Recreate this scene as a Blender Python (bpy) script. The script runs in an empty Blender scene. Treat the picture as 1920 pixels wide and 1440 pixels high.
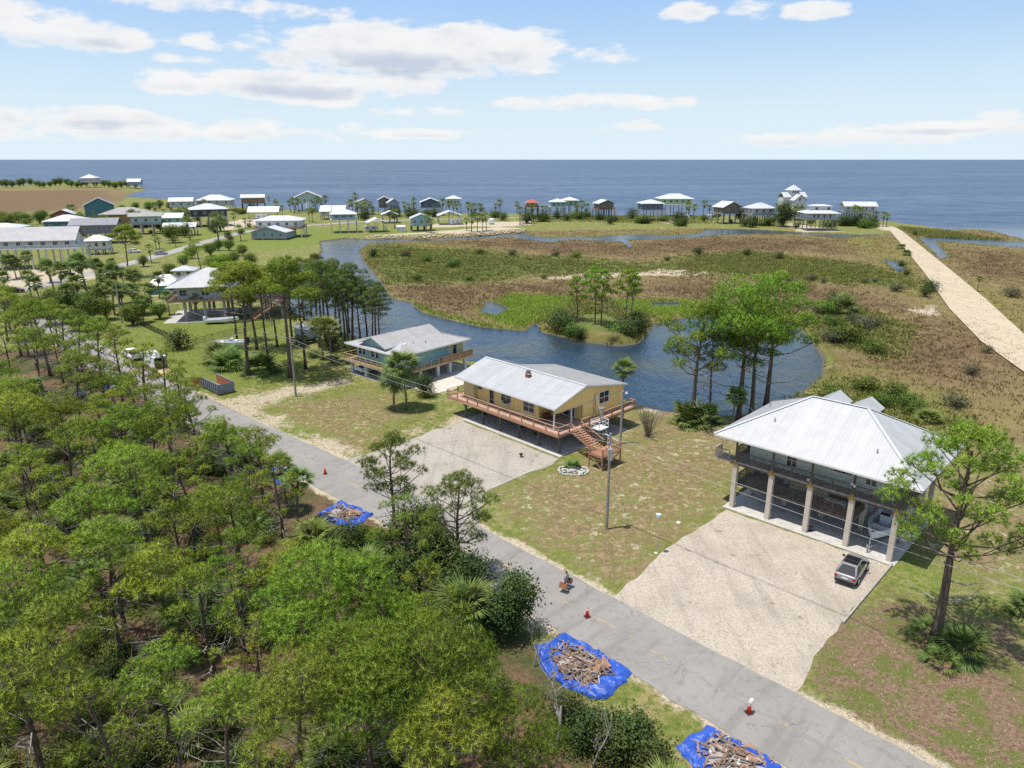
import bpy, bmesh, math, random
import numpy as np
from mathutils import Vector, Matrix
R = math.radians
rnd = random.Random(7)
S = bpy.context.scene
COL = S.collection
# ------------------------------------------------------------------ camera
FPX, CAMH = 1331.0, 35.0
PITCH = math.atan((720 - 298.5) / FPX)
cam = bpy.data.cameras.new('camera'); camo = bpy.data.objects.new('camera', cam); COL.objects.link(camo)
camo.location = (0, 0, CAMH); camo.rotation_euler = (R(90) - PITCH, 0, 0)
cam.sensor_width = 36.0; cam.lens = 36.0 * FPX / 1920.0
cam.clip_start = 0.5; cam.clip_end = 60000
S.camera = camo
for k_, v_ in (('max_bounces', 5), ('diffuse_bounces', 2), ('glossy_bounces', 2), ('transmission_bounces', 3), ('transparent_max_bounces', 4)): setattr(S.cycles, k_, v_)
S.cycles.use_denoising = False; S.cycles.use_adaptive_sampling = False
# ------------------------------------------------------------------ sun + sky
SUN_EL, SUN_AZ = R(75), R(16)          # travel direction of the shadows: SUN_AZ from +x towards +y
S.view_settings.view_transform = 'Standard'; S.view_settings.look = 'None'
S.view_settings.exposure = 0.45; S.view_settings.gamma = 1.0
S.view_settings.use_curve_mapping = False
sun = bpy.data.lights.new('sun', 'SUN'); suno = bpy.data.objects.new('sun', sun); COL.objects.link(suno)
sun.energy = 4.2; sun.angle = R(0.5); sun.color = (1.0, 0.95, 0.87)
sd = Vector((math.cos(SUN_AZ) * math.cos(SUN_EL), math.sin(SUN_AZ) * math.cos(SUN_EL), -math.sin(SUN_EL)))
suno.rotation_euler = sd.to_track_quat('-Z', 'Y').to_euler(); suno.location = (-40, -40, 120)

def px_dir(u, v):
    x = (u - 960) / FPX; y = (720 - v) / FPX
    return Vector((x, math.cos(PITCH) + y * math.sin(PITCH), -math.sin(PITCH) + y * math.cos(PITCH)))
def G(u, v, z=0.0):                     # pixel of the photograph -> point on the level z
    d = px_dir(u, v); t = (z - CAMH) / d.z
    return Vector((d.x * t, d.y * t, z))
def Zat(u, v, p):
    d = px_dir(u, v); return CAMH + d.z * math.hypot(p[0], p[1]) / math.hypot(d.x, d.y)

class NT:                               # tiny node-tree helper
    def __init__(s, nt): s.nt = nt; s.n = nt.nodes; s.l = nt.links
    def new(s, t, **k):
        n = s.n.new(t)
        for a, b in k.items():
            if a.startswith('i_'):
                key = a[2:]
                key = int(key) if key.isdigit() else key.replace('_', ' ')
                if hasattr(b, 'links') or isinstance(b, bpy.types.NodeSocket): s.l.new(b, n.inputs[key])
                else: n.inputs[key].default_value = b
            else: setattr(n, a, b)
        return n
    def put(s, n, i, v):
        if isinstance(v, bpy.types.NodeSocket): s.l.new(v, n.inputs[i])
        elif v is not None: n.inputs[i].default_value = v
    def math(s, op, a, b=None, c=None, clamp=False):
        n = s.n.new('ShaderNodeMath'); n.operation = op; n.use_clamp = clamp
        s.put(n, 0, a); s.put(n, 1, b); s.put(n, 2, c)
        return n.outputs[0]
    def mix(s, f, a, b, blend='MIX'):
        n = s.n.new('ShaderNodeMix'); n.data_type = 'RGBA'; n.blend_type = blend; n.clamp_factor = True
        s.put(n, 0, f)
        for i, v in ((6, a), (7, b)):
            if isinstance(v, bpy.types.NodeSocket): s.l.new(v, n.inputs[i])
            else: n.inputs[i].default_value = (v[0], v[1], v[2], 1)
        return n.outputs[2]
    def noise(s, vec, scale, detail=3, rough=0.55, dist=0.0):
        n = s.n.new('ShaderNodeTexNoise'); n.inputs['Scale'].default_value = scale
        n.inputs['Detail'].default_value = detail; n.inputs['Roughness'].default_value = rough
        n.inputs['Distortion'].default_value = dist
        if vec is not None: s.l.new(vec, n.inputs['Vector'])
        return n.outputs['Fac']
    def smooth(s, x, lo, hi, a=0.0, b=1.0):
        n = s.n.new('ShaderNodeMapRange'); n.interpolation_type = 'SMOOTHSTEP'
        s.put(n, 0, x); s.put(n, 1, lo); s.put(n, 2, hi); s.put(n, 3, a); s.put(n, 4, b)
        return n.outputs[0]

W = bpy.data.worlds.new('World'); S.world = W; W.use_nodes = True
def build_world():
    t = NT(W.node_tree); t.n.clear()
    out = t.new('ShaderNodeOutputWorld'); bg = t.new('ShaderNodeBackground')
    sky = t.new('ShaderNodeTexSky'); sky.sky_type = 'NISHITA'; sky.sun_disc = False
    sky.sun_elevation = SUN_EL; sky.sun_rotation = math.atan2(-sd.x, -sd.y)
    sky.air_density = 1.0; sky.dust_density = 0.6; sky.ozone_density = 1.6
    tc = t.new('ShaderNodeTexCoord'); sep = t.new('ShaderNodeSeparateXYZ'); t.l.new(tc.outputs['Generated'], sep.inputs[0])
    x, y, z = sep.outputs
    az = t.math('ARCTAN2', x, y); el = t.math('ARCSINE', z)
    comb = t.new('ShaderNodeCombineXYZ'); t.put(comb, 0, az); t.put(comb, 1, t.math('MULTIPLY', el, 2.6)); v = comb.outputs[0]
    n1 = t.noise(v, 10.0, 7, 0.60, 0.1)          # billows
    n0 = t.noise(v, 3.6, 3, 0.5)
    n2 = t.noise(v, 2.2, 3, 0.5)
    # the clouds of the picture as soft ellipses in azimuth / elevation; noise gives their outline
    cl = [(110, 62, 150, 38, 1.0), (40, 22, 120, 22, .5), (760, 92, 350, 62, 1.35), (560, 158, 285, 33, 1.0), (470, 18, 240, 24, .85),
          (150, 222, 210, 22, .8), (330, 245, 330, 20, .45), (1100, 192, 190, 17, .9), (815, 210, 100, 13, .8), (1295, 25, 58, 24, 1.0),
          (1535, 18, 72, 20, 1.0), (1195, 238, 75, 16, .8), (1800, 238, 260, 17, .75), (1500, 262, 260, 13, .45), (1880, 216, 60, 12, .7),
          (385, 75, 42, 20, .7), (360, 112, 60, 10, .45), (820, 250, 160, 9, .4), (125, 140, 22, 5, .5), (1400, 20, 45, 18, .4)]
    def vm(op, a_, b_, c_=None):
        n = t.n.new('ShaderNodeVectorMath'); n.operation = op
        for i, q in enumerate((a_, b_, c_)):
            if isinstance(q, bpy.types.NodeSocket): t.l.new(q, n.inputs[i])
            elif q is not None: n.inputs[i].default_value = q
        return n
    ae = t.new('ShaderNodeCombineXYZ'); t.put(ae, 0, az); t.put(ae, 1, el); ae = ae.outputs[0]
    dens = None; shade = None
    for k, (u, vv, a, b, st) in enumerate(cl):
        d = px_dir(u, vv).normalized(); d2 = px_dir(u + a, vv).normalized(); d3 = px_dir(u, vv - b).normalized()
        a0 = math.atan2(d.x, d.y); e0 = math.asin(d.z); ra = abs(math.atan2(d2.x, d2.y) - a0); rb = abs(math.asin(d3.z) - e0)
        q = vm('MULTIPLY_ADD', ae, (1 / ra, 1 / rb, 0), (-a0 / ra, -e0 / rb, 0)).outputs[0]
        r = t.math('MULTIPLY_ADD', vm('DOT_PRODUCT', q, q).outputs['Value'], -st, st)
        dens = r if dens is None else t.math('MAXIMUM', dens, r)
        if a > 140:                                   # thick, lower side of the larger clouds is their shaded side
            s_ = t.math('MULTIPLY', t.math('MAXIMUM', r, 0.0), vm('DOT_PRODUCT', q, (0, -1, 0)).outputs['Value'])
            shade = s_ if shade is None else t.math('MAXIMUM', shade, s_)
    # elsewhere the same broken cumulus cover goes on
    off = t.smooth(t.math('ABSOLUTE', az), 0.70, 0.95); up = t.smooth(el, 0.26, 0.42); els = t.math('MAXIMUM', off, up)
    gen = t.math('MULTIPLY', t.math('SUBTRACT', t.math('MULTIPLY', n2, 5.0), 2.75), els)
    gen = t.math('SUBTRACT', gen, t.math('MULTIPLY', t.math('SUBTRACT', 1.0, els), 3.0))
    dens = t.math('MAXIMUM', dens, gen)
    f = t.math('ADD', dens, t.math('ADD', t.math('MULTIPLY', t.math('SUBTRACT', n1, 0.5), 5.0), t.math('MULTIPLY', t.math('SUBTRACT', n0, 0.5), 2.2)))
    alpha = t.math('MULTIPLY', t.smooth(f, -0.12, 0.62), t.smooth(el, 0.0, 0.03))
    n3 = t.noise(v, 14.0, 5, 0.5)
    sh = t.math('MULTIPLY', t.smooth(t.math('ADD', shade, t.math('MULTIPLY', t.math('SUBTRACT', n3, 0.5), 0.9)), -0.12, 0.45), t.smooth(f, 0.1, 1.2))
    ccol = t.mix(sh, (6.9, 6.85, 6.8), (4.2, 4.7, 5.5))
    hz = t.smooth(el, 0.0, 0.16)
    skc = t.mix(hz, (5.3, 6.3, 6.9), sky.outputs[0])
    skc = t.mix(0.62, skc, t.mix(t.smooth(el, 0.0, 0.26), (5.5, 6.5, 7.1), (2.6, 4.6, 7.8)))
    skc = t.mix(t.smooth(el, 0.3, 1.2), skc, sky.outputs[0])
    allc = t.mix(t.math('MULTIPLY', alpha, 0.93), skc, ccol)
    t.l.new(allc, bg.inputs[0]); bg.inputs[1].default_value = 0.10
    t.l.new(bg.outputs[0], out.inputs[0])
build_world()
W.cycles.sampling_method = 'MANUAL'; W.cycles.sample_map_resolution = 256

# ------------------------------------------------------------------ mesh + object helpers
class MB:
    def __init__(s): s.v = []; s.f = []
    def add(s, vs, fs):
        o = len(s.v); s.v.extend([tuple(p) for p in vs]); s.f.extend([tuple(i + o for i in f) for f in fs]); return s
    def box(s, x0, x1, y0, y1, z0, z1):
        return s.add([(x0, y0, z0), (x1, y0, z0), (x1, y1, z0), (x0, y1, z0), (x0, y0, z1), (x1, y0, z1), (x1, y1, z1), (x0, y1, z1)],
              [(0, 3, 2, 1), (4, 5, 6, 7), (0, 1, 5, 4), (1, 2, 6, 5), (2, 3, 7, 6), (3, 0, 4, 7)])
    def bar(s, p0, p1, w, h, up=(0, 0, 1)):
        p0 = Vector(p0); p1 = Vector(p1); d = (p1 - p0).normalized(); up = Vector(up)
        if abs(d.dot(up)) > .98: up = Vector((1, 0, 0))
        x = d.cross(up).normalized() * w / 2; y = x.cross(d).normalized() * h / 2
        vs = [p + a * x + b * y for p in (p0, p1) for a, b in ((-1, -1), (1, -1), (1, 1), (-1, 1))]
        return s.add(vs, [(0, 3, 2, 1), (4, 5, 6, 7), (0, 1, 5, 4), (1, 2, 6, 5), (2, 3, 7, 6), (3, 0, 4, 7)])
    def tube(s, pts, rs, n=6, cap=True):
        pts = [Vector(p) for p in pts]; o = len(s.v); m = len(pts)
        ref = Vector((0.3, 1, 0.2))
        for i, p in enumerate(pts):
            d = (pts[min(i + 1, m - 1)] - pts[max(i - 1, 0)])
            d = d.normalized() if d.length > 1e-6 else Vector((0, 0, 1))
            a = d.cross(ref)
            if a.length < .05: a = d.cross(Vector((1, 0, 0)))
            a.normalize(); b = d.cross(a)
            for k in range(n):
                t = 2 * math.pi * k / n; s.v.append(tuple(p + (a * math.cos(t) + b * math.sin(t)) * rs[i]))
        for i in range(m - 1):
            for k in range(n):
                k2 = (k + 1) % n
                s.f.append((o + i * n + k, o + i * n + k2, o + (i + 1) * n + k2, o + (i + 1) * n + k))
        if cap:
            s.f.append(tuple(o + k for k in reversed(range(n)))); s.f.append(tuple(o + (m - 1) * n + k for k in range(n)))
        return s
    def cyl(s, p0, p1, r0, r1=None, n=10): return s.tube([p0, p1], [r0, r0 if r1 is None else r1], n)
    def prism(s, poly, z0, z1):
        n = len(poly); a = sum(poly[i][0] * poly[(i + 1) % n][1] - poly[(i + 1) % n][0] * poly[i][1] for i in range(n))
        if a < 0: poly = poly[::-1]
        o = [(p[0], p[1], z0) for p in poly] + [(p[0], p[1], z1) for p in poly]
        return s.add(o, [tuple(reversed(range(n))), tuple(range(n, 2 * n))] + [(i, (i + 1) % n, n + (i + 1) % n, n + i) for i in range(n)])
    def slab(s, poly3, th):                       # coplanar polygon thickened along its normal (downwards)
        P = [Vector(p) for p in poly3]; n = len(P)
        nn = Vector((0, 0, 0))
        for i in range(n): nn += (P[i] - P[0]).cross(P[(i + 1) % n] - P[0])
        nn.normalize()
        if nn.z < 0: P = P[::-1]; nn = -nn
        vs = P + [p - nn * th for p in P]
        return s.add(vs, [tuple(range(n)), tuple(reversed(range(n, 2 * n)))] + [((i + 1) % n, i, n + i, n + (i + 1) % n) for i in range(n)])
    def mesh(s, name, mat=None, smooth=False):
        me = bpy.data.meshes.new(name); me.from_pydata(s.v, [], s.f)
        if mat is not None: me.materials.append(mat)
        if smooth: me.polygons.foreach_set('use_smooth', [True] * len(me.polygons))
        me.update(); return me
    def build(s, name, mat, parent=None, loc=None, rz=0, smooth=False):
        return obj(name, s.mesh(name, mat, smooth), parent, loc, rz)
def obj(name, me, parent=None, loc=None, rz=0):
    o = bpy.data.objects.new(name, me); COL.objects.link(o)
    if parent is not None: o.parent = parent
    if loc is not None: o.location = loc
    if rz: o.rotation_euler = (0, 0, rz)
    return o
def tag(o, label=None, cat=None, group=None, kind=None):
    if label: o['label'] = label
    if cat: o['category'] = cat
    if group: o['group'] = group
    if kind: o['kind'] = kind
    return o
def thing(name, label, cat, loc=(0, 0, 0), rz=0, group=None):
    o = obj(name, None, None, loc, rz); o.empty_display_size = .3
    return tag(o, label, cat, group)
def copy_thing(src, loc, rz=0, sc=1.0, label=None, group=None):
    o = src.copy(); COL.objects.link(o); o.location = loc; o.rotation_euler = (0, 0, rz); o.scale = (sc, sc, sc) if not hasattr(sc, '__len__') else sc
    if label: o['label'] = label
    if group: o['group'] = group
    for c in list(src.children):
        k = c.copy(); COL.objects.link(k); k.parent = o
        for g in list(c.children):
            d = g.copy(); COL.objects.link(d); d.parent = k
    return o
MATS = {}
def mat(name, c1, c2=None, scale=4.0, rough=.7, metal=0.0, bump=0.0, bscale=None, spec=.4, rand=0.0, detail=4, stretch=None, trans=0.0, coat=0.0):
    if name in MATS: return MATS[name]
    m = bpy.data.materials.new(name); m.use_nodes = True; t = NT(m.node_tree); b = t.n['Principled BSDF']
    tc = t.new('ShaderNodeTexCoord'); vec = tc.outputs['Object']
    if stretch:
        mp = t.new('ShaderNodeMapping'); mp.inputs['Scale'].default_value = stretch; t.l.new(vec, mp.inputs[0]); vec = mp.outputs[0]
    col = None
    if c2 is not None:
        f = t.smooth(t.noise(vec, scale, detail, .6), .3, .7); col = t.mix(f, c1, c2)
    else: col = t.mix(0.0, c1, c1)
    if rand:
        oi = t.new('ShaderNodeObjectInfo'); hs = t.new('ShaderNodeHueSaturation')
        t.l.new(t.math('MULTIPLY_ADD', oi.outputs['Random'], 2 * rand, 1 - rand), hs.inputs['Value'])
        t.l.new(t.math('MULTIPLY_ADD', oi.outputs['Random'], .05 * rand, .5 - .025 * rand), hs.inputs['Hue'])
        t.l.new(col, hs.inputs['Color']); col = hs.outputs[0]
    t.l.new(col, b.inputs['Base Color'])
    b.inputs['Roughness'].default_value = rough; b.inputs['Metallic'].default_value = metal
    b.inputs['Specular IOR Level'].default_value = spec; b.inputs['Coat Weight'].default_value = coat
    if trans:
        out = t.n['Material Output']; tr = t.new('ShaderNodeBsdfTranslucent'); t.l.new(col, tr.inputs[0])
        ms = t.new('ShaderNodeMixShader'); ms.inputs[0].default_value = trans
        t.l.new(b.outputs[0], ms.inputs[1]); t.l.new(tr.outputs[0], ms.inputs[2]); t.l.new(ms.outputs[0], out.inputs[0])
    if bump:
        bp = t.new('ShaderNodeBump'); bp.inputs['Strength'].default_value = bump; bp.inputs['Distance'].default_value = .05
        t.l.new(t.noise(vec, bscale or scale * 4, 4), bp.inputs['Height']); t.l.new(bp.outputs[0], b.inputs['Normal'])
    MATS[name] = m; return m
# ------------------------------------------------------------------ ground sheet
def gp(pts, z=0.0): return np.array([(G(u, v, z).x, G(u, v, z).y) for u, v in pts])
def sdist(P, poly):                      # signed distance (inside positive)
    d = np.full(len(P), 1e9); inside = np.zeros(len(P), bool); n = len(poly)
    for i in range(n):
        a = poly[i]; b = poly[(i + 1) % n]; ab = b - a; L2 = float(ab @ ab)
        if L2 < 1e-9: continue
        t = np.clip(((P - a) @ ab) / L2, 0, 1); q = P - (a + t[:, None] * ab); d = np.minimum(d, np.einsum('ij,ij->i', q, q))
        c = ((a[1] > P[:, 1]) != (b[1] > P[:, 1]))
        with np.errstate(divide='ignore', invalid='ignore'):
            xi = (b[0] - a[0]) * (P[:, 1] - a[1]) / (b[1] - a[1]) + a[0]
        inside ^= c & (P[:, 0] < xi)
    d = np.sqrt(d); return np.where(inside, d, -d)
def soft(sd, w): return np.clip(sd / w * .5 + .5, 0, 1)
SHORE = [(-900, 349), (0, 347), (60, 345), (140, 338), (230, 340), (268, 352), (272, 356), (245, 364), (238, 368), (275, 371), (312, 372), (380, 380),
         (450, 388), (530, 393), (640, 396), (760, 398), (872, 399), (940, 401), (1150, 403), (1330, 403), (1450, 406), (1560, 409), (1649, 412), (1687, 417),
         (1784, 430), (1833, 428), (1870, 434), (1913, 445), (1960, 462), (2300, 540)]
LAGOON = [(600, 452), (650, 446), (700, 449), (790, 451), (690, 457), (672, 470), (684, 492), (715, 530), (735, 560), (768, 566), (790, 585), (835, 597),
          (900, 612), (985, 620), (1004, 605), (1015, 622), (1060, 632), (1110, 642), (1165, 648), (1200, 642), (1212, 628), (1228, 606), (1240, 604), (1280, 596),
          (1340, 588), (1420, 590), (1490, 605), (1525, 640), (1545, 672), (1540, 705), (1500, 738), (1440, 765), (1380, 780), (1300, 776), (1250, 772), (1215, 765),
          (1180, 752), (1120, 720), (1040, 690), (940, 680), (880, 678), (800, 662), (740, 650), (700, 640), (660, 628), (610, 612), (560, 590), (520, 570), (488, 545),
          (482, 520), (520, 505), (590, 490), (604, 470)]
CREEK = [(955, 439), (982, 435), (991, 440), (1011, 443), (1040, 445), (1070, 443), (1128, 444), (1142, 441), (1184, 439), (1271, 440), (1312, 437), (1325, 430), (1380, 429),
         (1420, 430), (1475, 433), (1575, 439), (1648, 439), (1640, 442), (1575, 445), (1487, 439), (1420, 438), (1345, 441), (1315, 444), (1271, 447), (1227, 448), (1176, 450),
         (1186, 462), (1181, 464), (1166, 453), (1099, 450), (1064, 450), (1045, 452), (1030, 455), (1011, 452), (982, 449), (959, 443)]
POOL1 = [(1657, 486), (1687, 490), (1694, 507), (1684, 510), (1671, 496)]
CREEK2 = [(1722, 444), (1784, 446), (1920, 452), (2100, 462), (2100, 476), (1920, 464), (1849, 459), (1752, 451), (1778, 481), (1766, 485), (1746, 465)]
POOL2 = [(900, 585), (915, 563), (940, 570), (955, 580), (930, 592)]
POOL3 = [(1215, 566), (1275, 565), (1272, 575), (1222, 574)]
DITCH = [(50, 742), (95, 733), (160, 726), (170, 748), (112, 764)]
INLET = [(690, 447), (820, 447), (960, 438), (962, 443), (880, 449), (790, 452)]
MARSH = [(600, 452), (690, 448), (985, 432), (1340, 427), (1650, 440), (1700, 425), (2700, 470), (3600, 1100), (1920, 835), (1760, 790), (1640, 748), (1545, 722), (1560, 670), (1500, 600), (1240, 650),
         (1040, 650), (980, 640), (760, 590), (650, 500)]
FARMARSH = [(-900, 356), (60, 352), (200, 352), (262, 360), (236, 372), (215, 384), (140, 396), (70, 398), (0, 410), (-900, 440)]
GREEN = [[(684, 470), (722, 457), (790, 463), (880, 468), (1000, 480), (1100, 481), (1180, 492), (1290, 492), (1300, 506), (1180, 510), (1000, 515), (880, 530), (760, 532), (715, 530), (690, 495)],
         [(1280, 480), (1400, 470), (1500, 482), (1600, 492), (1690, 512), (1720, 535), (1600, 532), (1480, 522), (1300, 512)],
         [(1540, 600), (1600, 580), (1680, 610), (1650, 660), (1560, 640)], [(1480, 745), (1600, 720), (1780, 790), (1760, 830), (1560, 770)],
         [(1690, 425), (1784, 434), (1900, 452), (1860, 455), (1740, 445)], [(1190, 590), (1100, 560), (1030, 590), (1040, 625), (1190, 640)],
         [(1030, 398), (1330, 398), (1330, 420), (1030, 415)]]
OLIVE = [[(1000, 440), (1300, 432), (1310, 436), (1180, 438), (1040, 443)], [(1560, 440), (1650, 446), (1720, 500), (1745, 570), (1690, 540), (1640, 480)], [(1760, 520), (1900, 560), (1920, 640), (1830, 590)],
         [(1545, 690), (1640, 690), (1760, 740), (1700, 770), (1540, 725)], [(700, 460), (800, 455), (960, 468), (800, 475)]]
BROWN = [[(735, 560), (760, 535), (900, 530), (1080, 530), (1090, 556), (960, 548), (920, 560), (895, 590), (790, 580)], [(1190, 535), (1350, 520), (1480, 530), (1600, 545), (1700, 580), (1500, 600), (1300, 560), (1200, 560)], [(790, 455), (1000, 447), (1170, 455), (1330, 445), (1560, 450), (1580, 470), (1400, 468), (1180, 478), (1000, 470)],
         [(1700, 640), (1760, 600), (1880, 640), (1900, 700), (1780, 720), (1650, 690), (1600, 690)], [(1800, 470), (1920, 480), (1920, 530), (1850, 510)], [(-300, 360), (190, 356), (230, 372), (150, 390), (0, 400), (-300, 420)]]
LIME = [[(928, 562), (960, 549), (1075, 556), (1065, 580), (1010, 602), (985, 616), (935, 602), (905, 592)], [(1150, 562), (1290, 560), (1300, 585), (1200, 590)], [(895, 612), (760, 565), (790, 580), (985, 620)]]
SAND = [[(1000, 521), (1100, 512), (1200, 508), (1240, 503), (1310, 507), (1385, 512), (1250, 516), (1180, 516), (1080, 523)], [(1705, 578), (1750, 572), (1764, 586), (1740, 590)],
        [(690, 442), (890, 436), (985, 428), (900, 424), (800, 427), (815, 420), (1000, 414), (990, 422)],
        [(0, 510), (60, 505), (130, 500), (200, 505), (190, 520), (110, 532), (60, 540), (0, 535)],
        [(410, 420), (470, 408), (520, 408), (450, 430), (400, 432)], [(1480, 418), (1590, 434), (1500, 434), (1480, 425)], [(1590, 412), (1670, 424), (1700, 436), (1660, 432)],
        [(1215, 408), (1290, 404), (1290, 412), (1250, 420)], [(425, 745), (520, 732), (640, 712), (700, 690), (690, 700), (560, 745), (480, 765), (430, 760)],
        [(395, 755), (480, 790), (640, 855), (660, 850), (560, 800), (430, 745)], [(880, 775), (800, 800), (770, 815), (860, 790)],
        [(1860, 655), (1900, 650), (1930, 665), (1900, 668)], [(1190, 755), (1240, 775), (1290, 782), (1230, 782)]]
DRY = [[(930, 915), (1150, 830), (1330, 790), (1440, 820), (1340, 930), (1250, 1030), (1160, 1100), (1000, 1010)], [(1660, 720), (1920, 700), (1920, 900), (1700, 800)],
       [(560, 800), (640, 850), (700, 835), (760, 790), (700, 730), (500, 760)], [(1180, 780), (1340, 780), (1330, 830), (1200, 840)], [(1620, 900), (1900, 880), (2100, 1100), (1800, 1080)]]
STRAW = [[(1200, 650), (1080, 648), (1085, 615), (1115, 590), (1150, 608), (1165, 632)], [(1500, 1290), (1580, 1170), (1680, 1110), (1900, 1180), (2000, 1300), (2000, 1500), (1740, 1440)], [(1215, 770), (1330, 760), (1350, 790), (1230, 800)]]
FOREST = [(-1500, 700), (150, 655), (390, 770), (600, 925), (840, 1030), (985, 1185), (1060, 1290), (1190, 1390), (1300, 1480), (1380, 1700), (-1500, 1700)]
# main road: straight, right edge through these pixels
RA, RB = G(1717, 1440), G(385, 746)
rd = Vector((RB.x - RA.x, RB.y - RA.y)).normalized(); rq = Vector((-rd.y, rd.x))   # rq points to the forest side
RWID = 6.5
def road_pt(s_, off): return Vector((RA.x, RA.y)) + rd * s_ + rq * (float(np.interp(s_, [-60, 0, 10, 25, 45, 62, 75, 85, 115, 138], [2.6, 2.3, 2.15, 1.8, 1.15, 1.5, 2.0, 2.6, 3.3, 4.5])) + off)
main_line_pts = [road_pt(-60 + 6 * i, 0) for i in range(28)]
xs = np.concatenate([np.array([-40000, -9000, -3000, -1500]), np.arange(-1000, -320, 9), np.arange(-320, -130, 2.2), np.arange(-130, 130, .85), np.arange(130, 330, 2.4), np.arange(330, 720, 9), np.array([1500, 3000, 9000, 40000])])
ys = np.concatenate([np.array([-3000, -600, -200, -100, -50]), np.arange(-25, 15, 4), np.arange(15, 140, .85), np.arange(140, 330, 1.5), np.arange(330, 620, 2.6), np.arange(620, 1250, 12), np.array([1300, 1500])])
XX, YY = np.meshgrid(xs, ys); PTS = np.stack([XX.ravel(), YY.ravel()], 1)
shore = gp(SHORE); sea_poly = np.vstack([shore, [[3e5, shore[-1][1] - 200], [3e5, 3e5], [-3e5, 3e5], [-3e5, shore[0][1]]]])
sd_sea = sdist(PTS, sea_poly)
sd_w = sd_sea.copy()
for pl in (LAGOON, CREEK, POOL1, CREEK2, POOL2, POOL3, DITCH, INLET): sd_w = np.maximum(sd_w, sdist(PTS, gp(pl, -.3)))
def field(polys, w): return soft(np.max([sdist(PTS, gp(p)) for p in polys], 0), w)
f_marsh = np.maximum(soft(sdist(PTS, gp(MARSH)), 5), soft(sdist(PTS, gp(FARMARSH)), 16))
f_green = field(GREEN, 16); f_lime = field(LIME, 6); f_sand = field(SAND, 5); f_dry = field(DRY, 9); f_straw = field(STRAW, 6)
rl = np.array([(q_.x, q_.y) for q_ in main_line_pts]); dr = np.full(len(PTS), 1e9)
for a_, b_ in zip(rl[:-1], rl[1:]):
    ab = b_ - a_; tt_ = np.clip(((PTS - a_) @ ab) / (ab @ ab), 0, 1); dr = np.minimum(dr, np.hypot(*(PTS - a_ - tt_[:, None] * ab).T))
f_sand = np.maximum(f_sand, np.clip(.78 - (dr - 3.25) * .42, 0, .72))
LUSH = [[(190, 640), (330, 575), (530, 600), (560, 690), (420, 745), (310, 700)], [(400, 420), (480, 425), (640, 430), (660, 445), (600, 460), (480, 470), (300, 480), (240, 500)], [(690, 430), (890, 428), (880, 436), (700, 442)], [(1150, 404), (1330, 405), (1320, 416), (1150, 414)], [(500, 790), (640, 760), (720, 790), (640, 850)], [(1660, 1100), (1720, 1000), (1900, 1000), (1920, 1090), (1760, 1110)], [(900, 920), (1000, 1000), (1150, 1090), (1230, 1040), (1100, 960), (980, 900)]]
ISLE = [(1042, 604), (1060, 630), (1110, 641), (1165, 647), (1200, 640), (1207, 615), (1150, 592), (1080, 592)]
f_lush = field(LUSH, 10); f_isle = np.clip(sdist(PTS, gp(ISLE)) / 5.0, 0, 1)
f_brown = field(BROWN, 34); f_olive = field(OLIVE, 22); f_forest = soft(sdist(PTS, gp(FOREST)), 3.0)
f_shore = soft(sd_w + 1.6, 3.0)
nz = np.sin(PTS[:, 0] * .21 + 1.3 * np.sin(PTS[:, 1] * .13)) * np.cos(PTS[:, 1] * .17 + 1.1 * np.sin(PTS[:, 0] * .09))
Z = nz * .07 * f_marsh - .22 * f_marsh
k = np.clip((sd_w + 1.0) / 3.2, 0, 1); k = k * k * (3 - 2 * k)
Z = Z * (1 - k) - 1.4 * k
Z += 1.5 * f_isle * f_isle * (3 - 2 * f_isle)
Z[sd_sea > 60] = -3
Z[(sd_sea > 0) & (np.abs(PTS[:, 0]) > 1200)] = -6
NX, NY = len(xs), len(ys)
me = bpy.data.meshes.new('ground'); me.vertices.add(NX * NY)
co = np.empty((NX * NY, 3), np.float32); co[:, :2] = PTS; co[:, 2] = Z; me.vertices.foreach_set('co', co.ravel())
ii = (np.arange(NY - 1)[:, None] * NX + np.arange(NX - 1)[None, :]).ravel()
quads = np.stack([ii, ii + 1, ii + 1 + NX, ii + NX], 1).astype(np.int32)
nq = len(quads); me.loops.add(nq * 4); me.polygons.add(nq)
me.loops.foreach_set('vertex_index', quads.ravel()); me.polygons.foreach_set('loop_start', np.arange(0, nq * 4, 4, dtype=np.int32)); me.polygons.foreach_set('loop_total', np.full(nq, 4, np.int32))
me.polygons.foreach_set('use_smooth', np.ones(nq, bool)); me.update(calc_edges=True)
for nm, chans in (('cov_a', (f_marsh, f_green, f_lime, f_forest)), ('cov_b', (f_sand, f_dry, f_straw, f_shore)), ('cov_c', (f_olive, f_brown, f_lush, f_olive))):
    at = me.attributes.new(nm, 'FLOAT_COLOR', 'POINT'); at.data.foreach_set('color', np.stack(chans, 1).astype(np.float32).ravel())
ground = tag(obj('ground', me), kind='structure')
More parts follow.
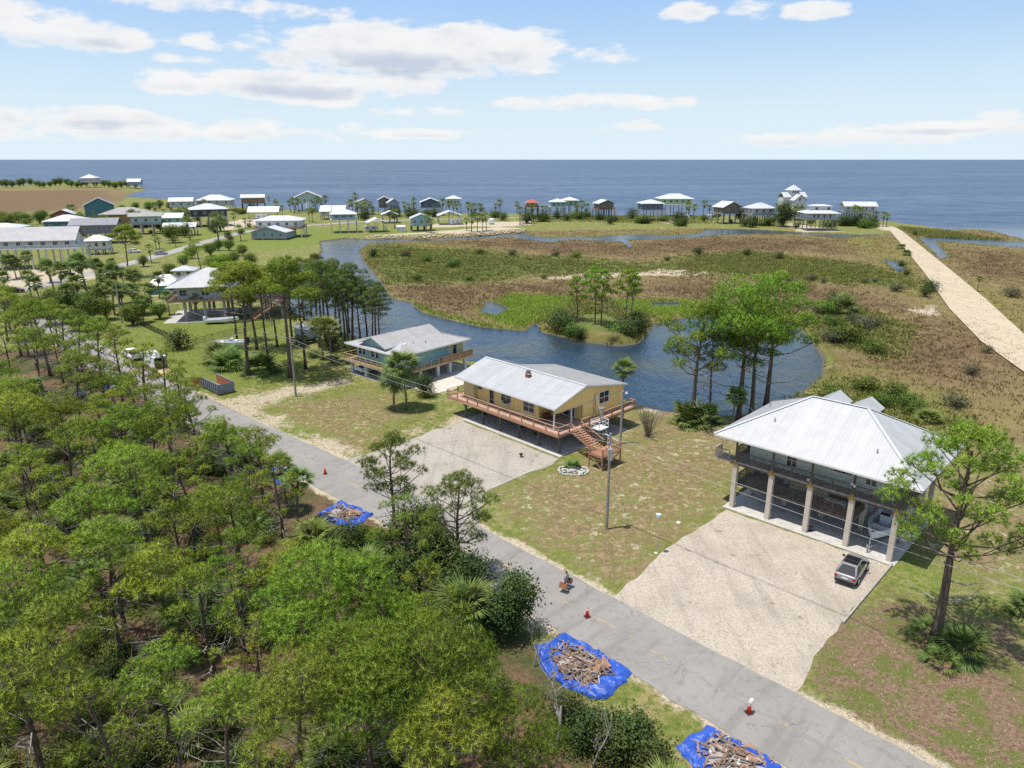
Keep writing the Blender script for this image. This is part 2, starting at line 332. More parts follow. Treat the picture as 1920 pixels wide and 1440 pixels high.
def ground_material():
    m = bpy.data.materials.new('ground'); m.use_nodes = True; t = NT(m.node_tree); b = t.n['Principled BSDF']
    geo = t.new('ShaderNodeNewGeometry'); P = geo.outputs['Position']
    def att(n):
        a = t.new('ShaderNodeAttribute'); a.attribute_name = n; s = t.new('ShaderNodeSeparateColor'); t.l.new(a.outputs['Color'], s.inputs[0])
        return s.outputs[0], s.outputs[1], s.outputs[2], a.outputs['Alpha']
    marsh, green, lime, forest = att('cov_a'); sand, dry, straw, shr = att('cov_b'); olive, brown, lush = att('cov_c')[:3]
    nb = t.noise(P, .045, 4, .6); nm = t.noise(P, .16, 5, .65, .4); nf = t.noise(P, .8, 5, .7); nff = t.noise(P, 3.2, 5, .75); nfg = t.noise(P, 14.0, 3, .7)
    sub = lambda a: t.math('SUBTRACT', a, .5)
    def thr(f, amp=.5, lo=.42, hi=.58, n=None):
        j = t.math('ADD', t.math('MULTIPLY', sub(n or nm), amp * 1.6), t.math('MULTIPLY', sub(nf), amp * .9))
        return t.smooth(t.math('ADD', f, j), lo, hi)
    # lawns: grass, thin yellow grass, dead straw and bare sand in patches of several sizes
    n1 = t.noise(P, .32, 6, .72, .3); n2 = t.noise(P, 1.25, 6, .78)
    pat = t.math('ADD', n1, t.math('MULTIPLY', sub(n2), .8))
    lawn = t.mix(t.smooth(n2, .42, .58), (.115, .155, .028), (.215, .22, .055)); lawn = t.mix(t.smooth(pat, .50, .62), lawn, (.30, .255, .115))
    lawn = t.mix(t.smooth(t.math('ADD', pat, t.math('MULTIPLY', sub(nb), .6)), .66, .74), lawn, (.44, .375, .27)); lawn = t.mix(t.math('MULTIPLY', t.smooth(lush, .3, .7), .8), lawn, t.mix(t.smooth(n2, .38, .62), (.115, .175, .026), (.20, .235, .045)))
    dryc = t.mix(t.smooth(n2, .40, .56), (.33, .235, .14), (.175, .135, .06)); dryc = t.mix(t.smooth(pat, .46, .60), dryc, (.185, .185, .055)); dryc = t.mix(t.smooth(t.math('ADD', t.noise(P, .9, 6, .78), t.math('MULTIPLY', sub(n1), .5)), .57, .65), dryc, (.50, .425, .31))
    c = t.mix(thr(dry, .65, .35, .65), lawn, dryc)
    strc = t.mix(t.smooth(nff, .36, .64), (.17, .105, .07), (.265, .175, .12)); strc = t.mix(t.smooth(pat, .46, .58), strc, t.mix(nff, (.09, .13, .022), (.17, .16, .05)))
    c = t.mix(thr(straw, .6, .4, .6), c, strc)
    # marsh
    mb = t.mix(t.smooth(nf, .32, .66), (.125, .088, .046), (.20, .145, .072)); mb = t.mix(t.smooth(nb, .46, .64), mb, (.22, .175, .068)); mb = t.mix(t.smooth(nff, .54, .74, 0, .6), mb, (.085, .055, .033))
    mb = t.mix(t.smooth(nm, .48, .64, 0, .85), mb, (.15, .15, .038))
    mb = t.mix(thr(brown, .9, .25, .75), t.mix(.45, mb, (.25, .20, .08)), t.mix(nf, (.135, .088, .046), (.19, .125, .065)))
    mo = t.mix(nf, (.15, .15, .03), (.23, .20, .06)); mb = t.mix(thr(olive, .6, .3, .7), mb, mo)
    mg = t.mix(t.smooth(nf, .34, .66), (.075, .12, .02), (.15, .185, .038)); mg = t.mix(t.smooth(nm, .55, .7), mg, (.21, .175, .06)); mg = t.mix(t.smooth(nff, .52, .7, 0, .6), mg, (.05, .08, .018))
    mb = t.mix(thr(green, .9, .3, .7), mb, mg)
    ml = t.mix(nf, (.19, .25, .03), (.27, .32, .045)); ml = t.mix(t.smooth(nb, .5, .64), ml, (.09, .15, .05)); mb = t.mix(thr(lime, .3, .4, .6), mb, ml)
    mb = t.mix(t.math('MULTIPLY', t.smooth(shr, .12, .5), t.smooth(nm, .40, .5)), mb, (.14, .13, .03))
    c = t.mix(thr(marsh, .25, .42, .58), c, mb)
    ff = t.mix(t.smooth(nff, .35, .65), (.12, .07, .042), (.215, .13, .08)); ff = t.mix(t.smooth(nm, .42, .6), ff, (.06, .085, .02)); ff = t.mix(t.smooth(nf, .56, .66), ff, (.04, .03, .02))
    c = t.mix(thr(forest, .25, .42, .58), c, ff)
    sc = t.mix(t.smooth(nff, .3, .7), (.40, .33, .235), (.58, .50, .375)); c = t.mix(thr(sand, .75, .36, .64), c, sc)
    c = t.mix(t.smooth(t.math('ADD', shr, t.math('MULTIPLY', sub(nm), .25)), .62, .76), c, t.mix(nff, (.085, .075, .045), (.16, .135, .085)))
    c = t.mix(t.smooth(nff, .30, .56, .42, 0), c, t.mix(.6, c, (.0, .0, .0))); c = t.mix(t.smooth(nfg, .30, .6, .45, 0), c, (.0, .0, .0)); c = t.mix(t.smooth(nfg, .52, .75, 0, .30), c, (.55, .47, .33))
    t.l.new(c, b.inputs['Base Color']); b.inputs['Roughness'].default_value = .95; b.inputs['Specular IOR Level'].default_value = .15
    bp = t.new('ShaderNodeBump'); bp.inputs['Strength'].default_value = .9; bp.inputs['Distance'].default_value = .12
    t.l.new(t.math('ADD', nff, t.math('MULTIPLY', nfg, .35)), bp.inputs['Height']); t.l.new(bp.outputs[0], b.inputs['Normal'])
    return m
me.materials.append(ground_material())

# ------------------------------------------------------------------ water
def water_material():
    m = bpy.data.materials.new('water'); m.use_nodes = True; t = NT(m.node_tree); b = t.n['Principled BSDF']
    geo = t.new('ShaderNodeNewGeometry'); P = geo.outputs['Position']
    mp = t.new('ShaderNodeMapping'); mp.inputs['Rotation'].default_value = (0, 0, R(35)); mp.inputs['Scale'].default_value = (1, .42, 1); t.l.new(P, mp.inputs[0]); V = mp.outputs[0]
    mp2 = t.new('ShaderNodeMapping'); mp2.inputs['Scale'].default_value = (.25, 1, 1); t.l.new(P, mp2.inputs[0])
    big = t.noise(mp2.outputs[0], .008, 4, .6); mid = t.noise(V, .06, 4, .6)
    sepP = t.new('ShaderNodeSeparateXYZ'); t.l.new(P, sepP.inputs[0])
    far = t.smooth(sepP.outputs[1], 350, 430); fine = t.noise(mp2.outputs[0], .12, 3, .7)
    deep = t.mix(t.smooth(t.math('ADD', t.math('MULTIPLY', big, .35), t.math('ADD', t.math('MULTIPLY', mid, .25), t.math('MULTIPLY', fine, .4))), .35, .65), (.024, .048, .094), (.090, .125, .182))  # pale and dark flecks painted into the sea colour to mimic wave glitter
    near = t.mix(t.smooth(t.noise(P, .035, 4, .6), .44, .60), (.016, .034, .058), (.042, .050, .038))
    t.l.new(t.mix(far, near, deep), b.inputs['Base Color'])
    t.l.new(t.mix(far, (.10,) * 3, (.35,) * 3), b.inputs['Roughness']); b.inputs['IOR'].default_value = 1.33
    t.l.new(t.mix(far, (.5,) * 3, (.16,) * 3), b.inputs['Specular IOR Level'])
    h = t.math('ADD', t.noise(V, 2.2, 3, .6, .3), t.math('MULTIPLY', t.noise(V, .6, 2, .6), 1.6))
    h = t.math('ADD', h, t.math('MULTIPLY', t.math('MULTIPLY', t.noise(V, .05, 4, .65), 9.0), far))
    bp = t.new('ShaderNodeBump'); bp.inputs['Strength'].default_value = 1.0; bp.inputs['Distance'].default_value = .13
    t.l.new(h, bp.inputs['Height']); t.l.new(bp.outputs[0], b.inputs['Normal'])
    return m
WATER = water_material()
sea = MB().add([(-90000, -600, -.5), (90000, -600, -.5), (90000, 90000, -.5), (-90000, 90000, -.5)], [(0, 1, 2, 3)]).build('sea', WATER); tag(sea, kind='structure')

# ------------------------------------------------------------------ roads and drives
def ribbon(pts, w, z, jitter=0.0):
    """pts: centreline (world); flat ribbon"""
    m = MB(); n = len(pts); L = []; Rr = []
    for i in range(n):
        a = Vector(pts[max(i - 1, 0)]); b = Vector(pts[min(i + 1, n - 1)]); d = (b - a).normalized(); q = Vector((-d.y, d.x))
        ww = w[i] if hasattr(w, '__len__') else w
        p = Vector(pts[i]); L.append(p + q * (ww / 2 + rnd.uniform(-1, 1) * jitter)); Rr.append(p - q * (ww / 2 + rnd.uniform(-1, 1) * jitter))
    vs = [(p.x, p.y, z) for p in L] + [(p.x, p.y, z) for p in Rr]
    return m.add(vs, [(i, n + i, n + i + 1, i + 1) for i in range(n - 1)])
def densify(pts, step):
    out = []
    for a, b in zip(pts[:-1], pts[1:]):
        a = Vector(a[:2]); b = Vector(b[:2]); k_ = max(1, int((b - a).length / step))
        out += [a.lerp(b, i / k_) for i in range(k_)]
    return out + [Vector(pts[-1][:2])]
def smoothline(pts, step, it=3):
    p = densify(pts, step)
    for _ in range(it): p = [p[0]] + [(p[i - 1] + p[i] * 2 + p[i + 1]) / 4 for i in range(1, len(p) - 1)] + [p[-1]]
    return p
def asphalt_material(name, c1, c2, crack=1.0):
    m = bpy.data.materials.new(name); m.use_nodes = True; t = NT(m.node_tree); b = t.n['Principled BSDF']
    geo = t.new('ShaderNodeNewGeometry'); mp = t.new('ShaderNodeMapping'); mp.inputs['Rotation'].default_value = (0, 0, R(44.4)); t.l.new(geo.outputs['Position'], mp.inputs[0]); P = mp.outputs[0]
    nb = t.noise(P, .22, 4, .6); nf = t.noise(P, 26, 3, .7); nm = t.noise(P, 1.4, 4, .6)
    c = t.mix(t.smooth(nb, .3, .7), c1, c2); c = t.mix(t.smooth(nf, .35, .7, 0, .45), c, tuple(x * 1.55 for x in c2)); c = t.mix(t.smooth(nm, .5, .75, 0, .4), c, tuple(x * .62 for x in c1))
    mp2 = t.new('ShaderNodeMapping'); mp2.inputs['Scale'].default_value = (.5, .06, 1); t.l.new(P, mp2.inputs[0])
    c = t.mix(t.smooth(t.noise(mp2.outputs[0], 1.6, 3, .5), .52, .68, 0, .35), c, tuple(x * .7 for x in c1))
    # cracks: cells cut mostly across the road
    wv = t.new('ShaderNodeVectorMath'); wv.operation = 'ADD'; nn = t.new('ShaderNodeTexNoise'); nn.inputs['Scale'].default_value = .9; nn.inputs['Detail'].default_value = 5; t.l.new(P, nn.inputs['Vector'])
    sc_ = t.new('ShaderNodeVectorMath'); sc_.operation = 'SCALE'; sc_.inputs['Scale'].default_value = 1.3; t.l.new(nn.outputs['Color'], sc_.inputs[0]); t.l.new(P, wv.inputs[0]); t.l.new(sc_.outputs[0], wv.inputs[1])
    for sx, sy, wdt, st in ((.30, .36, .0030, .8), (.75, .55, .0035, .40)):
        mp3 = t.new('ShaderNodeMapping'); mp3.inputs['Scale'].default_value = (sx, sy, 0); t.l.new(wv.outputs[0], mp3.inputs[0])
        vo = t.new('ShaderNodeTexVoronoi'); vo.feature = 'DISTANCE_TO_EDGE'; vo.inputs['Scale'].default_value = 1.0; t.l.new(mp3.outputs[0], vo.inputs['Vector'])
        cr = t.math('MULTIPLY', t.smooth(vo.outputs['Distance'], wdt * .4, wdt * 1.6, st * crack, 0), t.smooth(t.noise(P, .5, 2), .40, .52))
        c = t.mix(cr, c, (.025, .024, .024))
    t.l.new(c, b.inputs['Base Color']); b.inputs['Roughness'].default_value = .9; b.inputs['Specular IOR Level'].default_value = .25
    bp = t.new('ShaderNodeBump'); bp.inputs['Strength'].default_value = .35; bp.inputs['Distance'].default_value = .02; t.l.new(nf, bp.inputs['Height']); t.l.new(bp.outputs[0], b.inputs['Normal'])
    return m
ASPH = asphalt_material('asphalt', (.195, .183, .170), (.235, .222, .207), .62); ASPH2 = asphalt_material('pale_asphalt', (.21, .20, .19), (.30, .28, .26), .3)
r_end = G(20, 572)
main_line = [road_pt(-60 + 1.5 * i, 0) for i in range(109)] + smoothline([road_pt(103, 0), road_pt(125, 0), Vector((r_end.x, r_end.y)), Vector((G(-120, 548).x, G(-120, 548).y))], 2.0, 12)
road = tag(ribbon(main_line, RWID, .03, .12).build('road', ASPH), kind='structure')
side_px = [(-120, 566), (0, 552), (55, 541), (120, 524), (195, 507), (275, 485), (325, 472), (362, 460), (410, 447), (460, 434), (560, 424), (700, 414), (840, 411), (960, 408), (1100, 408), (1200, 408)]
side_line = smoothline([Vector((G(u, v).x, G(u, v).y)) for u, v in side_px], 3.0, 6)
tag(ribbon(side_line, 6.0, .036, .15).build('side_road', ASPH2), kind='structure')
# painted centre line: solid along the forest side, broken second line, both worn
def paint_material(name, col):
    m = bpy.data.materials.new(name); m.use_nodes = True; t = NT(m.node_tree); b = t.n['Principled BSDF']
    geo = t.new('ShaderNodeNewGeometry'); n = t.noise(geo.outputs['Position'], 5, 5, .7); n2 = t.noise(geo.outputs['Position'], .35, 2)
    w = t.smooth(t.math('ADD', n, t.math('MULTIPLY', n2, .8)), .74, .95)
    t.l.new(t.mix(w, col, (.20, .19, .18)), b.inputs['Base Color']); b.inputs['Roughness'].default_value = .85
    return m
YEL = paint_material('worn_yellow_paint', (.42, .30, .13))
for s0, s1, off in ((-40, 13.4, .06), (15.0, 17.6, .06), (22.4, 23.6, .10), (24.5, 38, .06), (38, 102, .05)):
    ribbon([road_pt(s0 + (s1 - s0) * i / 20, off) for i in range(21)], .12, .036).build('centre_line', YEL, road)
for s0, s1 in ((3.6, 8.4), (19.2, 22.8), (31, 34), (-9, -4)):
    ribbon([road_pt(s0, -.14), road_pt(s1, -.14)], .11, .037).build('centre_line', YEL, road)
# gravel and sand
def gravel_material(name, c1, c2, c3, sc=9.0, spot=None):
    m = bpy.data.materials.new(name); m.use_nodes = True; t = NT(m.node_tree); b = t.n['Principled BSDF']
    geo = t.new('ShaderNodeNewGeometry'); P = geo.outputs['Position']
    vo = t.new('ShaderNodeTexVoronoi'); vo.inputs['Scale'].default_value = sc; t.l.new(P, vo.inputs['Vector'])
    sepc = t.new('ShaderNodeSeparateColor'); t.l.new(vo.outputs['Color'], sepc.inputs[0])
    nb = t.noise(P, .25, 4, .6); nm = t.noise(P, 1.5, 5, .7)
    c = t.mix(sepc.outputs[0], c1, c2); c = t.mix(t.smooth(sepc.outputs[1], .72, .95), c, c3); c = t.mix(t.smooth(nb, .4, .7, 0, .4), c, tuple(x * .72 for x in c1))
    c = t.mix(t.smooth(nm, .62, .72, 0, .6), c, tuple(x * .55 for x in c1))
    mps = t.new('ShaderNodeMapping'); mps.inputs['Rotation'].default_value = (0, 0, R(44)); mps.inputs['Scale'].default_value = (.75, .07, 1); t.l.new(P, mps.inputs[0]); c = t.mix(t.smooth(t.noise(mps.outputs[0], 1.0, 4, .6), .50, .64, 0, .30), c, tuple(x * .62 for x in c1))
    if spot: c = t.mix(t.math('MULTIPLY', t.smooth(t.noise(P, 1.1, 5, .65), .60, .66), t.smooth(nb, .45, .6)), c, spot)
    t.l.new(c, b.inputs['Base Color']); b.inputs['Roughness'].default_value = .95; b.inputs['Specular IOR Level'].default_value = .15
    bp = t.new('ShaderNodeBump'); bp.inputs['Strength'].default_value = .8; bp.inputs['Distance'].default_value = .06; t.l.new(vo.outputs['Distance'], bp.inputs['Height']); t.l.new(bp.outputs[0], b.inputs['Normal'])
    return m
GRAVEL = gravel_material('shell_gravel', (.38, .33, .27), (.50, .44, .365), (.28, .235, .185), 13.0, (.22, .19, .12))
GRAVEL2 = gravel_material('worn_shell_gravel', (.35, .315, .27), (.44, .40, .345), (.25, .22, .18), 13.0, (.10, .095, .04))
SANDR = gravel_material('packed_sand', (.44, .37, .265), (.455, .385, .28), (.43, .36, .255), 2.5)
def sheet(name, px, m, z, sub=1.2, jit=.18):
    pts = [G(u, v) for u, v in px]; out = []
    for i in range(len(pts)):
        a, b = pts[i], pts[(i + 1) % len(pts)]; k_ = max(1, int((b - a).length / sub))
        for j in range(k_):
            p = a.lerp(b, j / k_); out.append((p.x + rnd.uniform(-jit, jit), p.y + rnd.uniform(-jit, jit), z))
    return tag(MB().add(out, [tuple(range(len(out)))]).build(name, m), kind='structure')
re_ = lambda s_: (road_pt(s_, -RWID / 2 - .02))
def px_of(p):
    d = Vector((p[0], p[1], (p[2] if len(p) > 2 else 0) - CAMH)); c = d.y * math.cos(PITCH) - d.z * math.sin(PITCH)
    return (960 + FPX * d.x / c, 720 - FPX * (d.y * math.sin(PITCH) + d.z * math.cos(PITCH)) / c)
sheet('gravel_drive', [(1362, 956), (1672, 1062), (1580, 1168), (1530, 1232), (1505, 1290), (1480, 1315), (1400, 1290), (1290, 1225), (1150, 1142), (1150, 1122), (1192, 1082), (1240, 1036)], GRAVEL, .022)
sheet('gravel_drive', [(640, 880), (650, 861), (750, 834), (812, 806), (866, 789), (1047, 861), (1036, 870), (975, 893), (915, 918), (900, 975), (870, 1000), (760, 945)], GRAVEL2, .022)
sand_l = [(1660, 424), (1668, 432), (1700, 470), (1740, 520), (1780, 578), (1840, 640), (1920, 697), (2060, 800)]
sand_r = [(1672, 424), (1690, 432), (1738, 470), (1790, 512), (1850, 562), (1920, 626), (2130, 770)]
tag(MB().add([(p.x, p.y, .025) for p in ([G(*q) for q in sand_l] + [G(*q) for q in sand_r[::-1]])], [tuple(range(len(sand_l) + len(sand_r)))]).build('sand_road', SANDR), kind='structure')
# ------------------------------------------------------------------ vegetation: prototypes
def np_mesh(name, V, F, m, N=None):
    me = bpy.data.meshes.new(name); me.vertices.add(len(V)); me.vertices.foreach_set('co', np.asarray(V, np.float32).ravel())
    k_ = F.shape[1]; me.loops.add(F.size); me.polygons.add(len(F)); me.loops.foreach_set('vertex_index', F.astype(np.int32).ravel())
    me.polygons.foreach_set('loop_start', np.arange(0, F.size, k_, dtype=np.int32)); me.polygons.foreach_set('loop_total', np.full(len(F), k_, np.int32))
    me.update(calc_edges=True); me.materials.append(m)
    if N is not None: me.polygons.foreach_set('use_smooth', np.ones(len(F), bool)); me.normals_split_custom_set_from_vertices(np.asarray(N, np.float32))
    return me
def unit(a): return a / (np.linalg.norm(a, axis=-1, keepdims=True) + 1e-9)
def leaf_material(name, c1, c2, c3, trans=.22, rand=.22, nscale=.5):
    m = bpy.data.materials.new(name); m.use_nodes = True; t = NT(m.node_tree); b = t.n['Principled BSDF']; out = t.n['Material Output']
    tc = t.new('ShaderNodeTexCoord'); oi = t.new('ShaderNodeObjectInfo'); geo = t.new('ShaderNodeNewGeometry')
    n = t.noise(tc.outputs['Object'], nscale, 2, .5); c = t.mix(t.smooth(n, .35, .65), c1, c2)
    c = t.mix(t.smooth(geo.outputs['Random Per Island'], .3, 1.0, 0, .75), c, c3)
    hs = t.new('ShaderNodeHueSaturation'); r = oi.outputs['Random']
    t.l.new(t.math('MULTIPLY_ADD', r, 2 * rand, 1 - rand), hs.inputs['Value']); t.l.new(t.math('MULTIPLY_ADD', t.math('FRACT', t.math('MULTIPLY', r, 7.3)), .05, .475), hs.inputs['Hue']); t.l.new(c, hs.inputs['Color'])
    t.l.new(hs.outputs[0], b.inputs['Base Color']); b.inputs['Roughness'].default_value = .6; b.inputs['Specular IOR Level'].default_value = .25
    tr = t.new('ShaderNodeBsdfTranslucent'); t.l.new(hs.outputs[0], tr.inputs[0]); ms = t.new('ShaderNodeMixShader'); ms.inputs[0].default_value = trans
    t.l.new(b.outputs[0], ms.inputs[1]); t.l.new(tr.outputs[0], ms.inputs[2]); t.l.new(ms.outputs[0], out.inputs[0]); return m
NEEDLE = leaf_material('pine_needles', (.26, .375, .04), (.36, .435, .055), (.17, .275, .032))
NEEDLE2 = leaf_material('bright_pine_needles', (.215, .385, .036), (.29, .43, .046), (.15, .28, .03))
NEEDLE3 = leaf_material('dark_pine_needles', (.14, .215, .038), (.19, .25, .046), (.10, .165, .034))
LEAFD = leaf_material('dark_broad_leaves', (.035, .065, .015), (.065, .105, .022), (.10, .14, .034), .22)
LEAFG = leaf_material('green_broad_leaves', (.10, .165, .024), (.155, .215, .036), (.07, .12, .02), .3)
LEAFS = leaf_material('grey_green_leaves', (.10, .115, .06), (.16, .165, .09), (.07, .09, .045), .25)
PALMG = leaf_material('palm_leaves', (.125, .185, .036), (.20, .24, .065), (.085, .135, .03), .25)
PALMD = leaf_material('dead_palm_leaves', (.22, .15, .08), (.30, .21, .12), (.16, .10, .055), .2)
GRASSM = leaf_material('marsh_blades', (.24, .18, .085), (.18, .175, .05), (.20, .15, .075), .25, .0, .03)
GRASSB = leaf_material('brown_marsh_blades', (.17, .112, .058), (.215, .145, .075), (.24, .175, .09), .25, .0, .06)
BARK = mat('pine_bark', (.075, .055, .045), (.17, .125, .10), 6, .95, bump=.8, bscale=14, spec=.15, rand=.15, stretch=(1, 1, .35))
BARKG = mat('grey_dead_wood', (.22, .20, .18), (.36, .33, .30), 5, .95, bump=.4, spec=.15, rand=.12)
PALMB = mat('palm_trunk', (.16, .125, .09), (.26, .215, .165), 9, .95, bump=.8, bscale=18, spec=.1, rand=.12, stretch=(.5, .5, 2.2))
def tufts(P, D, K, ln, wd, rng, spread=.85):
    """needle bursts at points P with directions D -> verts, tris, shading normals"""
    n = len(P); Du = unit(D); rv = unit(rng.normal(size=(n, K, 3))); d = unit(Du[:, None, :] * .62 + rv * spread)
    L = ln * rng.uniform(.8, 1.15, (n, K, 1)) * rng.uniform(.85, 1.2, (n, 1, 1)); side = unit(np.cross(d, unit(rng.normal(size=(n, K, 3))))) * wd * .5
    b = np.repeat(P[:, None, :], K, 1); V = np.stack([b - side, b + side, b + d * L], 2).reshape(-1, 3); F = np.arange(len(V)).reshape(-1, 3)
    tl = rng.normal(size=(n, 1, 3)) * .32; nm_ = unit(Du[:, None, :] * .7 + d * .75 + tl + np.array([0, 0, .22])); return V, F, np.repeat(nm_.reshape(-1, 3), 3, 0)
def pine_proto(seed, h=10.0, cb=.5, cr=3.0, prof='dome', needle=None, K=30, ln=.36, sp=.40, lean=.5, r0=None, stubs=11, wd=.022, nl=None, ql=1.0):
    """bare trunk, limbs to a few umbrella-shaped lobes, each lobe a shell of fine needle bursts over an open inside of twigs"""
    needle = needle or NEEDLE; rng = np.random.default_rng(seed); r = random.Random(seed); tr = MB(); n = 9; la = r.uniform(0, 6.28)
    def tp(s_): return np.array([math.cos(la) * lean * s_ ** 1.6 + .18 * math.sin(s_ * 7 + seed) * s_, math.sin(la) * lean * s_ ** 1.6 + .18 * math.cos(s_ * 6 + seed) * s_, s_ * h])
    R0 = r0 or h * .0165; rad = lambda s_: R0 * (1 - .82 * s_) + .03 + (.35 * R0 * max(0, 1 - s_ * 14))
    tr.tube([tp(i / n * .9) for i in range(n + 1)], [rad(i / n) for i in range(n + 1)], 8); top = tp(.9); lobes = []; H0 = cb * h
    if prof == 'dome':
        rm = cr * r.uniform(.66, .78); lobes.append((np.array([top[0], top[1], h - rm * .72]), rm, .72))
        k_ = r.choice((5, 6, 7)); a0 = r.uniform(0, 6.28)
        for i in range(k_): a = a0 + 6.283 * i / k_ + r.uniform(-.3, .3); d = cr * r.uniform(.55, .78); q = cr * r.uniform(.34, .48); lobes.append((np.array([top[0] + math.cos(a) * d, top[1] + math.sin(a) * d, H0 + (h - H0) * r.uniform(.30, .68)]), q, r.uniform(.55, .75)))
        for i in range(3): a = r.uniform(0, 6.28); d = cr * r.uniform(.3, .7); lobes.append((np.array([top[0] + math.cos(a) * d, top[1] + math.sin(a) * d, H0 + (h - H0) * r.uniform(.0, .3)]), cr * r.uniform(.16, .28), .6))
    elif prof == 'flat':
        k_ = r.choice((8, 9, 10)); a0 = r.uniform(0, 6.28); lobes.append((np.array([top[0], top[1], h - cr * .26]), cr * .44, .55))
        for i in range(k_): a = a0 + 2.4 * i; d = cr * math.sqrt((i + .8) / k_) * r.uniform(.72, .95); q = cr * r.uniform(.26, .40); lobes.append((np.array([top[0] + math.cos(a) * d, top[1] + math.sin(a) * d, h - (h - H0) * (.16 + .5 * (d / cr) ** 2 + r.uniform(-.1, .18)) - q * .4]), q, r.uniform(.42, .6)))
    else:
        k_ = nl or r.choice((17, 19, 22))
        for i in range(k_):
            x = (i + .5) / k_; a = i * 2.39996 + r.uniform(-.3, .3); w_ = (.42 + .65 * math.sin(math.pi * (x * .80 + .14))); d = cr * w_ * r.uniform(.55, 1.0) * (1 - .75 * max(0, x - .7) / .3); q = cr * r.uniform(.18, .29) * ql; c_ = tp(.9 * (cb + (1 - cb) * x)); lobes.append((np.array([c_[0] + math.cos(a) * d, c_[1] + math.sin(a) * d, H0 + (h - H0) * x * .97 + d * .12]), q, r.uniform(.55, .85)))
    TP = []; TD = []
    for (c, q, fl) in lobes:
        ph = [r.uniform(0, 6.28) for _ in range(3)]; m_ = max(14, int(2 * math.pi * q * q * 1.12 / sp ** 2)); hz = math.hypot(c[0] - top[0], c[1] - top[1]); foot = c + np.array([0, 0, -q * fl * .35])
        zs = min(max(foot[2] - .5 * hz - .25, H0 * .92), h * .86); p0 = tp(zs / h * .98); rr = max(.022, .016 * np.linalg.norm(foot - p0) + .014); mid = p0 + (foot - p0) * .55 + np.array([rng.normal() * .18, rng.normal() * .18, -.10 * hz]); tr.tube([p0, p0 + (mid - p0) * .5, mid, foot], [rr, rr * .85, rr * .7, rr * .5], 5, False)
        for i in range(m_):
            ct = 1 - 1.22 * (i + .5) / m_; st = math.sqrt(max(0, 1 - ct * ct)); az = i * 2.39996 + r.uniform(-.2, .2); k1 = 1 + .12 * math.sin(2 * az + ph[0]) + .10 * math.sin(3 * az + ph[1]) + .10 * math.sin(5 * az + 6 * ct + ph[2]) + r.uniform(-.24, .08)
            nrm = np.array([math.cos(az) * st, math.sin(az) * st, ct / fl * .8 + .15]); P_ = c + np.array([math.cos(az) * st * q, math.sin(az) * st * q, ct * q * fl]) * k1
            if r.random() < .12 or math.sin(3 * az + ph[1]) * math.sin(9 * ct + ph[0]) > .72: continue
            TP.append(P_); TD.append(nrm)
            if i % 5 == 0:
                md = foot + (P_ - foot) * .5 + rng.normal(size=3) * .06; tr.tube([foot, md, P_], [rr * .38, rr * .25, .008], 3, False)
            if i % 4 == 0: TP.append(foot + (P_ - foot) * r.uniform(.5, .85)); TD.append(nrm)
    db = MB()
    for i in range(stubs):
        s_ = cb * r.uniform(.35, 1.15); p0 = tp(s_ * .95); a_ = r.uniform(0, 6.28); L = cr * r.uniform(.4, 1.05); e_ = r.uniform(-.35, .35); p1 = p0 + np.array([math.cos(a_), math.sin(a_), e_]) * L * .5; p2 = p1 + np.array([math.cos(a_ + .4), math.sin(a_ + .4), e_ + .35]) * L * .5
        p15 = p1 + rng.normal(size=3) * L * .06; db.tube([p0, p15, p2], [rad(s_) * .30, rad(s_) * .20, .014], 4, False)
        for q in range(4): d_ = unit(rng.normal(size=3) + np.array([math.cos(a_), math.sin(a_), .2])); b0 = p15 + (p2 - p15) * (.1 + .28 * q); db.tube([b0, b0 + d_ * L * .22, b0 + d_ * L * .3 + np.array([0, 0, L * .1])], [.022, .014, .006], 3, False)
    V, F, N = tufts(np.array(TP), np.array(TD), K, ln, wd, rng)
    return tr.mesh('trunk', BARK, True), np_mesh('crown', V, F, needle, N), db.mesh('dead_branches', BARKG, True)
def leafy_proto(seed, h, rx, rz, base, nclump, nleaf, lsz, m, trunk=True, cl=.55):
    rng = np.random.default_rng(seed); r = random.Random(seed); tr = MB()
    c = []
    while len(c) < nclump:
        p = rng.uniform(-1, 1, 3); q = np.linalg.norm(p)
        if .45 < q < 1 and p[2] > -.75: c.append(p * np.array([rx, rx, rz]) * rng.uniform(.75, 1.1) + np.array([0, 0, base + rz]))
    c = np.array(c)
    if trunk:
        for i in range(0, nclump, max(1, nclump // 12)):
            p = c[i]; mid = p * np.array([.35, .35, .55]) + rng.normal(size=3) * .12
            tr.tube([(0, 0, 0), mid * .5 + np.array([0, 0, .05]), mid, p], [.05 + h * .008, .04 + h * .006, .05, .015], 5, False)
    else: tr.tube([(0, 0, 0), (0, 0, h * .3)], [.04, .02], 5)
    pos = np.repeat(c, nleaf, 0) + rng.normal(size=(nclump * nleaf, 3)) * cl * np.array([1, 1, .75]); pos[:, 2] = np.maximum(pos[:, 2], .05)
    nrm = unit(rng.normal(size=pos.shape) + np.array([0, 0, .8])); a = unit(np.cross(nrm, rng.normal(size=pos.shape))); b = np.cross(nrm, a)
    sz = lsz * rng.uniform(.6, 1.3, (len(pos), 1)); V = np.stack([pos - a * sz, pos - b * sz * .5, pos + a * sz, pos + b * sz * .5], 1).reshape(-1, 3)
    N = unit(unit(pos - np.repeat(c, nleaf, 0)) * .6 + unit(pos - np.array([0, 0, base + rz * .6])) * .7 + nrm * .5 + np.array([0, 0, .2])); N = np.repeat(N, 4, 0)
    return tr.mesh('trunk', BARK, True), np_mesh('crown', V, np.arange(len(V)).reshape(-1, 4), m, N)
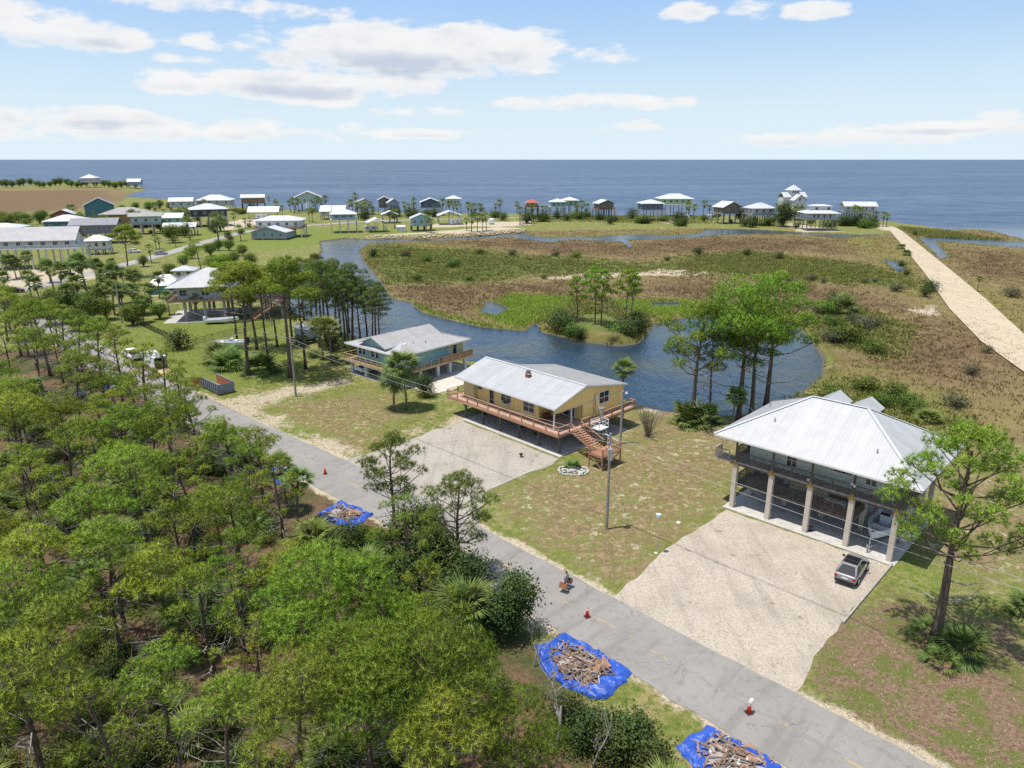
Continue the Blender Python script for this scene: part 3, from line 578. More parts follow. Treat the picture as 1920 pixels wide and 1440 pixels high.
def frond_mesh(seed, L=1.15, pet=.9, nbl=17, droop=.5, m=PALMG, arc=2.5):
    """fan leaf: points along +x, petiole then blades"""
    r = random.Random(seed); V = []; F = []
    def q3(a, b, c): V.extend([a, b, c]); F.append((len(V) - 3, len(V) - 2, len(V) - 1))
    z = lambda x: -droop * (x / (pet + L)) ** 2 * (pet + L) * .8
    V.extend([(0, -.025, 0), (0, .025, 0), (pet, .02, z(pet)), (pet, -.02, z(pet))]); F.append((0, 1, 2)); F.append((0, 2, 3))
    for i in range(nbl):
        t = -arc / 2 + arc * i / (nbl - 1) + r.uniform(-.05, .05); l = L * (1 - .28 * abs(t) / (arc / 2)) * r.uniform(.88, 1.08); w = .05
        ex, ey = math.cos(t), math.sin(t); mx, my = pet + ex * l * .5, ey * l * .5; tx, ty = pet + ex * l, ey * l; dz = -.16 * l * (1 + r.random())
        zb = z(pet); zm = z(pet) - droop * .28 * l * .5 + .06 * abs(t); zt = zm + dz - droop * .35 * l
        a = (pet, 0, zb); b = (mx - ey * w, my + ex * w, zm); c = (mx + ey * w, my - ex * w, zm); d = (tx, ty, zt)
        q3(a, b, c); q3(b, d, c)
    return np_mesh('frond', np.array(V), np.array(F), m)
FRONDS = [frond_mesh(i, 1.0 + .12 * (i % 3), .75 + .15 * (i % 2), 17, .35 + .2 * (i % 3)) for i in range(5)]
FRONDS_D = [frond_mesh(20 + i, .85, .6, 11, 1.2, PALMD) for i in range(3)]
FRONDS_F = [frond_mesh(40 + i, 1.05, .8, 9, .45) for i in range(3)]
def frond_set(seed, n, nd, lo=-.5, hi=1.45, sc=1.0):
    sc = sc * 1.3; n = int(n * 1.25)
    r = random.Random(seed); out = []
    for i in range(n):
        x = (i + .5) / n; out.append((i % 5, i * 2.39996 + r.uniform(-.3, .3), lo + (hi - lo) * x ** .9 + r.uniform(-.15, .15), sc * r.uniform(.85, 1.12), False))
    for i in range(nd): out.append((i % 3, i * 2.4 + r.random(), -1.05 + r.uniform(-.3, .25), sc * r.uniform(.8, 1.0), True))
    return out
def fr_mat(az, elv, sc, z0): return Matrix.Translation((0, 0, z0)) @ Matrix.Rotation(az, 4, 'Z') @ Matrix.Rotation(-elv, 4, 'Y') @ Matrix.Diagonal((sc, sc, sc, 1))
def palm_trunk(seed, h, r=.16, lean=.4):
    g = random.Random(seed); a = g.uniform(0, 6.28); m = MB()
    pts = [(math.cos(a) * lean * (i / 6) ** 2, math.sin(a) * lean * (i / 6) ** 2, h * i / 6) for i in range(7)]
    m.tube(pts, [r * (1.25 - .25 * min(1, i / 2)) * g.uniform(.94, 1.06) for i in range(7)], 8); return m.mesh('trunk', PALMB, True), pts[-1]
def palm_joined(seed, h, n=30, nd=9, sc=1.0, fine=True, trunk=True, lean=.4):
    """crown as one mesh (two materials)"""
    tm, top = palm_trunk(seed, h, lean=lean) if trunk else (None, (0, 0, .15))
    V = []; F = []; MI = []; o = 0
    for k_, az, elv, s_, dead in frond_set(seed, n, nd, -.45 if trunk else .05, 1.4, sc):
        src = FRONDS_D[k_ % 3] if dead else (FRONDS[k_] if fine else FRONDS_F[k_ % 3]); M = np.array(Matrix.Translation(top) @ fr_mat(az, elv, s_, 0))
        c = np.empty(len(src.vertices) * 3, np.float32); src.vertices.foreach_get('co', c); c = c.reshape(-1, 3) @ M[:3, :3].T + M[:3, 3]
        V.append(c); f = np.array([p.vertices[:] for p in src.polygons]) + o; F.append(f); MI += [1 if dead else 0] * len(f); o += len(c)
    cm = np_mesh('crown', np.vstack(V), np.vstack(F), PALMG); cm.materials.append(PALMD); cm.polygons.foreach_set('material_index', np.array(MI, np.int32)); return tm, cm
def bare_proto(seed, h, spread=1.0, depth=4, thick=None):
    r = random.Random(seed); m = MB()
    def rec(p, d, L, rad, dep):
        pts = [p]; q = Vector(p); dd = Vector(d)
        for i in range(3):
            dd = (dd + Vector((r.uniform(-.25, .25), r.uniform(-.25, .25), r.uniform(-.05, .2)))).normalized(); q = q + dd * L / 3; pts.append(q.copy())
        m.tube(pts, [rad, rad * .85, rad * .7, rad * .55], 5 if dep > 2 else 4, False)
        if dep > 0:
            for i in range(3 if dep > 1 else 4):
                nd = (dd + Vector((r.uniform(-1, 1), r.uniform(-1, 1), r.uniform(-.2, .7))) * spread).normalized(); rec(pts[r.choice((2, 3))], nd, L * r.uniform(.5, .78), rad * .5, dep - 1)
    rec(Vector((0, 0, 0)), Vector((r.uniform(-.2, .2), r.uniform(-.2, .2), 1)), h * .4, thick or h * .016, depth); return m.mesh('branches', BARKG, True)
def twig_bush(seed, h=3.0):
    r = random.Random(seed); m = MB()
    for i in range(34):
        a = r.uniform(0, 6.28); o = r.uniform(.15, .75); d = Vector((math.cos(a) * o, math.sin(a) * o, 1)).normalized(); p = Vector((r.uniform(-.15, .15), r.uniform(-.15, .15), 0)); q = p + d * h * r.uniform(.5, .7); e = q + (d + Vector((r.uniform(-.3, .3), r.uniform(-.3, .3), .2))).normalized() * h * .4; m.tube([p, q, e], [.03, .02, .006], 4, False)
        for k in range(7): b = p.lerp(q, r.uniform(.4, 1)) if k < 4 else q.lerp(e, r.random()); t = (d + Vector((r.uniform(-.8, .8), r.uniform(-.8, .8), r.uniform(-.1, .5)))).normalized(); m.tube([b, b + t * h * .22], [.012, .004], 3, False)
    return m.mesh('branches', BARKT, True)
BARKT = mat('brown_twigs', (.16, .115, .085), (.24, .18, .135), 5, .95)
random.seed(3)
PROTO = {}
def reg(kind, pairs): PROTO[kind] = pairs
reg('dome', [pine_proto(100 + i, 9.8 + (i % 3) * .8, .48, 2.9 + .3 * (i % 3), 'dome', NEEDLE) for i in range(6)])
reg('brt', [pine_proto(120 + i, 9.8, .40, 4.1, 'dome', NEEDLE2, 32, .36, .38) for i in range(3)])
reg('flat', [pine_proto(140 + i, 10.4, .54, 3.2, 'flat', NEEDLE, lean=1.2) for i in range(5)])
reg('open', [pine_proto(160 + i, 10.2, .36, 2.8, 'open', NEEDLE, 30, .35, .36, .6, nl=14 + 2 * (i % 3), ql=.78 + .1 * (i % 2)) for i in range(6)])
reg('road', [pine_proto(170 + i, 10.5, .40, 3.1, 'open', NEEDLE3, 30, .36, .34, .25, nl=30, ql=.92, stubs=5) for i in range(2)])
reg('isle', [pine_proto(174 + i, 13, .52, 2.6, 'open', NEEDLE2, 24, .45, .38, .5, .13, 6, .045, 16, 1.15) for i in range(3)])
reg('tall', [pine_proto(180 + i, 17, .55, 3.1, 'open', NEEDLE3, 18, .42, .38, .9, .24, 9, .036, 26, 1.0) for i in range(4)])
reg('tallb', [pine_proto(190 + i, 16, .44, 5.0, 'dome' if i else 'open', NEEDLE2, 18, .42, .36, .6, .30, 9, .034) for i in range(3)])
reg('tally', [pine_proto(195 + i, 18, .60, 5.2, 'flat', NEEDLE, 22, .45, .36, 1.2, .28, 9, .036) for i in range(3)])
reg('shrub', [leafy_proto(200 + i, 3, 1.5, 1.1, .1, 34, 42, .13, LEAFD) for i in range(3)])
reg('shrubg', [leafy_proto(210 + i, 2, 1.6, .8, .0, 34, 40, .13, LEAFG, True, .5) for i in range(3)])
reg('shrubs', [leafy_proto(220 + i, 2, 1.5, .7, .0, 30, 36, .11, LEAFS, True, .45) for i in range(2)])
reg('oak', [leafy_proto(230 + i, 6, 2.2, 2.4, .8, 70, 60, .16, LEAFD, True, .6) for i in range(3)])
reg('broad', [leafy_proto(240 + i, 6, 2.4, 2.2, 1.0, 70, 55, .16, LEAFG, True, .6) for i in range(2)])
reg('palm', [palm_joined(300 + i, 5.0 + .6 * i, 30, 9, 1.0, True, True, .5) for i in range(4)])
reg('palmf', [palm_joined(320 + i, 4.6 + .6 * i, 20, 5, 1.05, False, True, .3) for i in range(3)])
reg('palmetto', [palm_joined(340 + i, 0, 22, 3, .95, True, False) for i in range(3)])
reg('bare', [(bare_proto(400 + i, 7, .9, 4), None) for i in range(4)])
reg('twig', [(twig_bush(450), None)])
NAMES = dict(twig='twiggy_bush', road='pine_tree', isle='pine_tree', dome='pine_tree', brt='pine_tree', flat='pine_tree', open='pine_tree', tall='pine_tree', tallb='pine_tree', tally='pine_tree', shrub='shrub', shrubg='shrub', shrubs='shrub', oak='evergreen_tree', broad='broadleaf_tree',
             palm='palm_tree', palmf='palm_tree', palmetto='palmetto', bare='bare_tree')
CATS = dict(twiggy_bush='bush', pine_tree='tree', shrub='shrub', evergreen_tree='tree', broadleaf_tree='tree', palm_tree='palm', palmetto='palmetto', bare_tree='tree')
def plant(kind, p, sc=1.0, label='', group=None, rz=None, i=None, sxy=1.0):
    pr = PROTO[kind]; i = rnd.randrange(len(pr)) if i is None else i % len(pr); a, b = pr[i][:2]
    e = thing(NAMES[kind], label, CATS[NAMES[kind]], (p[0], p[1], p[2] if len(p) > 2 else 0), rnd.uniform(0, 6.28) if rz is None else rz, group)
    e.scale = (sc * sxy, sc * sxy, sc)
    if a is not None: obj('branches' if kind in ('bare', 'twig') else ('stem' if 'shrub' in kind else 'trunk'), a, e)
    if len(pr[i]) > 2: obj('dead_branches', pr[i][2], e)
    if b is not None: obj('foliage' if 'shrub' in kind or kind == 'palmetto' else 'crown', b, e)
    return e
def near_palm(p, h, seed, label, n=26, nd=8, sc=1.0, lean=.5, trunk=True, name=None, group=None):
    """a palm close enough to tell its leaves apart: each frond is a part"""
    e = thing(name or ('palm_tree' if trunk else 'palmetto'), label, 'palm' if trunk else 'palmetto', (p[0], p[1], 0), 0, group)
    top = (0, 0, .12)
    if trunk: tm, top = palm_trunk(seed, h, lean=lean); obj('trunk', tm, e)
    for k_, az, elv, s_, dead in frond_set(seed, n, nd, -.4 if trunk else .1, 1.4, sc):
        o = obj('frond', FRONDS_D[k_ % 3] if dead else FRONDS[k_], e); o.matrix_local = Matrix.Translation(top) @ fr_mat(az, elv, s_, 0)
    return e
# ------------------------------------------------------------------ vegetation: planting
def inside(p, poly):
    c = False; n = len(poly)
    for i in range(n):
        a = poly[i]; b = poly[i - 1]
        if (a[1] > p[1]) != (b[1] > p[1]) and p[0] < (b[0] - a[0]) * (p[1] - a[1]) / (b[1] - a[1]) + a[0]: c = not c
    return c
taken = []
def zone(p, h=6.0):
    u, v = px_of((p[0], p[1], h)); a = 'upper' if v < 850 else 'middle' if v < 1120 else 'lower'; b = 'far left' if u < 160 else 'left' if u < 380 else 'centre' if u < 640 else 'right'
    return a + ' ' + b
KIND = dict(dome='round-crowned pine', flat='flat-topped pine', open='thin open-crowned pine', brt='bright green pine')
WOODL = None
def crown_at(kind, u, v, h, sc, label=WOODL, group='pines of the wood beside the road', **k_):
    p = G(u, v, h); taken.append((p.x, p.y, 2.3 * sc)); label = label or KIND[kind] + ' standing in the ' + zone(p) + ' of the wood'; return plant(kind, (p.x, p.y, 0), sc, label, group, **k_)
# crowns that can be told apart in the wood (pixel of the crown's middle, its height above ground)
crown_at('brt', 590, 1110, 7.0, 1.05, 'broad bright green dome-shaped pine in the middle of the wood', i=0)
crown_at('brt', 800, 1275, 6.6, 1.1, 'bright yellow-green pine beside the nearest blue tarp', i=1)
crown_at('brt', 720, 1160, 6.0, .8, 'pine crown between the two large bright domes', i=2)
for u, v, h, s_, kd in [(310, 785, 7.5, 1.0, 'dome'), (215, 800, 7.5, .95, 'flat'), (120, 850, 7, 1.0, 'open'), (260, 925, 7, 1.0, 'dome'), (350, 905, 7, .95, 'open'), (520, 905, 6, .85, 'open'),
                        (440, 985, 6.5, .9, 'dome'), (330, 1015, 6.5, 1.0, 'open'), (150, 985, 7, 1.0, 'flat'), (50, 930, 7, 1.0, 'open'), (60, 1060, 7, 1.0, 'flat'), (200, 1090, 6.5, 1.0, 'open'), (300, 1120, 6, .9, 'flat'),
                        (50, 1180, 6.5, 1.0, 'dome'), (440, 1090, 6, .8, 'open'), (130, 1260, 6, 1.0, 'flat'), (60, 1370, 6, 1.05, 'dome'), (200, 1380, 5.5, .9, 'open'), (480, 1235, 4, .7, 'open'), (560, 1400, 4.5, .9, 'dome'),
                        (690, 1390, 4.5, .85, 'dome'), (960, 1385, 4.0, .62, 'brt'), (640, 1290, 5, .75, 'dome'), (420, 1410, 4, .8, 'flat'), (300, 1290, 5, .8, 'flat'),
                        (60, 640, 8, 1.0, 'flat'), (130, 690, 9, 1.1, 'flat'), (30, 730, 7.5, .95, 'dome'), (20, 800, 7.5, 1.0, 'dome'), (110, 780, 6, .8, 'dome'), (40, 600, 7, .9, 'flat'), (200, 690, 6.5, .8, 'open'), (90, 585, 6, .8, 'flat')]:
    crown_at(kd, u, v, h, s_)
for u, v, h, s_ in [(265, 690, 6.5, .85), (335, 740, 5.0, .7)]: crown_at('open', u, v, h, s_, 'thin pine at the edge of the road near the dumpster' if u > 300 else 'thin open pine standing by the road in front of the white trailer')
for u, v, h in [(232, 765, 12), (160, 728, 12), (320, 802, 11), (95, 705, 13), (278, 785, 11), (195, 745, 12), (40, 668, 12), (130, 700, 11), (70, 690, 11), (15, 640, 11), (350, 815, 9.5)]:
    p = G(u, v); taken.append((p.x, p.y, 2.3)); kd_ = 'flat' if u % 2 else 'open'; plant(kd_, p, h / 10.2, ('flat-topped' if u % 2 else 'open-crowned') + ' pine on the far roadside ' + ('behind the ditch' if u < 150 else 'opposite the white trailer' if u < 300 else 'opposite the dumpster'), 'pines of the far roadside')
# the two slender pines at the roadside
for (u, v, h, lb, i_) in ((740, 1003, 10.5, 'slender pine standing alone before the gravel drive of the yellow house', 0), (862, 1085, 10.0, 'slender pine rising out of the dark shrubs at the roadside', 1)):
    p = G(u, v); taken.append((p.x, p.y, 2)); plant('road', p, h / 10.5, lb, 'roadside pines', i=i_)
forest_w = [tuple(q) for q in gp(FOREST)]
clear = [tuple(q) for q in gp([(560, 960), (730, 960), (740, 1080), (640, 1040), (590, 1000)])]; gap1 = [tuple(q) for q in gp([(410, 1240), (520, 1210), (540, 1330), (420, 1340)])]
tarp_zone = [tuple(q) for q in gp([(1010, 1165), (1180, 1270), (1180, 1345), (1080, 1345), (960, 1330), (960, 1200)])]; ditch_w = [tuple(q) for q in gp(DITCH)]
gaps = [clear, gap1, tarp_zone, ditch_w, [tuple(q) for q in gp([(585, 960), (700, 1000), (640, 1020), (580, 990)])], [tuple(q) for q in gp([(1180, 1300), (1500, 1500), (1250, 1500), (1100, 1400)])]]
r2 = random.Random(11); cnt = 0
# places that stay open to view over the wood (in the picture): crowns must not stand before them
OPEN = [[(560, 925), (720, 925), (760, 990), (745, 1110), (640, 1090), (590, 1010)], [(980, 1170), (1220, 1250), (1230, 1450), (1010, 1450), (960, 1330)], [(1100, 1330), (1600, 1330), (1600, 1600), (1060, 1600)], [(640, 830), (1010, 960), (1010, 1180), (880, 1150), (830, 1010), (700, 930)],
        [(420, 1225), (540, 1215), (545, 1340), (425, 1345)], [(215, 1150), (300, 1150), (300, 1210), (215, 1210)], [(80, 720), (175, 715), (180, 765), (90, 770)], [(300, 990), (360, 990), (360, 1090), (280, 1080)], [(880, 1230), (980, 1200), (980, 1330), (900, 1330)], [(130, 1180), (200, 1180), (210, 1240), (130, 1240)]]
def blocked(p, hs): return any(inside(px_of((p[0], p[1], z_)), q) for z_ in hs for q in OPEN)
for _ in range(9000):
    y_ = r2.uniform(17, 112); x_ = r2.uniform(-.86 * (y_ + 6) - 4, 12); p = (x_, y_)
    if not inside(p, forest_w) or any(inside(p, g_) for g_ in gaps): continue
    droad = ((Vector(p) - Vector((RA.x, RA.y))).dot(rq)) - RWID
    if droad < 2.6: continue
    if blocked(p, (5.0, 7.5)): continue
    md = 4.5 if y_ < 62 else 3.7
    if any((x_ - a) ** 2 + (y_ - b) ** 2 < (md * .5 + c * .55) ** 2 for a, b, c in taken): continue
    s_ = r2.uniform(.6, 1.0); taken.append((x_, y_, 2.3 * s_)); cnt += 1
    kd_ = r2.choice(['dome', 'flat', 'flat', 'open', 'open', 'open']); plant(kd_, p, s_, KIND[kd_] + ' standing in the ' + zone(p) + ' of the wood', 'pines of the wood beside the road')
    if cnt > 72: break
# undergrowth of the wood
ug = []
for _ in range(6000):
    y_ = r2.uniform(17, 108); x_ = r2.uniform(-.84 * (y_ + 6) - 3, 13); p = (x_, y_)
    if not inside(p, forest_w): continue
    droad = ((Vector(p) - Vector((RA.x, RA.y))).dot(rq)) - RWID
    if droad < 2.2 or any(inside(p, g_) for g_ in gaps[1:]) or inside(px_of((x_, y_, 1.2)), OPEN[4]) or inside(px_of((x_, y_, 1.5)), OPEN[1]): continue
    if any((x_ - a) ** 2 + (y_ - b) ** 2 < 1.5 ** 2 for a, b in ug): continue
    ug.append(p); q = r2.random()
    if q < .16: plant('palmetto', p, r2.uniform(.8, 1.25), 'palmetto on the floor of the ' + zone(p, 1) + ' of the wood', 'palmettos of the wood')
    elif q < .60: plant('shrub', p, r2.uniform(.5, .95), 'dark leafy shrub in the ' + zone(p, 1) + ' of the wood', 'undergrowth of the wood')
    elif q < .86: plant('shrubg', p, r2.uniform(.5, .9), 'green leafy shrub in the ' + zone(p, 1) + ' of the wood', 'green undergrowth of the wood')
    elif q < .95: plant('bare', p, r2.uniform(.45, .8), 'grey leafless small tree in the ' + zone(p, 2) + ' of the wood', 'bare trees of the wood')
    else: plant('palm', p, r2.uniform(.5, .75), 'palm among the pines in the ' + zone(p, 3) + ' of the wood', 'palms of the wood')
    if len(ug) > 270: break
def at(kind, u, v, sc, label, group=None, **k_): p = G(u, v); return plant(kind, p, sc, label, group, **k_)
# dark thicket, cedar and palm at the road edge
for u, v, s_ in [(775, 1060, 1.0), (820, 1110, 1.05), (770, 1140, .9), (845, 1165, .8), (800, 1020, .75), (880, 1130, .8)]: at('oak', u, v, s_, 'dark evergreen in the thicket at the road edge below the slender pines', 'dark roadside thicket')
at('oak', 965, 1185, .95, 'dense dark green cedar leaning over the road edge', sxy=.72, i=1)
at('oak', 940, 1200, .7, 'low evergreen beside the dark cedar at the road edge')
near_palm(G(862, 1195), 2.4, 31, 'palm with drooping pale fronds beside the dark cedar at the road', 26, 9, 1.15)
for u, v, s_ in [(650, 1040, .8), (690, 1060, .85), (620, 1020, .6), (660, 1075, .8), (700, 1020, .6), (720, 1085, .7), (610, 1060, .7), (680, 1005, .55), (665, 1020, .6), (640, 1005, .5), (700, 1045, .7), (720, 1010, .5), (630, 1050, .7), (675, 1085, .8), (725, 1055, .7), (605, 1000, .5), (650, 1100, .8)]: at('shrubg', u, v, s_, 'low bright green bush beside the upper blue tarp', 'bushes by the upper tarp')
for u, v, s_ in [(1060, 1345, .75), (1120, 1375, .85), (1180, 1400, .9), (1140, 1420, .9), (1220, 1440, .8), (1090, 1395, .8), (1200, 1375, .6)]: at('shrub', u, v, s_, 'low dark green bush below the nearest blue tarp', 'bushes below the nearest tarp')
at('bare', 1045, 1400, 1.0, 'large grey leafless tree spreading over the nearest blue tarp', i=0, sxy=1.25); at('bare', 1000, 1250, .6, 'small grey leafless tree left of the nearest blue tarp', i=1); at('bare', 1110, 1440, .7, 'grey leafless tree at the bottom edge of the picture', i=2)
at('bare', 432, 905, .8, 'pale leafless tree at the road edge behind the wood', i=3); at('bare', 40, 900, .9, 'grey bare bushy tree at the far left of the wood', i=2)
for u, v in [(415, 850), (440, 870), (470, 880)]: at('palmetto', u, v, 1.3, 'palmetto by the road near the pale leafless tree', 'palmettos near the bare tree')
for u, v, s_ in [(540, 960, 1.0), (560, 985, .9)]: at('palm', u, v, s_ * .8, 'shaggy palm hugging the road edge above the upper tarp', 'palms above the upper tarp')
# right-hand pine and palmetto
p = G(1752, 1205); e = thing('pine_tree', 'tall pine with rough bark standing before the right-hand house', 'tree', (p.x, p.y, 0), 0)
a_, b_, c_ = pine_proto(555, 17.0, .47, 5.0, 'open', NEEDLE, 26, .38, .33, 1.2, .36, 6, .026, 36, .74)
obj('dead_branches', c_, e); ob1 = obj('trunk', a_, e); ob2 = obj('crown', b_, e); e.rotation_euler = (0, 0, 0)
near_palm(G(1800, 1225), 0, 41, 'large green palmetto at the foot of the right-hand pine', 24, 2, 1.0, trunk=False)
near_palm(G(1745, 1200), 0, 42, 'small palmetto left of the right-hand pine trunk', 10, 1, .8, trunk=False); near_palm(G(1765, 1250), 0, 43, 'small yellow-green palmetto in front of the large one', 7, 0, .7, trunk=False)
at('palmetto', 1925, 1150, .9, 'palmetto cut by the right edge of the picture'); at('palm', 1960, 830, 1.0, 'palm standing at the right edge behind the pine')
# lagoon-side pines
for u, v, h, kd, i_, lb in [(1297, 790, 17.0, 'tallb', 0, 'leftmost pine of the bright group between yellow house and lagoon'), (1330, 775, 12.0, 'tall', 0, 'thin pine second from left in the bright lagoon group'),
                            (1384, 795, 20.0, 'tallb', 1, 'tallest pine of the bright group at the lagoon'), (1408, 782, 17.0, 'tallb', 2, 'pine right behind the tallest one at the lagoon'), (1436, 762, 19.5, 'tallb', 0, 'rightmost pine of the bright lagoon group')]:
    at(kd, u, v, h / (17 if kd == 'tall' else 16), lb, 'bright pines at the lagoon', i=i_)
at('palm', 1372, 800, .75, 'palm among the trunks of the bright lagoon pines'); 
for u, v in [(1290, 795), (1315, 792)]: at('palmetto', u, v, 1.5, 'palmetto clump at the foot of the lagoon pines', 'palmettos at the lagoon pines')
at('palm', 1165, 760, .85, 'palm behind the rear corner of the yellow house'); at('twig', 1214, 818, 1.35, 'leafless twiggy shrub on the lawn right of the yellow house')
# palms in front of the blue house
near_palm(G(739, 770), 4.4, 51, 'shorter left palm of the pair on the lawn before the blue house', 24, 8, 1.1, .9); near_palm(G(763, 767), 6.4, 52, 'taller right palm of the pair on the lawn before the blue house', 30, 16, 1.3, -.5)
at('shrubg', 800, 745, .8, 'rounded green bush right of the two lawn palms'); at('oak', 795, 742, .62, 'small green tree right of the two lawn palms')
# pines of the left yard
for u, v, h, kd, i_, lb in [(467, 708, 19, 'tally', 0, 'tall yard pine with leaning trunk left of the palmettos'), (545, 708, 20, 'tally', 1, 'tall yard pine in front of the small shed trailer'), (482, 655, 17, 'tally', 2, 'tall yard pine behind the boat trailer'), (573, 692, 16, 'tall', 1, 'slim yard pine right of the tallest one'),
                            (548, 640, 17, 'tall', 2, 'slim pine behind the shed trailer')]: at(kd, u, v, h / (18 if kd == 'tally' else 17), lb, 'yard pines', i=i_)
for u, v, h, i_ in [(610, 640, 16, 0), (622, 660, 17, 1), (648, 652, 15, 2), (655, 660, 14, 3), (662, 648, 16, 0), (690, 650, 13, 1), (700, 655, 12, 2), (712, 660, 12.5, 3), (640, 632, 15, 1), (596, 628, 15, 2), (585, 610, 14, 3), (676, 640, 13, 0), (602, 600, 15, 1), (630, 618, 15, 0), (655, 625, 13, 2), (570, 600, 14, 0), (705, 640, 12, 1), (600, 650, 15, 3)]:
    at('tall', u, v, h / 17, 'dark pine in the row along the canal bank', 'dark canal pines', i=i_, sxy=1.12)
for u, v, s_ in [(620, 655, 1.3), (700, 668, 1.0), (660, 668, 1.0), (740, 668, .9)]: at('shrub', u, v, s_, 'dark bush under the canal pines', 'bushes under the canal pines')
for u, v, s_ in [(622, 680, 1.05), (606, 672, .9)]: at('palm', u, v, s_, 'palm beside the shed trailer', 'palms by the shed trailer')
for u, v in [(430, 690), (490, 700), (415, 680)]: at('palmetto', u, v, 1.7, 'palmetto clump under the tall yard pines', 'palmettos in the left yard')
for u, v, s_, k_ in [(335, 655, 1.5, 'shrub'), (590, 670, .8, 'shrubg'), (420, 665, 1.0, 'shrubg'), (565, 645, .9, 'palmetto')]: at(k_, u, v, s_, {335: 'round dark green bush by the black fence', 590: 'low bush beside the shed trailer', 420: 'yellow-green bush hiding the boat trailer', 565: 'palmetto between the yard pines'}[u])
# palm grove of the left neighbourhood
gl = 'palm of the dense grove behind the black fence'
r3 = random.Random(5)
for u, v, h in [(31, 523, 5), (60, 518, 5), (40, 520, 4.5), (77, 574, 5), (105, 560, 6), (120, 570, 6), (140, 555, 7), (150, 575, 6), (165, 560, 7), (183, 537, 5), (190, 537, 5), (130, 590, 5), (200, 575, 5), (215, 590, 5.5), (235, 600, 5), (255, 590, 5), (270, 605, 4), (225, 570, 6), (210, 515, 4)]:
    at('palm', u, v, h / 5.0, gl, 'palms of the left grove')
for u, v, s_ in [(150, 590, 1.0), (175, 600, 1.1), (200, 600, .9), (120, 585, .9), (250, 610, .9), (270, 590, .9), (100, 575, .8), (185, 575, 1.0), (300, 598, .7)]: at('broad', u, v, s_, 'dark rounded tree inside the palm grove', 'trees of the left grove')
for u, v, h, kd, i_, lb in [(242, 520, 16, 'tally', 2, 'lone tall pine beside the curved road'), (378, 512, 10, 'flat', 1, 'pine with flat crown behind the sage house'), (20, 620, 9, 'dome', 2, 'pine in front of the curve of the road'), (110, 650, 9, 'flat', 0, 'pine at the end of the main road')]: at(kd, u, v, h / {'tally': 18, 'flat': 10, 'dome': 10}[kd], lb, i=i_)
for u, v, s_ in [(320, 520, .8), (345, 500, .7), (400, 505, .8), (425, 500, .7), (440, 495, .8), (270, 500, .7), (250, 535, 1.0)]: at('broad', u, v, s_, 'green tree around the sage house', 'trees around the sage house')
for u, v, h in [(284, 493, 5), (293, 467, 5), (330, 463, 4), (365, 440, 4.5), (452, 452, 6), (410, 455, 9), (440, 424, 5), (460, 428, 4.5), (470, 428, 4), (505, 385, 5), (518, 388, 5), (300, 470, 4)]: at('palmf', u, v, h / 5.2, 'palm beside the side road of the left neighbourhood', 'palms along the side road')
for u, v, h in [(300, 560, 5), (285, 575, 5), (318, 590, 4), (250, 560, 6), (345, 560, 4), (160, 540, 6), (95, 530, 5), (60, 560, 5), (200, 550, 6), (235, 545, 5), (370, 600, 4), (15, 525, 5), (10, 560, 5)]: at('palm', u, v, h / 5.6, 'palm scattered between the grove and the sage house', 'palms near the sage house')
for u, v, s_ in [(395, 480, .9), (410, 470, .8), (360, 485, .8), (430, 470, .8), (455, 480, .8), (470, 500, .9), (60, 595, 1.0), (95, 610, 1.0), (30, 600, 1.0), (140, 620, .9), (165, 630, .8)]: at('broad', u, v, s_, 'broad green tree beside the road of the left neighbourhood', 'roadside trees of the left neighbourhood')
for u, v, h in [(430, 600, 15), (445, 640, 16), (505, 690, 17), (520, 650, 16)]: at('tally', u, v, h / 18, 'tall pine behind the other yard pines', 'rear yard pines', sxy=.8)
for u, v, h in [(395, 545, 9), (352, 520, 8)]: at('flat', u, v, h / 10, 'pine standing before the sage house', 'pines at the sage house')
# far palms and trees along the coast
far = [(545, 398), (552, 400), (560, 398), (595, 398), (602, 399), (610, 397), (588, 397), (655, 400), (662, 402), (672, 410), (684, 410), (700, 408), (760, 402), (768, 404), (776, 406), (842, 402), (850, 404), (858, 405), (884, 410), (892, 412), (900, 411), (906, 410), (878, 408), (930, 402), (938, 402),
       (970, 400), (990, 414), (1000, 416), (1018, 408), (1024, 410), (1090, 410), (1098, 409), (1080, 412), (1290, 410), (1300, 409), (1318, 406), (1330, 405), (1490, 420), (1500, 421), (1600, 424), (1610, 426), (1625, 425), (1655, 425), (1662, 424), (1640, 424), (580, 415), (586, 417), (520, 405), (530, 405), (740, 428), (800, 436), (808, 437),
       (884, 435), (895, 434), (905, 433), (912, 432), (975, 422), (875, 432), (668, 390), (690, 396), (775, 393), (830, 404)]
for u, v in far: at('palmf', u, v, r3.uniform(1.0, 1.5), 'small palm among the houses along the coast', 'palms along the coast')
for u, v, s_, lb in [(1468, 425, 2.3, 'large dark round tree left of the white tower house'), (1388, 418, 1.5, 'dark green tree in front of the white hip-roofed coast house')]: at('oak', u, v, s_, lb)
for u, v, s_ in [(340, 388, 1.2), (300, 392, 1.2), (280, 396, 1.2), (255, 395, 1.1), (320, 394, 1.1), (230, 400, 1.0), (20, 430, 1.5), (50, 425, 1.4), (75, 420, 1.3), (5, 425, 1.5), (35, 418, 1.2), (1345, 412, .9), (1440, 424, .9), (1520, 424, .8), (1320, 416, .8)]:
    at('broad', u, v, s_, 'green tree behind the houses of the left shore' if u < 400 else 'low green tree between the coast houses', 'far trees left' if u < 400 else 'far trees right')
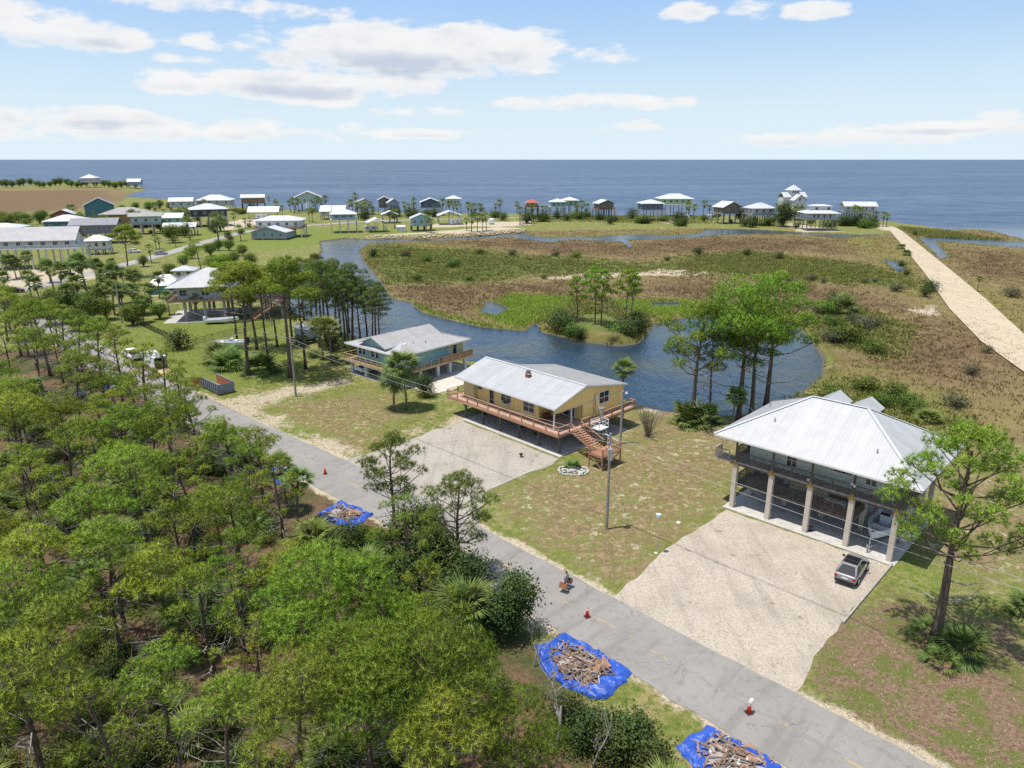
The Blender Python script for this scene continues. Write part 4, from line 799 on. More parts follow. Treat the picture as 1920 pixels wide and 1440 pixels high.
for i in range(70):                     # low bushes between the coast houses
    u = r3.uniform(430, 1660); v = float(np.interp(u, [430, 700, 900, 1150, 1400, 1660], [394, 404, 408, 411, 418, 424])) + r3.uniform(-4, 10)
    at(r3.choice(['shrub', 'shrubg', 'shrub']), u, v, r3.uniform(1.2, 2.6), 'low bush between the houses of the ' + ('left' if u < 700 else 'middle' if u < 1150 else 'right') + ' coast', 'bushes along the coast')
for i in range(80):
    u = r3.uniform(40, 480); v = float(np.interp(u, [60, 200, 470], [430, 425, 410])) + r3.uniform(-20, 40)
    at(r3.choice(['shrub', 'broad', 'shrubg', 'palmf']), u, v, r3.uniform(.9, 1.5), 'bush or small tree among the houses of the left neighbourhood', 'greenery of the left neighbourhood')
for i in range(26): at('broad', 5 + i * 10 + r3.uniform(-4, 4), 350 + 2.2 * math.sin(i) + (3 if i > 20 else 0), r3.uniform(1.3, 2.0), 'distant tree in the belt on the left headland', 'tree belt on the headland')
# island
for u, v, h, i_ in [(1082, 612, 11, 0), (1115, 618, 13.5, 1), (1126, 622, 13, 2), (1172, 612, 12.5, 0), (1184, 602, 11, 1)]: at('isle', u, v, h / 13, {1082: 'leftmost thin pine', 1115: 'tallest thin pine', 1126: 'thin pine right of the tallest', 1172: 'thin pine among the right shrubs', 1184: 'rearmost thin pine'}[u] + ' on the small island in the lagoon', 'island pines', i=i_)
for u, v, s_, kd in [(1056, 622, 1.5, 'shrub'), (1072, 628, 1.3, 'shrubg'), (1048, 612, 1.4, 'shrub'), (1085, 634, 1.0, 'shrub'), (1160, 630, 1.5, 'shrubg'), (1180, 632, 1.3, 'shrub'), (1195, 624, 1.4, 'shrub'), (1165, 618, 1.5, 'shrubs'), (1195, 612, 1.3, 'shrub'), (1080, 610, 1.4, 'shrubs'), (1062, 602, 1.2, 'shrubs'), (1150, 640, .8, 'shrubs')]: at(kd, u, v, s_, 'dense shrub on the ' + ('left' if u < 1110 else 'right') + ' half of the small island', 'island shrubs')
# marsh shrubs that stand out
for u, v, s_, kd in [(1555, 590, 1.7, 'shrub'), (1580, 585, 1.9, 'palmetto'), (1535, 585, 1.4, 'shrubs'), (1600, 605, 1.4, 'shrubs'), (1560, 610, 1.6, 'shrubg'), (1590, 640, 1.8, 'shrubg'), (1640, 660, 1.3, 'shrubg'), (1560, 640, 1.4, 'shrubs'), (1620, 615, 1.3, 'shrubs'), (1565, 575, 1.5, 'shrub'), (1640, 610, 1.0, 'shrubs'),
                     (1480, 528, 1.6, 'shrubs'), (1520, 525, 1.6, 'shrubs'), (1545, 530, 1.4, 'shrubs'), (1620, 530, 1.6, 'shrubs'), (1640, 528, 1.3, 'shrubs'), (1680, 545, 1.2, 'shrubs'), (1500, 540, 1.2, 'shrubg'), (1735, 555, 1.2, 'shrub'), (1745, 545, 1.2, 'shrub'), (1690, 500, 1.3, 'shrub'), (1700, 515, 1.2, 'shrub'), (1832, 545, .5, 'palm'), (1715, 440, 1.3, 'shrub'),
                     (1700, 760, 1.3, 'shrubg'), (1740, 790, 1.2, 'palmetto'), (1680, 740, 1.2, 'shrubg'), (1620, 730, 1.1, 'shrubg'), (1720, 775, 1.1, 'shrubg'), (1790, 760, 1.1, 'shrubs'), (1560, 745, 1.0, 'shrubg'), (1650, 760, 1.2, 'shrubg'), (1895, 555, 1.5, 'shrubs'), (1820, 700, 1.0, 'shrubs'), (1850, 660, .9, 'shrubs'),
                     (960, 478, 2.2, 'shrubs'), (1040, 480, 2.2, 'shrubs'), (900, 475, 2.0, 'shrubg'), (1080, 482, 1.8, 'shrubg'), (760, 480, 2.0, 'shrubs'), (800, 490, 2.0, 'shrubg'), (850, 500, 2.0, 'shrubg'), (1310, 478, 2.4, 'shrub'), (1400, 478, 2.2, 'shrub'), (1460, 485, 2.0, 'shrub'), (1700, 478, 1.5, 'palmetto'), (1690, 465, 1.4, 'palmetto'), (1250, 488, 1.7, 'shrubg'), (700, 480, 1.8, 'shrub'), (1020, 522, 1.4, 'shrubg'), (1100, 520, 1.4, 'shrubg'), (880, 525, 1.6, 'shrubg'), (780, 525, 1.6, 'shrubg')]:
    at(kd, u, v, s_ * (.62 if v < 535 else 1.0) * r3.uniform(.75, 1.15), {'shrub': 'dark green bush standing in the marsh', 'shrubg': 'bright green bush standing in the marsh', 'shrubs': 'grey-green bush standing in the marsh', 'palmetto': 'palmetto standing in the marsh', 'palm': 'small palm in the marsh right of the sand road'}[kd], None if kd == 'palm' else 'marsh ' + kd)
# marsh cover: blades and low scrub nobody could count
def scatter(polys_px, n, seed, hgt, wd, m, name, label, edge=4.0, per=3, lean=.35):
    rng = np.random.default_rng(seed); pts = []
    for pl in polys_px:
        w = gp(pl); lo, hi = w.min(0), w.max(0); hi = np.minimum(hi, [420, 460]); lo = np.maximum(lo, [-700, 60]); c = rng.uniform(lo - edge, hi + edge, (n * 4, 2)); sd_ = sdist(c, w); nz_ = np.sin(c[:, 0] * .35 + 2 * np.sin(c[:, 1] * .21)) * np.cos(c[:, 1] * .4 + 1.5 * np.sin(c[:, 0] * .17)); ok = rng.random(len(c)) < np.clip((sd_ + edge * .4) / (1.6 * edge), 0, 1) * (.45 + .55 * (nz_ > -.2)); pts.append(c[ok][:n])
    P = np.vstack(pts); dw = sdist_water(P); P = P[dw < -.4]
    n_ = len(P); base = np.column_stack([P, np.full(n_, -.3)]); V = []
    for k_ in range(per):
        off = np.column_stack([rng.normal(size=(n_, 2)) * wd, np.zeros(n_)]); b = base + off; a = rng.uniform(0, 6.28, n_); side = np.column_stack([np.cos(a), np.sin(a), np.zeros(n_)]) * wd * .5
        tip = b + np.column_stack([rng.normal(size=(n_, 2)) * lean * hgt, hgt * rng.uniform(.6, 1.2, n_)]); V.append(np.stack([b - side, b + side, tip], 1))
    V = np.concatenate(V, 1).reshape(-1, 3); o = obj(name, np_mesh(name, V, np.arange(len(V)).reshape(-1, 3), m)); tag(o, label, 'grass', kind='stuff'); return o
LEAFM = leaf_material('scrub_leaves', (.12, .175, .03), (.18, .22, .045), (.22, .20, .06), .2)
WPOLY = [gp(q, -.3) for q in (LAGOON, CREEK, POOL1, CREEK2, POOL2, POOL3, INLET)]
def sdist_water(P): return np.max([sdist(P, q) for q in WPOLY] + [sdist(P, sea_poly)], 0)
scatter(BROWN, 9000, 4, .55, .22, GRASSB, 'marsh_grass', 'dark brown bands of marsh grass', edge=24.0)
scatter([MARSH], 60000, 1, .5, .20, GRASSM, 'marsh_grass', 'brown marsh grass covering the flats behind the lagoon')
scatter(GREEN, 9000, 2, .7, .36, LEAFM, 'marsh_scrub', 'low green scrub in bands across the marsh', edge=14.0, per=4, lean=.7)
scatter(LIME, 5000, 3, .7, .22, leaf_material('lime_blades', (.27, .33, .045), (.33, .38, .06), (.20, .26, .04)), 'marsh_reed', 'bright lime green reeds around the lagoon pools')

MATS_GREEN = leaf_material('yard_blades', (.20, .25, .042), (.29, .30, .085), (.16, .21, .04), .2, .0)
YARD = [(1160, 1110), (1330, 935), (1660, 1075), (1560, 1210), (1510, 1300), (1720, 1440), (1900, 1600), (2300, 1600), (2300, 900), (1920, 860), (1640, 770), (1440, 800), (1200, 790), (1050, 870), (920, 925), (960, 1000)]
YARD2 = [(395, 755), (650, 858), (760, 830), (870, 786), (640, 700), (520, 610), (330, 580), (190, 640), (210, 660)]
def litter(poly, n, seed, m, name, label, hgt, wd):
    rng = np.random.default_rng(seed); w = gp(poly); lo, hi = w.min(0), w.max(0); c = rng.uniform(lo, hi, (n * 3, 2)); c = c[sdist(c, w) > .2][:n]; k_ = len(c); a = rng.uniform(0, 6.28, k_); b = np.column_stack([c, np.zeros(k_)])
    side = np.column_stack([np.cos(a), np.sin(a), np.zeros(k_)]) * wd * rng.uniform(.5, 1.3, (k_, 1)); tip = np.column_stack([c + rng.normal(size=(k_, 2)) * hgt * .9, hgt * rng.uniform(.3, 1.2, k_)]); V = np.stack([b - side, b + side, tip], 1).reshape(-1, 3)
    tag(obj(name, np_mesh(name, V, np.arange(len(V)).reshape(-1, 3), m)), label, 'grass', kind='stuff')
litter(YARD, 26000, 31, leaf_material('dry_blades', (.40, .32, .19), (.50, .42, .28), (.27, .27, .09), .2, .0), 'lawn_grass', 'dry straw-coloured grass of the lawns around the right-hand house', .09, .035)
litter(YARD, 22000, 32, leaf_material('green_blades', (.20, .25, .045), (.28, .30, .08), (.16, .21, .04), .2, .0), 'lawn_grass', 'green blades of the lawns around the right-hand house', .09, .035)
litter(YARD2, 40000, 33, MATS_GREEN, 'lawn_grass', 'green grass of the left yards', .12, .05)
# ------------------------------------------------------------------ building materials
def siding(name, c, vert=False, freq=5.0):
    if name in MATS: return MATS[name]
    m = bpy.data.materials.new(name); m.use_nodes = True; t = NT(m.node_tree); b = t.n['Principled BSDF']; tc = t.new('ShaderNodeTexCoord'); P = tc.outputs['Object']
    n = t.noise(P, .9, 4, .6); col = t.mix(t.smooth(n, .3, .75, 0, .35), c, tuple(x * .78 for x in c)); mp = t.new('ShaderNodeMapping'); mp.inputs['Scale'].default_value = (1, 1, .15); t.l.new(P, mp.inputs[0])
    col = t.mix(t.smooth(t.noise(mp.outputs[0], 3.0, 3), .52, .75, 0, .22), col, tuple(x * .6 for x in c)); t.l.new(col, b.inputs['Base Color']); b.inputs['Roughness'].default_value = .75; b.inputs['Specular IOR Level'].default_value = .3
    sp = t.new('ShaderNodeSeparateXYZ'); t.l.new(P, sp.inputs[0])
    s_ = t.math('ADD', sp.outputs[0], sp.outputs[1]) if vert else sp.outputs[2]
    h = t.math('FRACT', t.math('MULTIPLY', s_, freq)); bp = t.new('ShaderNodeBump'); bp.inputs['Strength'].default_value = .6; bp.inputs['Distance'].default_value = .03; t.l.new(h, bp.inputs['Height']); t.l.new(bp.outputs[0], b.inputs['Normal'])
    MATS[name] = m; return m
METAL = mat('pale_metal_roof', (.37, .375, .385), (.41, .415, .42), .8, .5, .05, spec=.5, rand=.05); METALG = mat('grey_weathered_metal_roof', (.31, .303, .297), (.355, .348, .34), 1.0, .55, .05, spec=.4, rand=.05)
METALW = mat('white_metal_roof', (.50, .51, .52), (.44, .45, .465), .4, .5, .05, spec=.5, rand=.04); METALB = mat('grey_metal_roof', (.19, .19, .21), (.24, .24, .26), .5, .5, .1, rand=.05)
ROOFRED = mat('red_metal_roof', (.40, .065, .05), (.48, .09, .075), .6, .45); ROOFTAN = mat('tan_grey_roof', (.25, .24, .225), (.31, .30, .28), .7, .7)
TRIM = mat('white_trim', (.74, .73, .70), (.66, .65, .62), 2, .6); GLASS = mat('window_glass', (.02, .025, .03), (.05, .06, .07), .7, .08, spec=.8); CONC = mat('concrete', (.36, .345, .32), (.46, .44, .41), 1.2, .9, bump=.2, rand=.03)
CREAM = mat('cream_column', (.60, .525, .44), (.50, .43, .355), 1.3, .85, bump=.15); DKWOOD = mat('dark_brown_wood', (.085, .070, .058), (.15, .128, .108), 3, .85, rand=.1, stretch=(1, 1, .3)); REDWOOD = mat('red_brown_wood', (.30, .145, .085), (.40, .215, .135), 2.5, .75, rand=.1, bump=.15)
DECKW = mat('deck_boards', (.33, .20, .145), (.44, .30, .23), 1.6, .85, rand=.03); NEWWOOD = mat('new_lumber', (.50, .38, .23), (.42, .28, .155), 1.2, .8, rand=.08); GREYWOOD = mat('weathered_grey_wood', (.25, .225, .205), (.36, .335, .305), 2.5, .9, rand=.1); POSTW = mat('treated_post', (.085, .085, .065), (.15, .145, .11), 2, .9, rand=.12)
YELLOW = siding('yellow_siding', (.92, .66, .25), True, 3.2); SAGE = siding('sage_siding', (.60, .62, .54)); AQUA = siding('aqua_siding', (.33, .52, .53)); PALEY = siding('pale_yellow_siding', (.66, .56, .28)); TANW = siding('tan_siding', (.56, .49, .35))
BRICK = mat('red_brick', (.30, .095, .06), (.40, .16, .105), 12, .9, bump=.4); STEEL = mat('galvanised_steel', (.42, .43, .44), (.52, .53, .54), 2, .4, .7, rand=.05); BLACK = mat('black_plastic', (.018, .018, .02), None, 1, .5); WHITEP = mat('white_gloss_paint', (.76, .77, .78), (.70, .71, .72), .6, .3, spec=.5, coat=.3); MUSTARD = mat('mustard_bracket', (.46, .26, .035), (.38, .21, .03), 5, .6)
BROWNR = mat('brown_rail', (.15, .105, .08), (.20, .145, .115), 3, .85, rand=.1); RUBBER = mat('tyre_rubber', (.022, .022, .023), (.035, .034, .033), 6, .85)
# ------------------------------------------------------------------ building helpers
CACHE = {}
def cmesh(key, fn):
    if key not in CACHE: CACHE[key] = fn()
    return CACHE[key]
ROT = {'f': 0, 'r': R(90), 'b': R(180), 'l': R(-90)}
def window(parent, x, y, z, w, h, face='f', trim=TRIM, mull=1, name='window', rz=None):
    """frame proud of the wall with the pane set back in it"""
    w = round(w, 2); h = round(h, 2)
    def fm():
        m = MB(); t_ = .09
        m.box(-w / 2 - t_, w / 2 + t_, -.05, .03, h, h + t_); m.box(-w / 2 - t_, w / 2 + t_, -.07, .03, -t_, 0); m.box(-w / 2 - t_, -w / 2, -.05, .03, 0, h); m.box(w / 2, w / 2 + t_, -.05, .03, 0, h)
        for i in range(mull): xx = -w / 2 + w * (i + 1) / (mull + 1); m.box(xx - .03, xx + .03, -.04, .03, 0, h)
        if h > .9 and name == 'window': m.box(-w / 2, w / 2, -.035, .03, h / 2 - .025, h / 2 + .025)
        return m.mesh(name, trim)
    o = obj(name, cmesh((name, w, h, mull, trim.name), fm), parent, (x, y, z), ROT[face] if rz is None else rz)
    obj('pane', cmesh(('pane', w, h), lambda: MB().box(-w / 2 + .002, w / 2 - .002, -.012, .02, .002, h - .002).mesh('pane', GLASS)), o); return o
def clip2(poly, axis, val, keep_gt):
    out = []; n = len(poly)
    for i in range(n):
        a, b = poly[i], poly[(i + 1) % n]; ia = (a[axis] >= val) == keep_gt; ib = (b[axis] >= val) == keep_gt
        if ia: out.append(a)
        if ia != ib:
            t = (val - a[axis]) / (b[axis] - a[axis]); out.append((a[0] + t * (b[0] - a[0]), a[1] + t * (b[1] - a[1])))
    return out
def roof_panels(roof, poly3, m, width=.92, rib=.305, th=.025, rh=.016):
    """metal sheets laid side by side up the slope; first edge of the polygon is the eave"""
    P = [Vector(p) for p in poly3]; ex = (P[1] - P[0]).normalized(); nn = Vector((0, 0, 0))
    for i in range(len(P)): nn += (P[i] - P[0]).cross(P[(i + 1) % len(P)] - P[0])
    nn.normalize(); nn = -nn if nn.z < 0 else nn; ey = nn.cross(ex)
    if ey.dot(P[2] - P[0]) < 0: ey = -ey
    q = [((p - P[0]).dot(ex), (p - P[0]).dot(ey)) for p in P]; lo = min(a for a, b in q); hi = max(a for a, b in q); k_ = 0; x = lo
    def up(m_, pl, z0, z1):
        n = len(pl); ar = sum(pl[i][0] * pl[(i + 1) % n][1] - pl[(i + 1) % n][0] * pl[i][1] for i in range(n))
        if abs(ar) < .004: return
        A = [P[0] + ex * a + ey * b + nn * z0 for a, b in pl]; B = [P[0] + ex * a + ey * b + nn * z1 for a, b in pl]
        m_.add(A + B, [tuple(reversed(range(n))), tuple(range(n, 2 * n))] + [(i, (i + 1) % n, n + (i + 1) % n, n + i) for i in range(n)])
    while x < hi - .05:
        x1 = min(x + width, hi); pl = clip2(clip2(q, 0, x + .004, True), 0, x1 - .004, False); m_ = MB()
        if len(pl) > 2:
            up(m_, pl, .004, th); r_ = x + .06
            while r_ < x1 - .03:
                pr = clip2(clip2(q, 0, r_, True), 0, r_ + .07, False)
                if len(pr) > 2: up(m_, pr, th - .002, th + rh)
                r_ += rib
            if m_.f: m_.build('roof_panel', m, roof)
        x = x1
def railing(parent, p0, p1, h=1.05, m=DKWOOD, step=1.9, post=.1, pickets=0.13, rail=(.12, .05), mid=False, ends=(True, True)):
    p0 = Vector(p0); p1 = Vector(p1); L = (p1 - p0).length; d = (p1 - p0) / L; n = max(1, round(L / step)); g = MB()
    g.bar(p0 + Vector((0, 0, h)), p1 + Vector((0, 0, h)), rail[0], rail[1]); g.bar(p0 + Vector((0, 0, .12)), p1 + Vector((0, 0, .12)), .05, .08)
    if mid: g.bar(p0 + Vector((0, 0, h * .55)), p1 + Vector((0, 0, h * .55)), .04, .06)
    if pickets:
        k_ = int(L / pickets)
        for i in range(1, k_): q = p0 + d * (L * i / k_); g.bar(q + Vector((0, 0, .15)), q + Vector((0, 0, h - .02)), .032, .032)
    o = g.build('railing', m, parent)
    pm = cmesh(('rpost', h, m.name, post), lambda: MB().box(-post / 2, post / 2, -post / 2, post / 2, .0, h - rail[1] / 2 - .002).mesh('railing_post', m))
    for i in range(n + 1):
        if (i == 0 and not ends[0]) or (i == n and not ends[1]): continue
        obj('railing_post', pm, o, p0 + d * (L * i / n))
    return o
def column(parent, x, y, z0, z1, s_, m, name='column', rnd_=False):
    me_ = cmesh((name, round(z1 - z0, 2), s_, m.name), lambda: (MB().cyl((0, 0, 0), (0, 0, z1 - z0), s_ / 2, s_ / 2, 10) if rnd_ else MB().box(-s_ / 2, s_ / 2, -s_ / 2, s_ / 2, 0, z1 - z0)).mesh(name, m)); return obj(name, me_, parent, (x, y, z0))
def hip_faces(x0, x1, y0, y1, ze, zr, rx0=None, rx1=None, along='x'):
    if along == 'x':
        ym = (y0 + y1) / 2; r0 = x0 + (y1 - y0) / 2 if rx0 is None else rx0; r1 = x1 - (y1 - y0) / 2 if rx1 is None else rx1
        if r1 < r0: r0 = r1 = (x0 + x1) / 2
        a, b, c, d, e, f_ = (x0, y0, ze), (x1, y0, ze), (x1, y1, ze), (x0, y1, ze), (r0, ym, zr), (r1, ym, zr)
        return [[a, b, f_, e], [c, d, e, f_], [d, a, e], [b, c, f_]]
    xm = (x0 + x1) / 2; r0 = y0 + (x1 - x0) / 2; r1 = y1 - (x1 - x0) / 2
    if r1 < r0: r0 = r1 = (y0 + y1) / 2
    a, b, c, d, e, f_ = (x0, y0, ze), (x1, y0, ze), (x1, y1, ze), (x0, y1, ze), (xm, r0, zr), (xm, r1, zr)
    return [[a, b, e], [b, c, f_, e], [c, d, f_], [d, a, e, f_]]
def gable_faces(x0, x1, y0, y1, ze, zr, along='x'):
    if along == 'x': ym = (y0 + y1) / 2; return [[(x0, y0, ze), (x1, y0, ze), (x1, ym, zr), (x0, ym, zr)], [(x1, y1, ze), (x0, y1, ze), (x0, ym, zr), (x1, ym, zr)]]
    xm = (x0 + x1) / 2; return [[(x1, y0, ze), (x1, y1, ze), (xm, y1, zr), (xm, y0, zr)], [(x0, y1, ze), (x0, y0, ze), (xm, y0, zr), (xm, y1, zr)]]
def lerp3(a, b, t): return tuple(a[i] + (b[i] - a[i]) * t for i in range(3))
def stairs(parent, top, bot, width, m, n, axis=(1, 0), rail=True, treadm=None, ph=.95):
    """flight from top to bot (3-D points at the middle of the flight)"""
    top = Vector(top); bot = Vector(bot); d = bot - top; side = Vector((-d.y, d.x, 0)).normalized() * width / 2; g = MB()
    for s_ in (-1, 1): g.bar(top + side * s_ + Vector((0, 0, -.12)), bot + side * s_ + Vector((0, 0, -.12)), .05, .26)
    st = g.build('staircase', m, parent); hd = Vector((d.x, d.y, 0)).normalized()
    for i in range(n):
        c = top + d * ((i + .6) / n); tm = MB().bar(c - side * .96, c + side * .96, .30, .045); tm.build('tread', treadm or m, st)
    if rail:
        for s_ in (-1, 1):
            r_ = MB(); a = top + side * s_; b = bot + side * s_; r_.bar(a + Vector((0, 0, ph)), b + Vector((0, 0, ph)), .10, .06)
            for i in range(1, 14): q = a.lerp(b, i / 14); r_.bar(q, q + Vector((0, 0, ph)), .035, .035)
            r_.build('stair_rail', m, st)
    return st
# ------------------------------------------------------------------ right-hand house
def house_right():
    O = G(1372, 950); h = thing('stilt_house', 'grey-sage house on tall cream columns with large pale metal hip roof', 'house', (O.x, O.y, 0), R(-43.5))
    MB().box(-.7, 16.1, -.75, 12.9, -.3, .07).build('slab', CONC, h)
    XS = [0, 3.86, 7.72, 11.58, 15.44]; YS = [0, 4.2, 8.7, 12.4]
    for y in YS:
        for x in XS:
            column(h, x, y, .07, 5.1, .46, CREAM)
            if y == 0:
                b = MB(); b.box(-.34, .34, -.30, -.25, 4.92, 5.12); b.box(-.10, .10, -.30, -.25, 5.12, 5.5); b.build('bracket', MUSTARD, h, (x, 0, 0))
    for y in YS: MB().box(-.6, 16.0, y - .12, y + .12, 4.86, 5.098).build('beam', DKWOOD, h)
    MB().box(-.65, 16.05, -.24, 13.0, 5.103, 5.3).build('deck', GREYWOOD, h)
    for a, b in zip(XS[:-1], XS[1:]): railing(h, (a + .12, -.16, 5.3), (b - .12, -.16, 5.3), 1.08, DKWOOD, 1.9)
    railing(h, (15.9, -.1, 5.3), (15.9, 12.8, 5.3), 1.08, DKWOOD, 2.1); railing(h, (-.5, 1.4, 5.3), (-.5, 12.8, 5.3), 1.08, DKWOOD, 2.1)
    for x in XS: column(h, x, -.16, 5.3, 7.95, .17, DKWOOD, 'porch_post')
    for y in (4.2, 8.7, 12.4): column(h, 15.9, y, 5.3, 7.95, .17, DKWOOD, 'porch_post'); column(h, -.5, y, 5.3, 7.95, .17, DKWOOD, 'porch_post')
    wl = MB().box(.9, 14.6, 1.3, 12.0, 5.3, 8.15).build('wall', SAGE, h); MB().box(.82, 14.68, 1.27, 1.31, 5.3, 5.42).build('trim', TRIM, wl)
    for x in (.86, 14.64): MB().box(x - .06, x + .06, 1.25, 1.35, 5.3, 8.0).build('corner_trim', TRIM, wl)
    window(h, 5.15, 1.28, 5.85, .95, 1.25); window(h, 10.0, 1.28, 6.6, 1.7, .35, mull=0); window(h, 14.62, 6, 6.2, 1.3, 1.2, 'r'); window(h, 12.6, 1.28, 6.2, .9, 1.1)
    # house number plate on the railing and two small flood lamps
    pl = MB().box(7.36, 7.68, -.245, -.225, 5.5, 5.72).build('number_plate', TRIM, h); f_ = MB()
    for i, x in enumerate((7.43, 7.49, 7.56, 7.62)): f_.box(x - .018, x + .018, -.250, -.246, 5.55, 5.67)
    f_.build('numerals', BLACK, pl)
    fl = MB().box(11.35, 11.55, -.5, -.24, 6.5, 6.62); fl.box(11.6, 11.78, -.45, -.24, 6.3, 6.5); fl.build('flood_lamp', TRIM, h)
    # side landing with an air-conditioning unit
    MB().box(-2.3, -.66, -.3, 1.1, 5.1, 5.28).build('side_landing', GREYWOOD, h); railing(h, (-2.25, -.25, 5.28), (-.7, -.25, 5.28), 1.0, GREYWOOD, 1.5); railing(h, (-2.25, -.25, 5.28), (-2.25, 1.05, 5.28), 1.0, GREYWOOD, 1.3, ends=(False, True))
    for p in ((-2.2, 1.0), (-.9, 1.0)): MB().bar((p[0], p[1], 5.1), (-.55 if p[0] < -1 else -.5, 1.0, 4.3), .1, .1).build('brace', DKWOOD, h)
    # middle level between the columns
    MB().box(-.2, 11.75, .95, 9.2, 2.38, 2.5).build('middle_deck', GREYWOOD, h); MB().box(-.2, 11.75, .86, .95, 2.2, 2.52).build('rim_beam', DKWOOD, h)
    for a, b in ((-.1, 3.6), (4.1, 7.5), (7.95, 11.4)): railing(h, (a, 1.0, 2.5), (b, 1.0, 2.5), 1.02, DKWOOD if a < 7 else BROWNR, 1.85)
    railing(h, (-.1, 1.1, 2.5), (-.1, 9.0, 2.5), 1.02, DKWOOD, 2.0, ends=(False, True)); railing(h, (11.65, 1.1, 2.5), (11.65, 9.0, 2.5), 1.02, DKWOOD, 2.0)
    MB().box(4.4, 8.0, 3.4, 9.0, 2.5, 5.2).build('lower_room', TANW, h); MB().box(8.0, 8.08, 3.4, 9.0, 2.5, 5.2).build('lower_room_end', SAGE, h)
    # roof: under-deck, fascia, sheets and caps
    x0, x1, y0, y1, ze, zr, r0, r1 = -2.3, 17.25, -.95, 13.4, 7.92, 11.8, 4.6, 9.95
    F = hip_faces(x0, x1, y0, y1, ze, zr, r0, r1); g = MB()
    for fc in F: g.slab([(p[0], p[1], p[2] - .01) for p in fc], .10)
    roof = g.build('roof', TRIM, h)
    for fc in F: roof_panels(roof, fc, METAL)
    for a, b in (((x0, y0, ze), (r0, 6.225, zr)), ((x1, y0, ze), (r1, 6.225, zr)), ((x0, y1, ze), (r0, 6.225, zr)), ((x1, y1, ze), (r1, 6.225, zr)), ((r0, 6.225, zr), (r1, 6.225, zr))):
        MB().bar((a[0], a[1], a[2] + .075), (b[0], b[1], b[2] + .075), .3, .03).build('ridge_cap', METALW, roof)
    for a, b in (((x0, y0), (x1, y0)), ((x0, y1), (x1, y1)), ((x0, y0), (x0, y1)), ((x1, y0), (x1, y1))): MB().bar((a[0], a[1], ze - .07), (b[0], b[1], ze - .07), .06, .17).build('fascia', TRIM, roof)
    for x, y in ((12.6, 1.6), (2.6, 2.2), (1.2, 4.0)):
        z = ze + (zr - ze) * (y - y0) / 7.2; MB().cyl((x, y, z - .1), (x, y, z + .42), .07, .07, 8).build('vent_pipe', STEEL, roof)
    for xc in (3.0, 6.5):                                   # two rear porch gables
        w_ = MB()
        for fc in gable_faces(xc - 1.55, xc + 1.55, 13.0, 19.4, 8.0, 9.05, 'y'): w_.slab(fc, .10)
        rr = w_.build('porch_roof', TRIM, h)
        for fc in gable_faces(xc - 1.55, xc + 1.55, 13.0, 19.4, 8.0, 9.05, 'y'): roof_panels(rr, fc, METAL)
        for x in (xc - 1.4, xc + 1.4): column(h, x, 19.2, 0, 7.95, .2, DKWOOD, 'porch_post')
        MB().box(xc - 1.5, xc + 1.5, 13.0, 19.3, 5.5, 5.6).build('rear_deck', GREYWOOD, h)
    tb = thing('work_table', 'pale table on the middle deck of the right-hand house', 'table', h.matrix_basis @ Vector((9.6, 2.0, 2.5)), R(-43.5))
    MB().box(-1.0, 1.0, -.35, .35, .74, .8).build('table_top', WHITEP, tb)
    for x in (-.9, .9):
        for y in (-.28, .28): MB().box(x - .03, x + .03, y - .03, y + .03, 0, .74).build('leg', STEEL, tb)
    return h
HR = house_right()
# timber kerb of the gravel drive
def edging(a, b, name, lab, m=GREYWOOD, w=.16, hh=.2):
    a, b = G(*a), G(*b); L = (b - a).length; n = int(L / 2.4); e = thing(name, lab, 'edging', a)
    for i in range(n): MB().bar((b - a) * (i / n) + (b - a).normalized() * .015 + Vector((0, 0, hh / 2)), (b - a) * ((i + 1) / n) + Vector((0, 0, hh / 2)), w, hh).build('timber', m, e)
edging((1672, 1060), (1580, 1170), 'drive_edging', 'grey timber kerb along the right side of the right-hand gravel drive')
edging((1046, 862), (912, 921), 'drive_edging', 'thin pale edging right of the yellow house gravel drive', CONC, .1, .07)
edging((650, 864), (752, 834), 'drive_edging', 'thin pale edging left of the yellow house gravel drive', CONC, .1, .07)
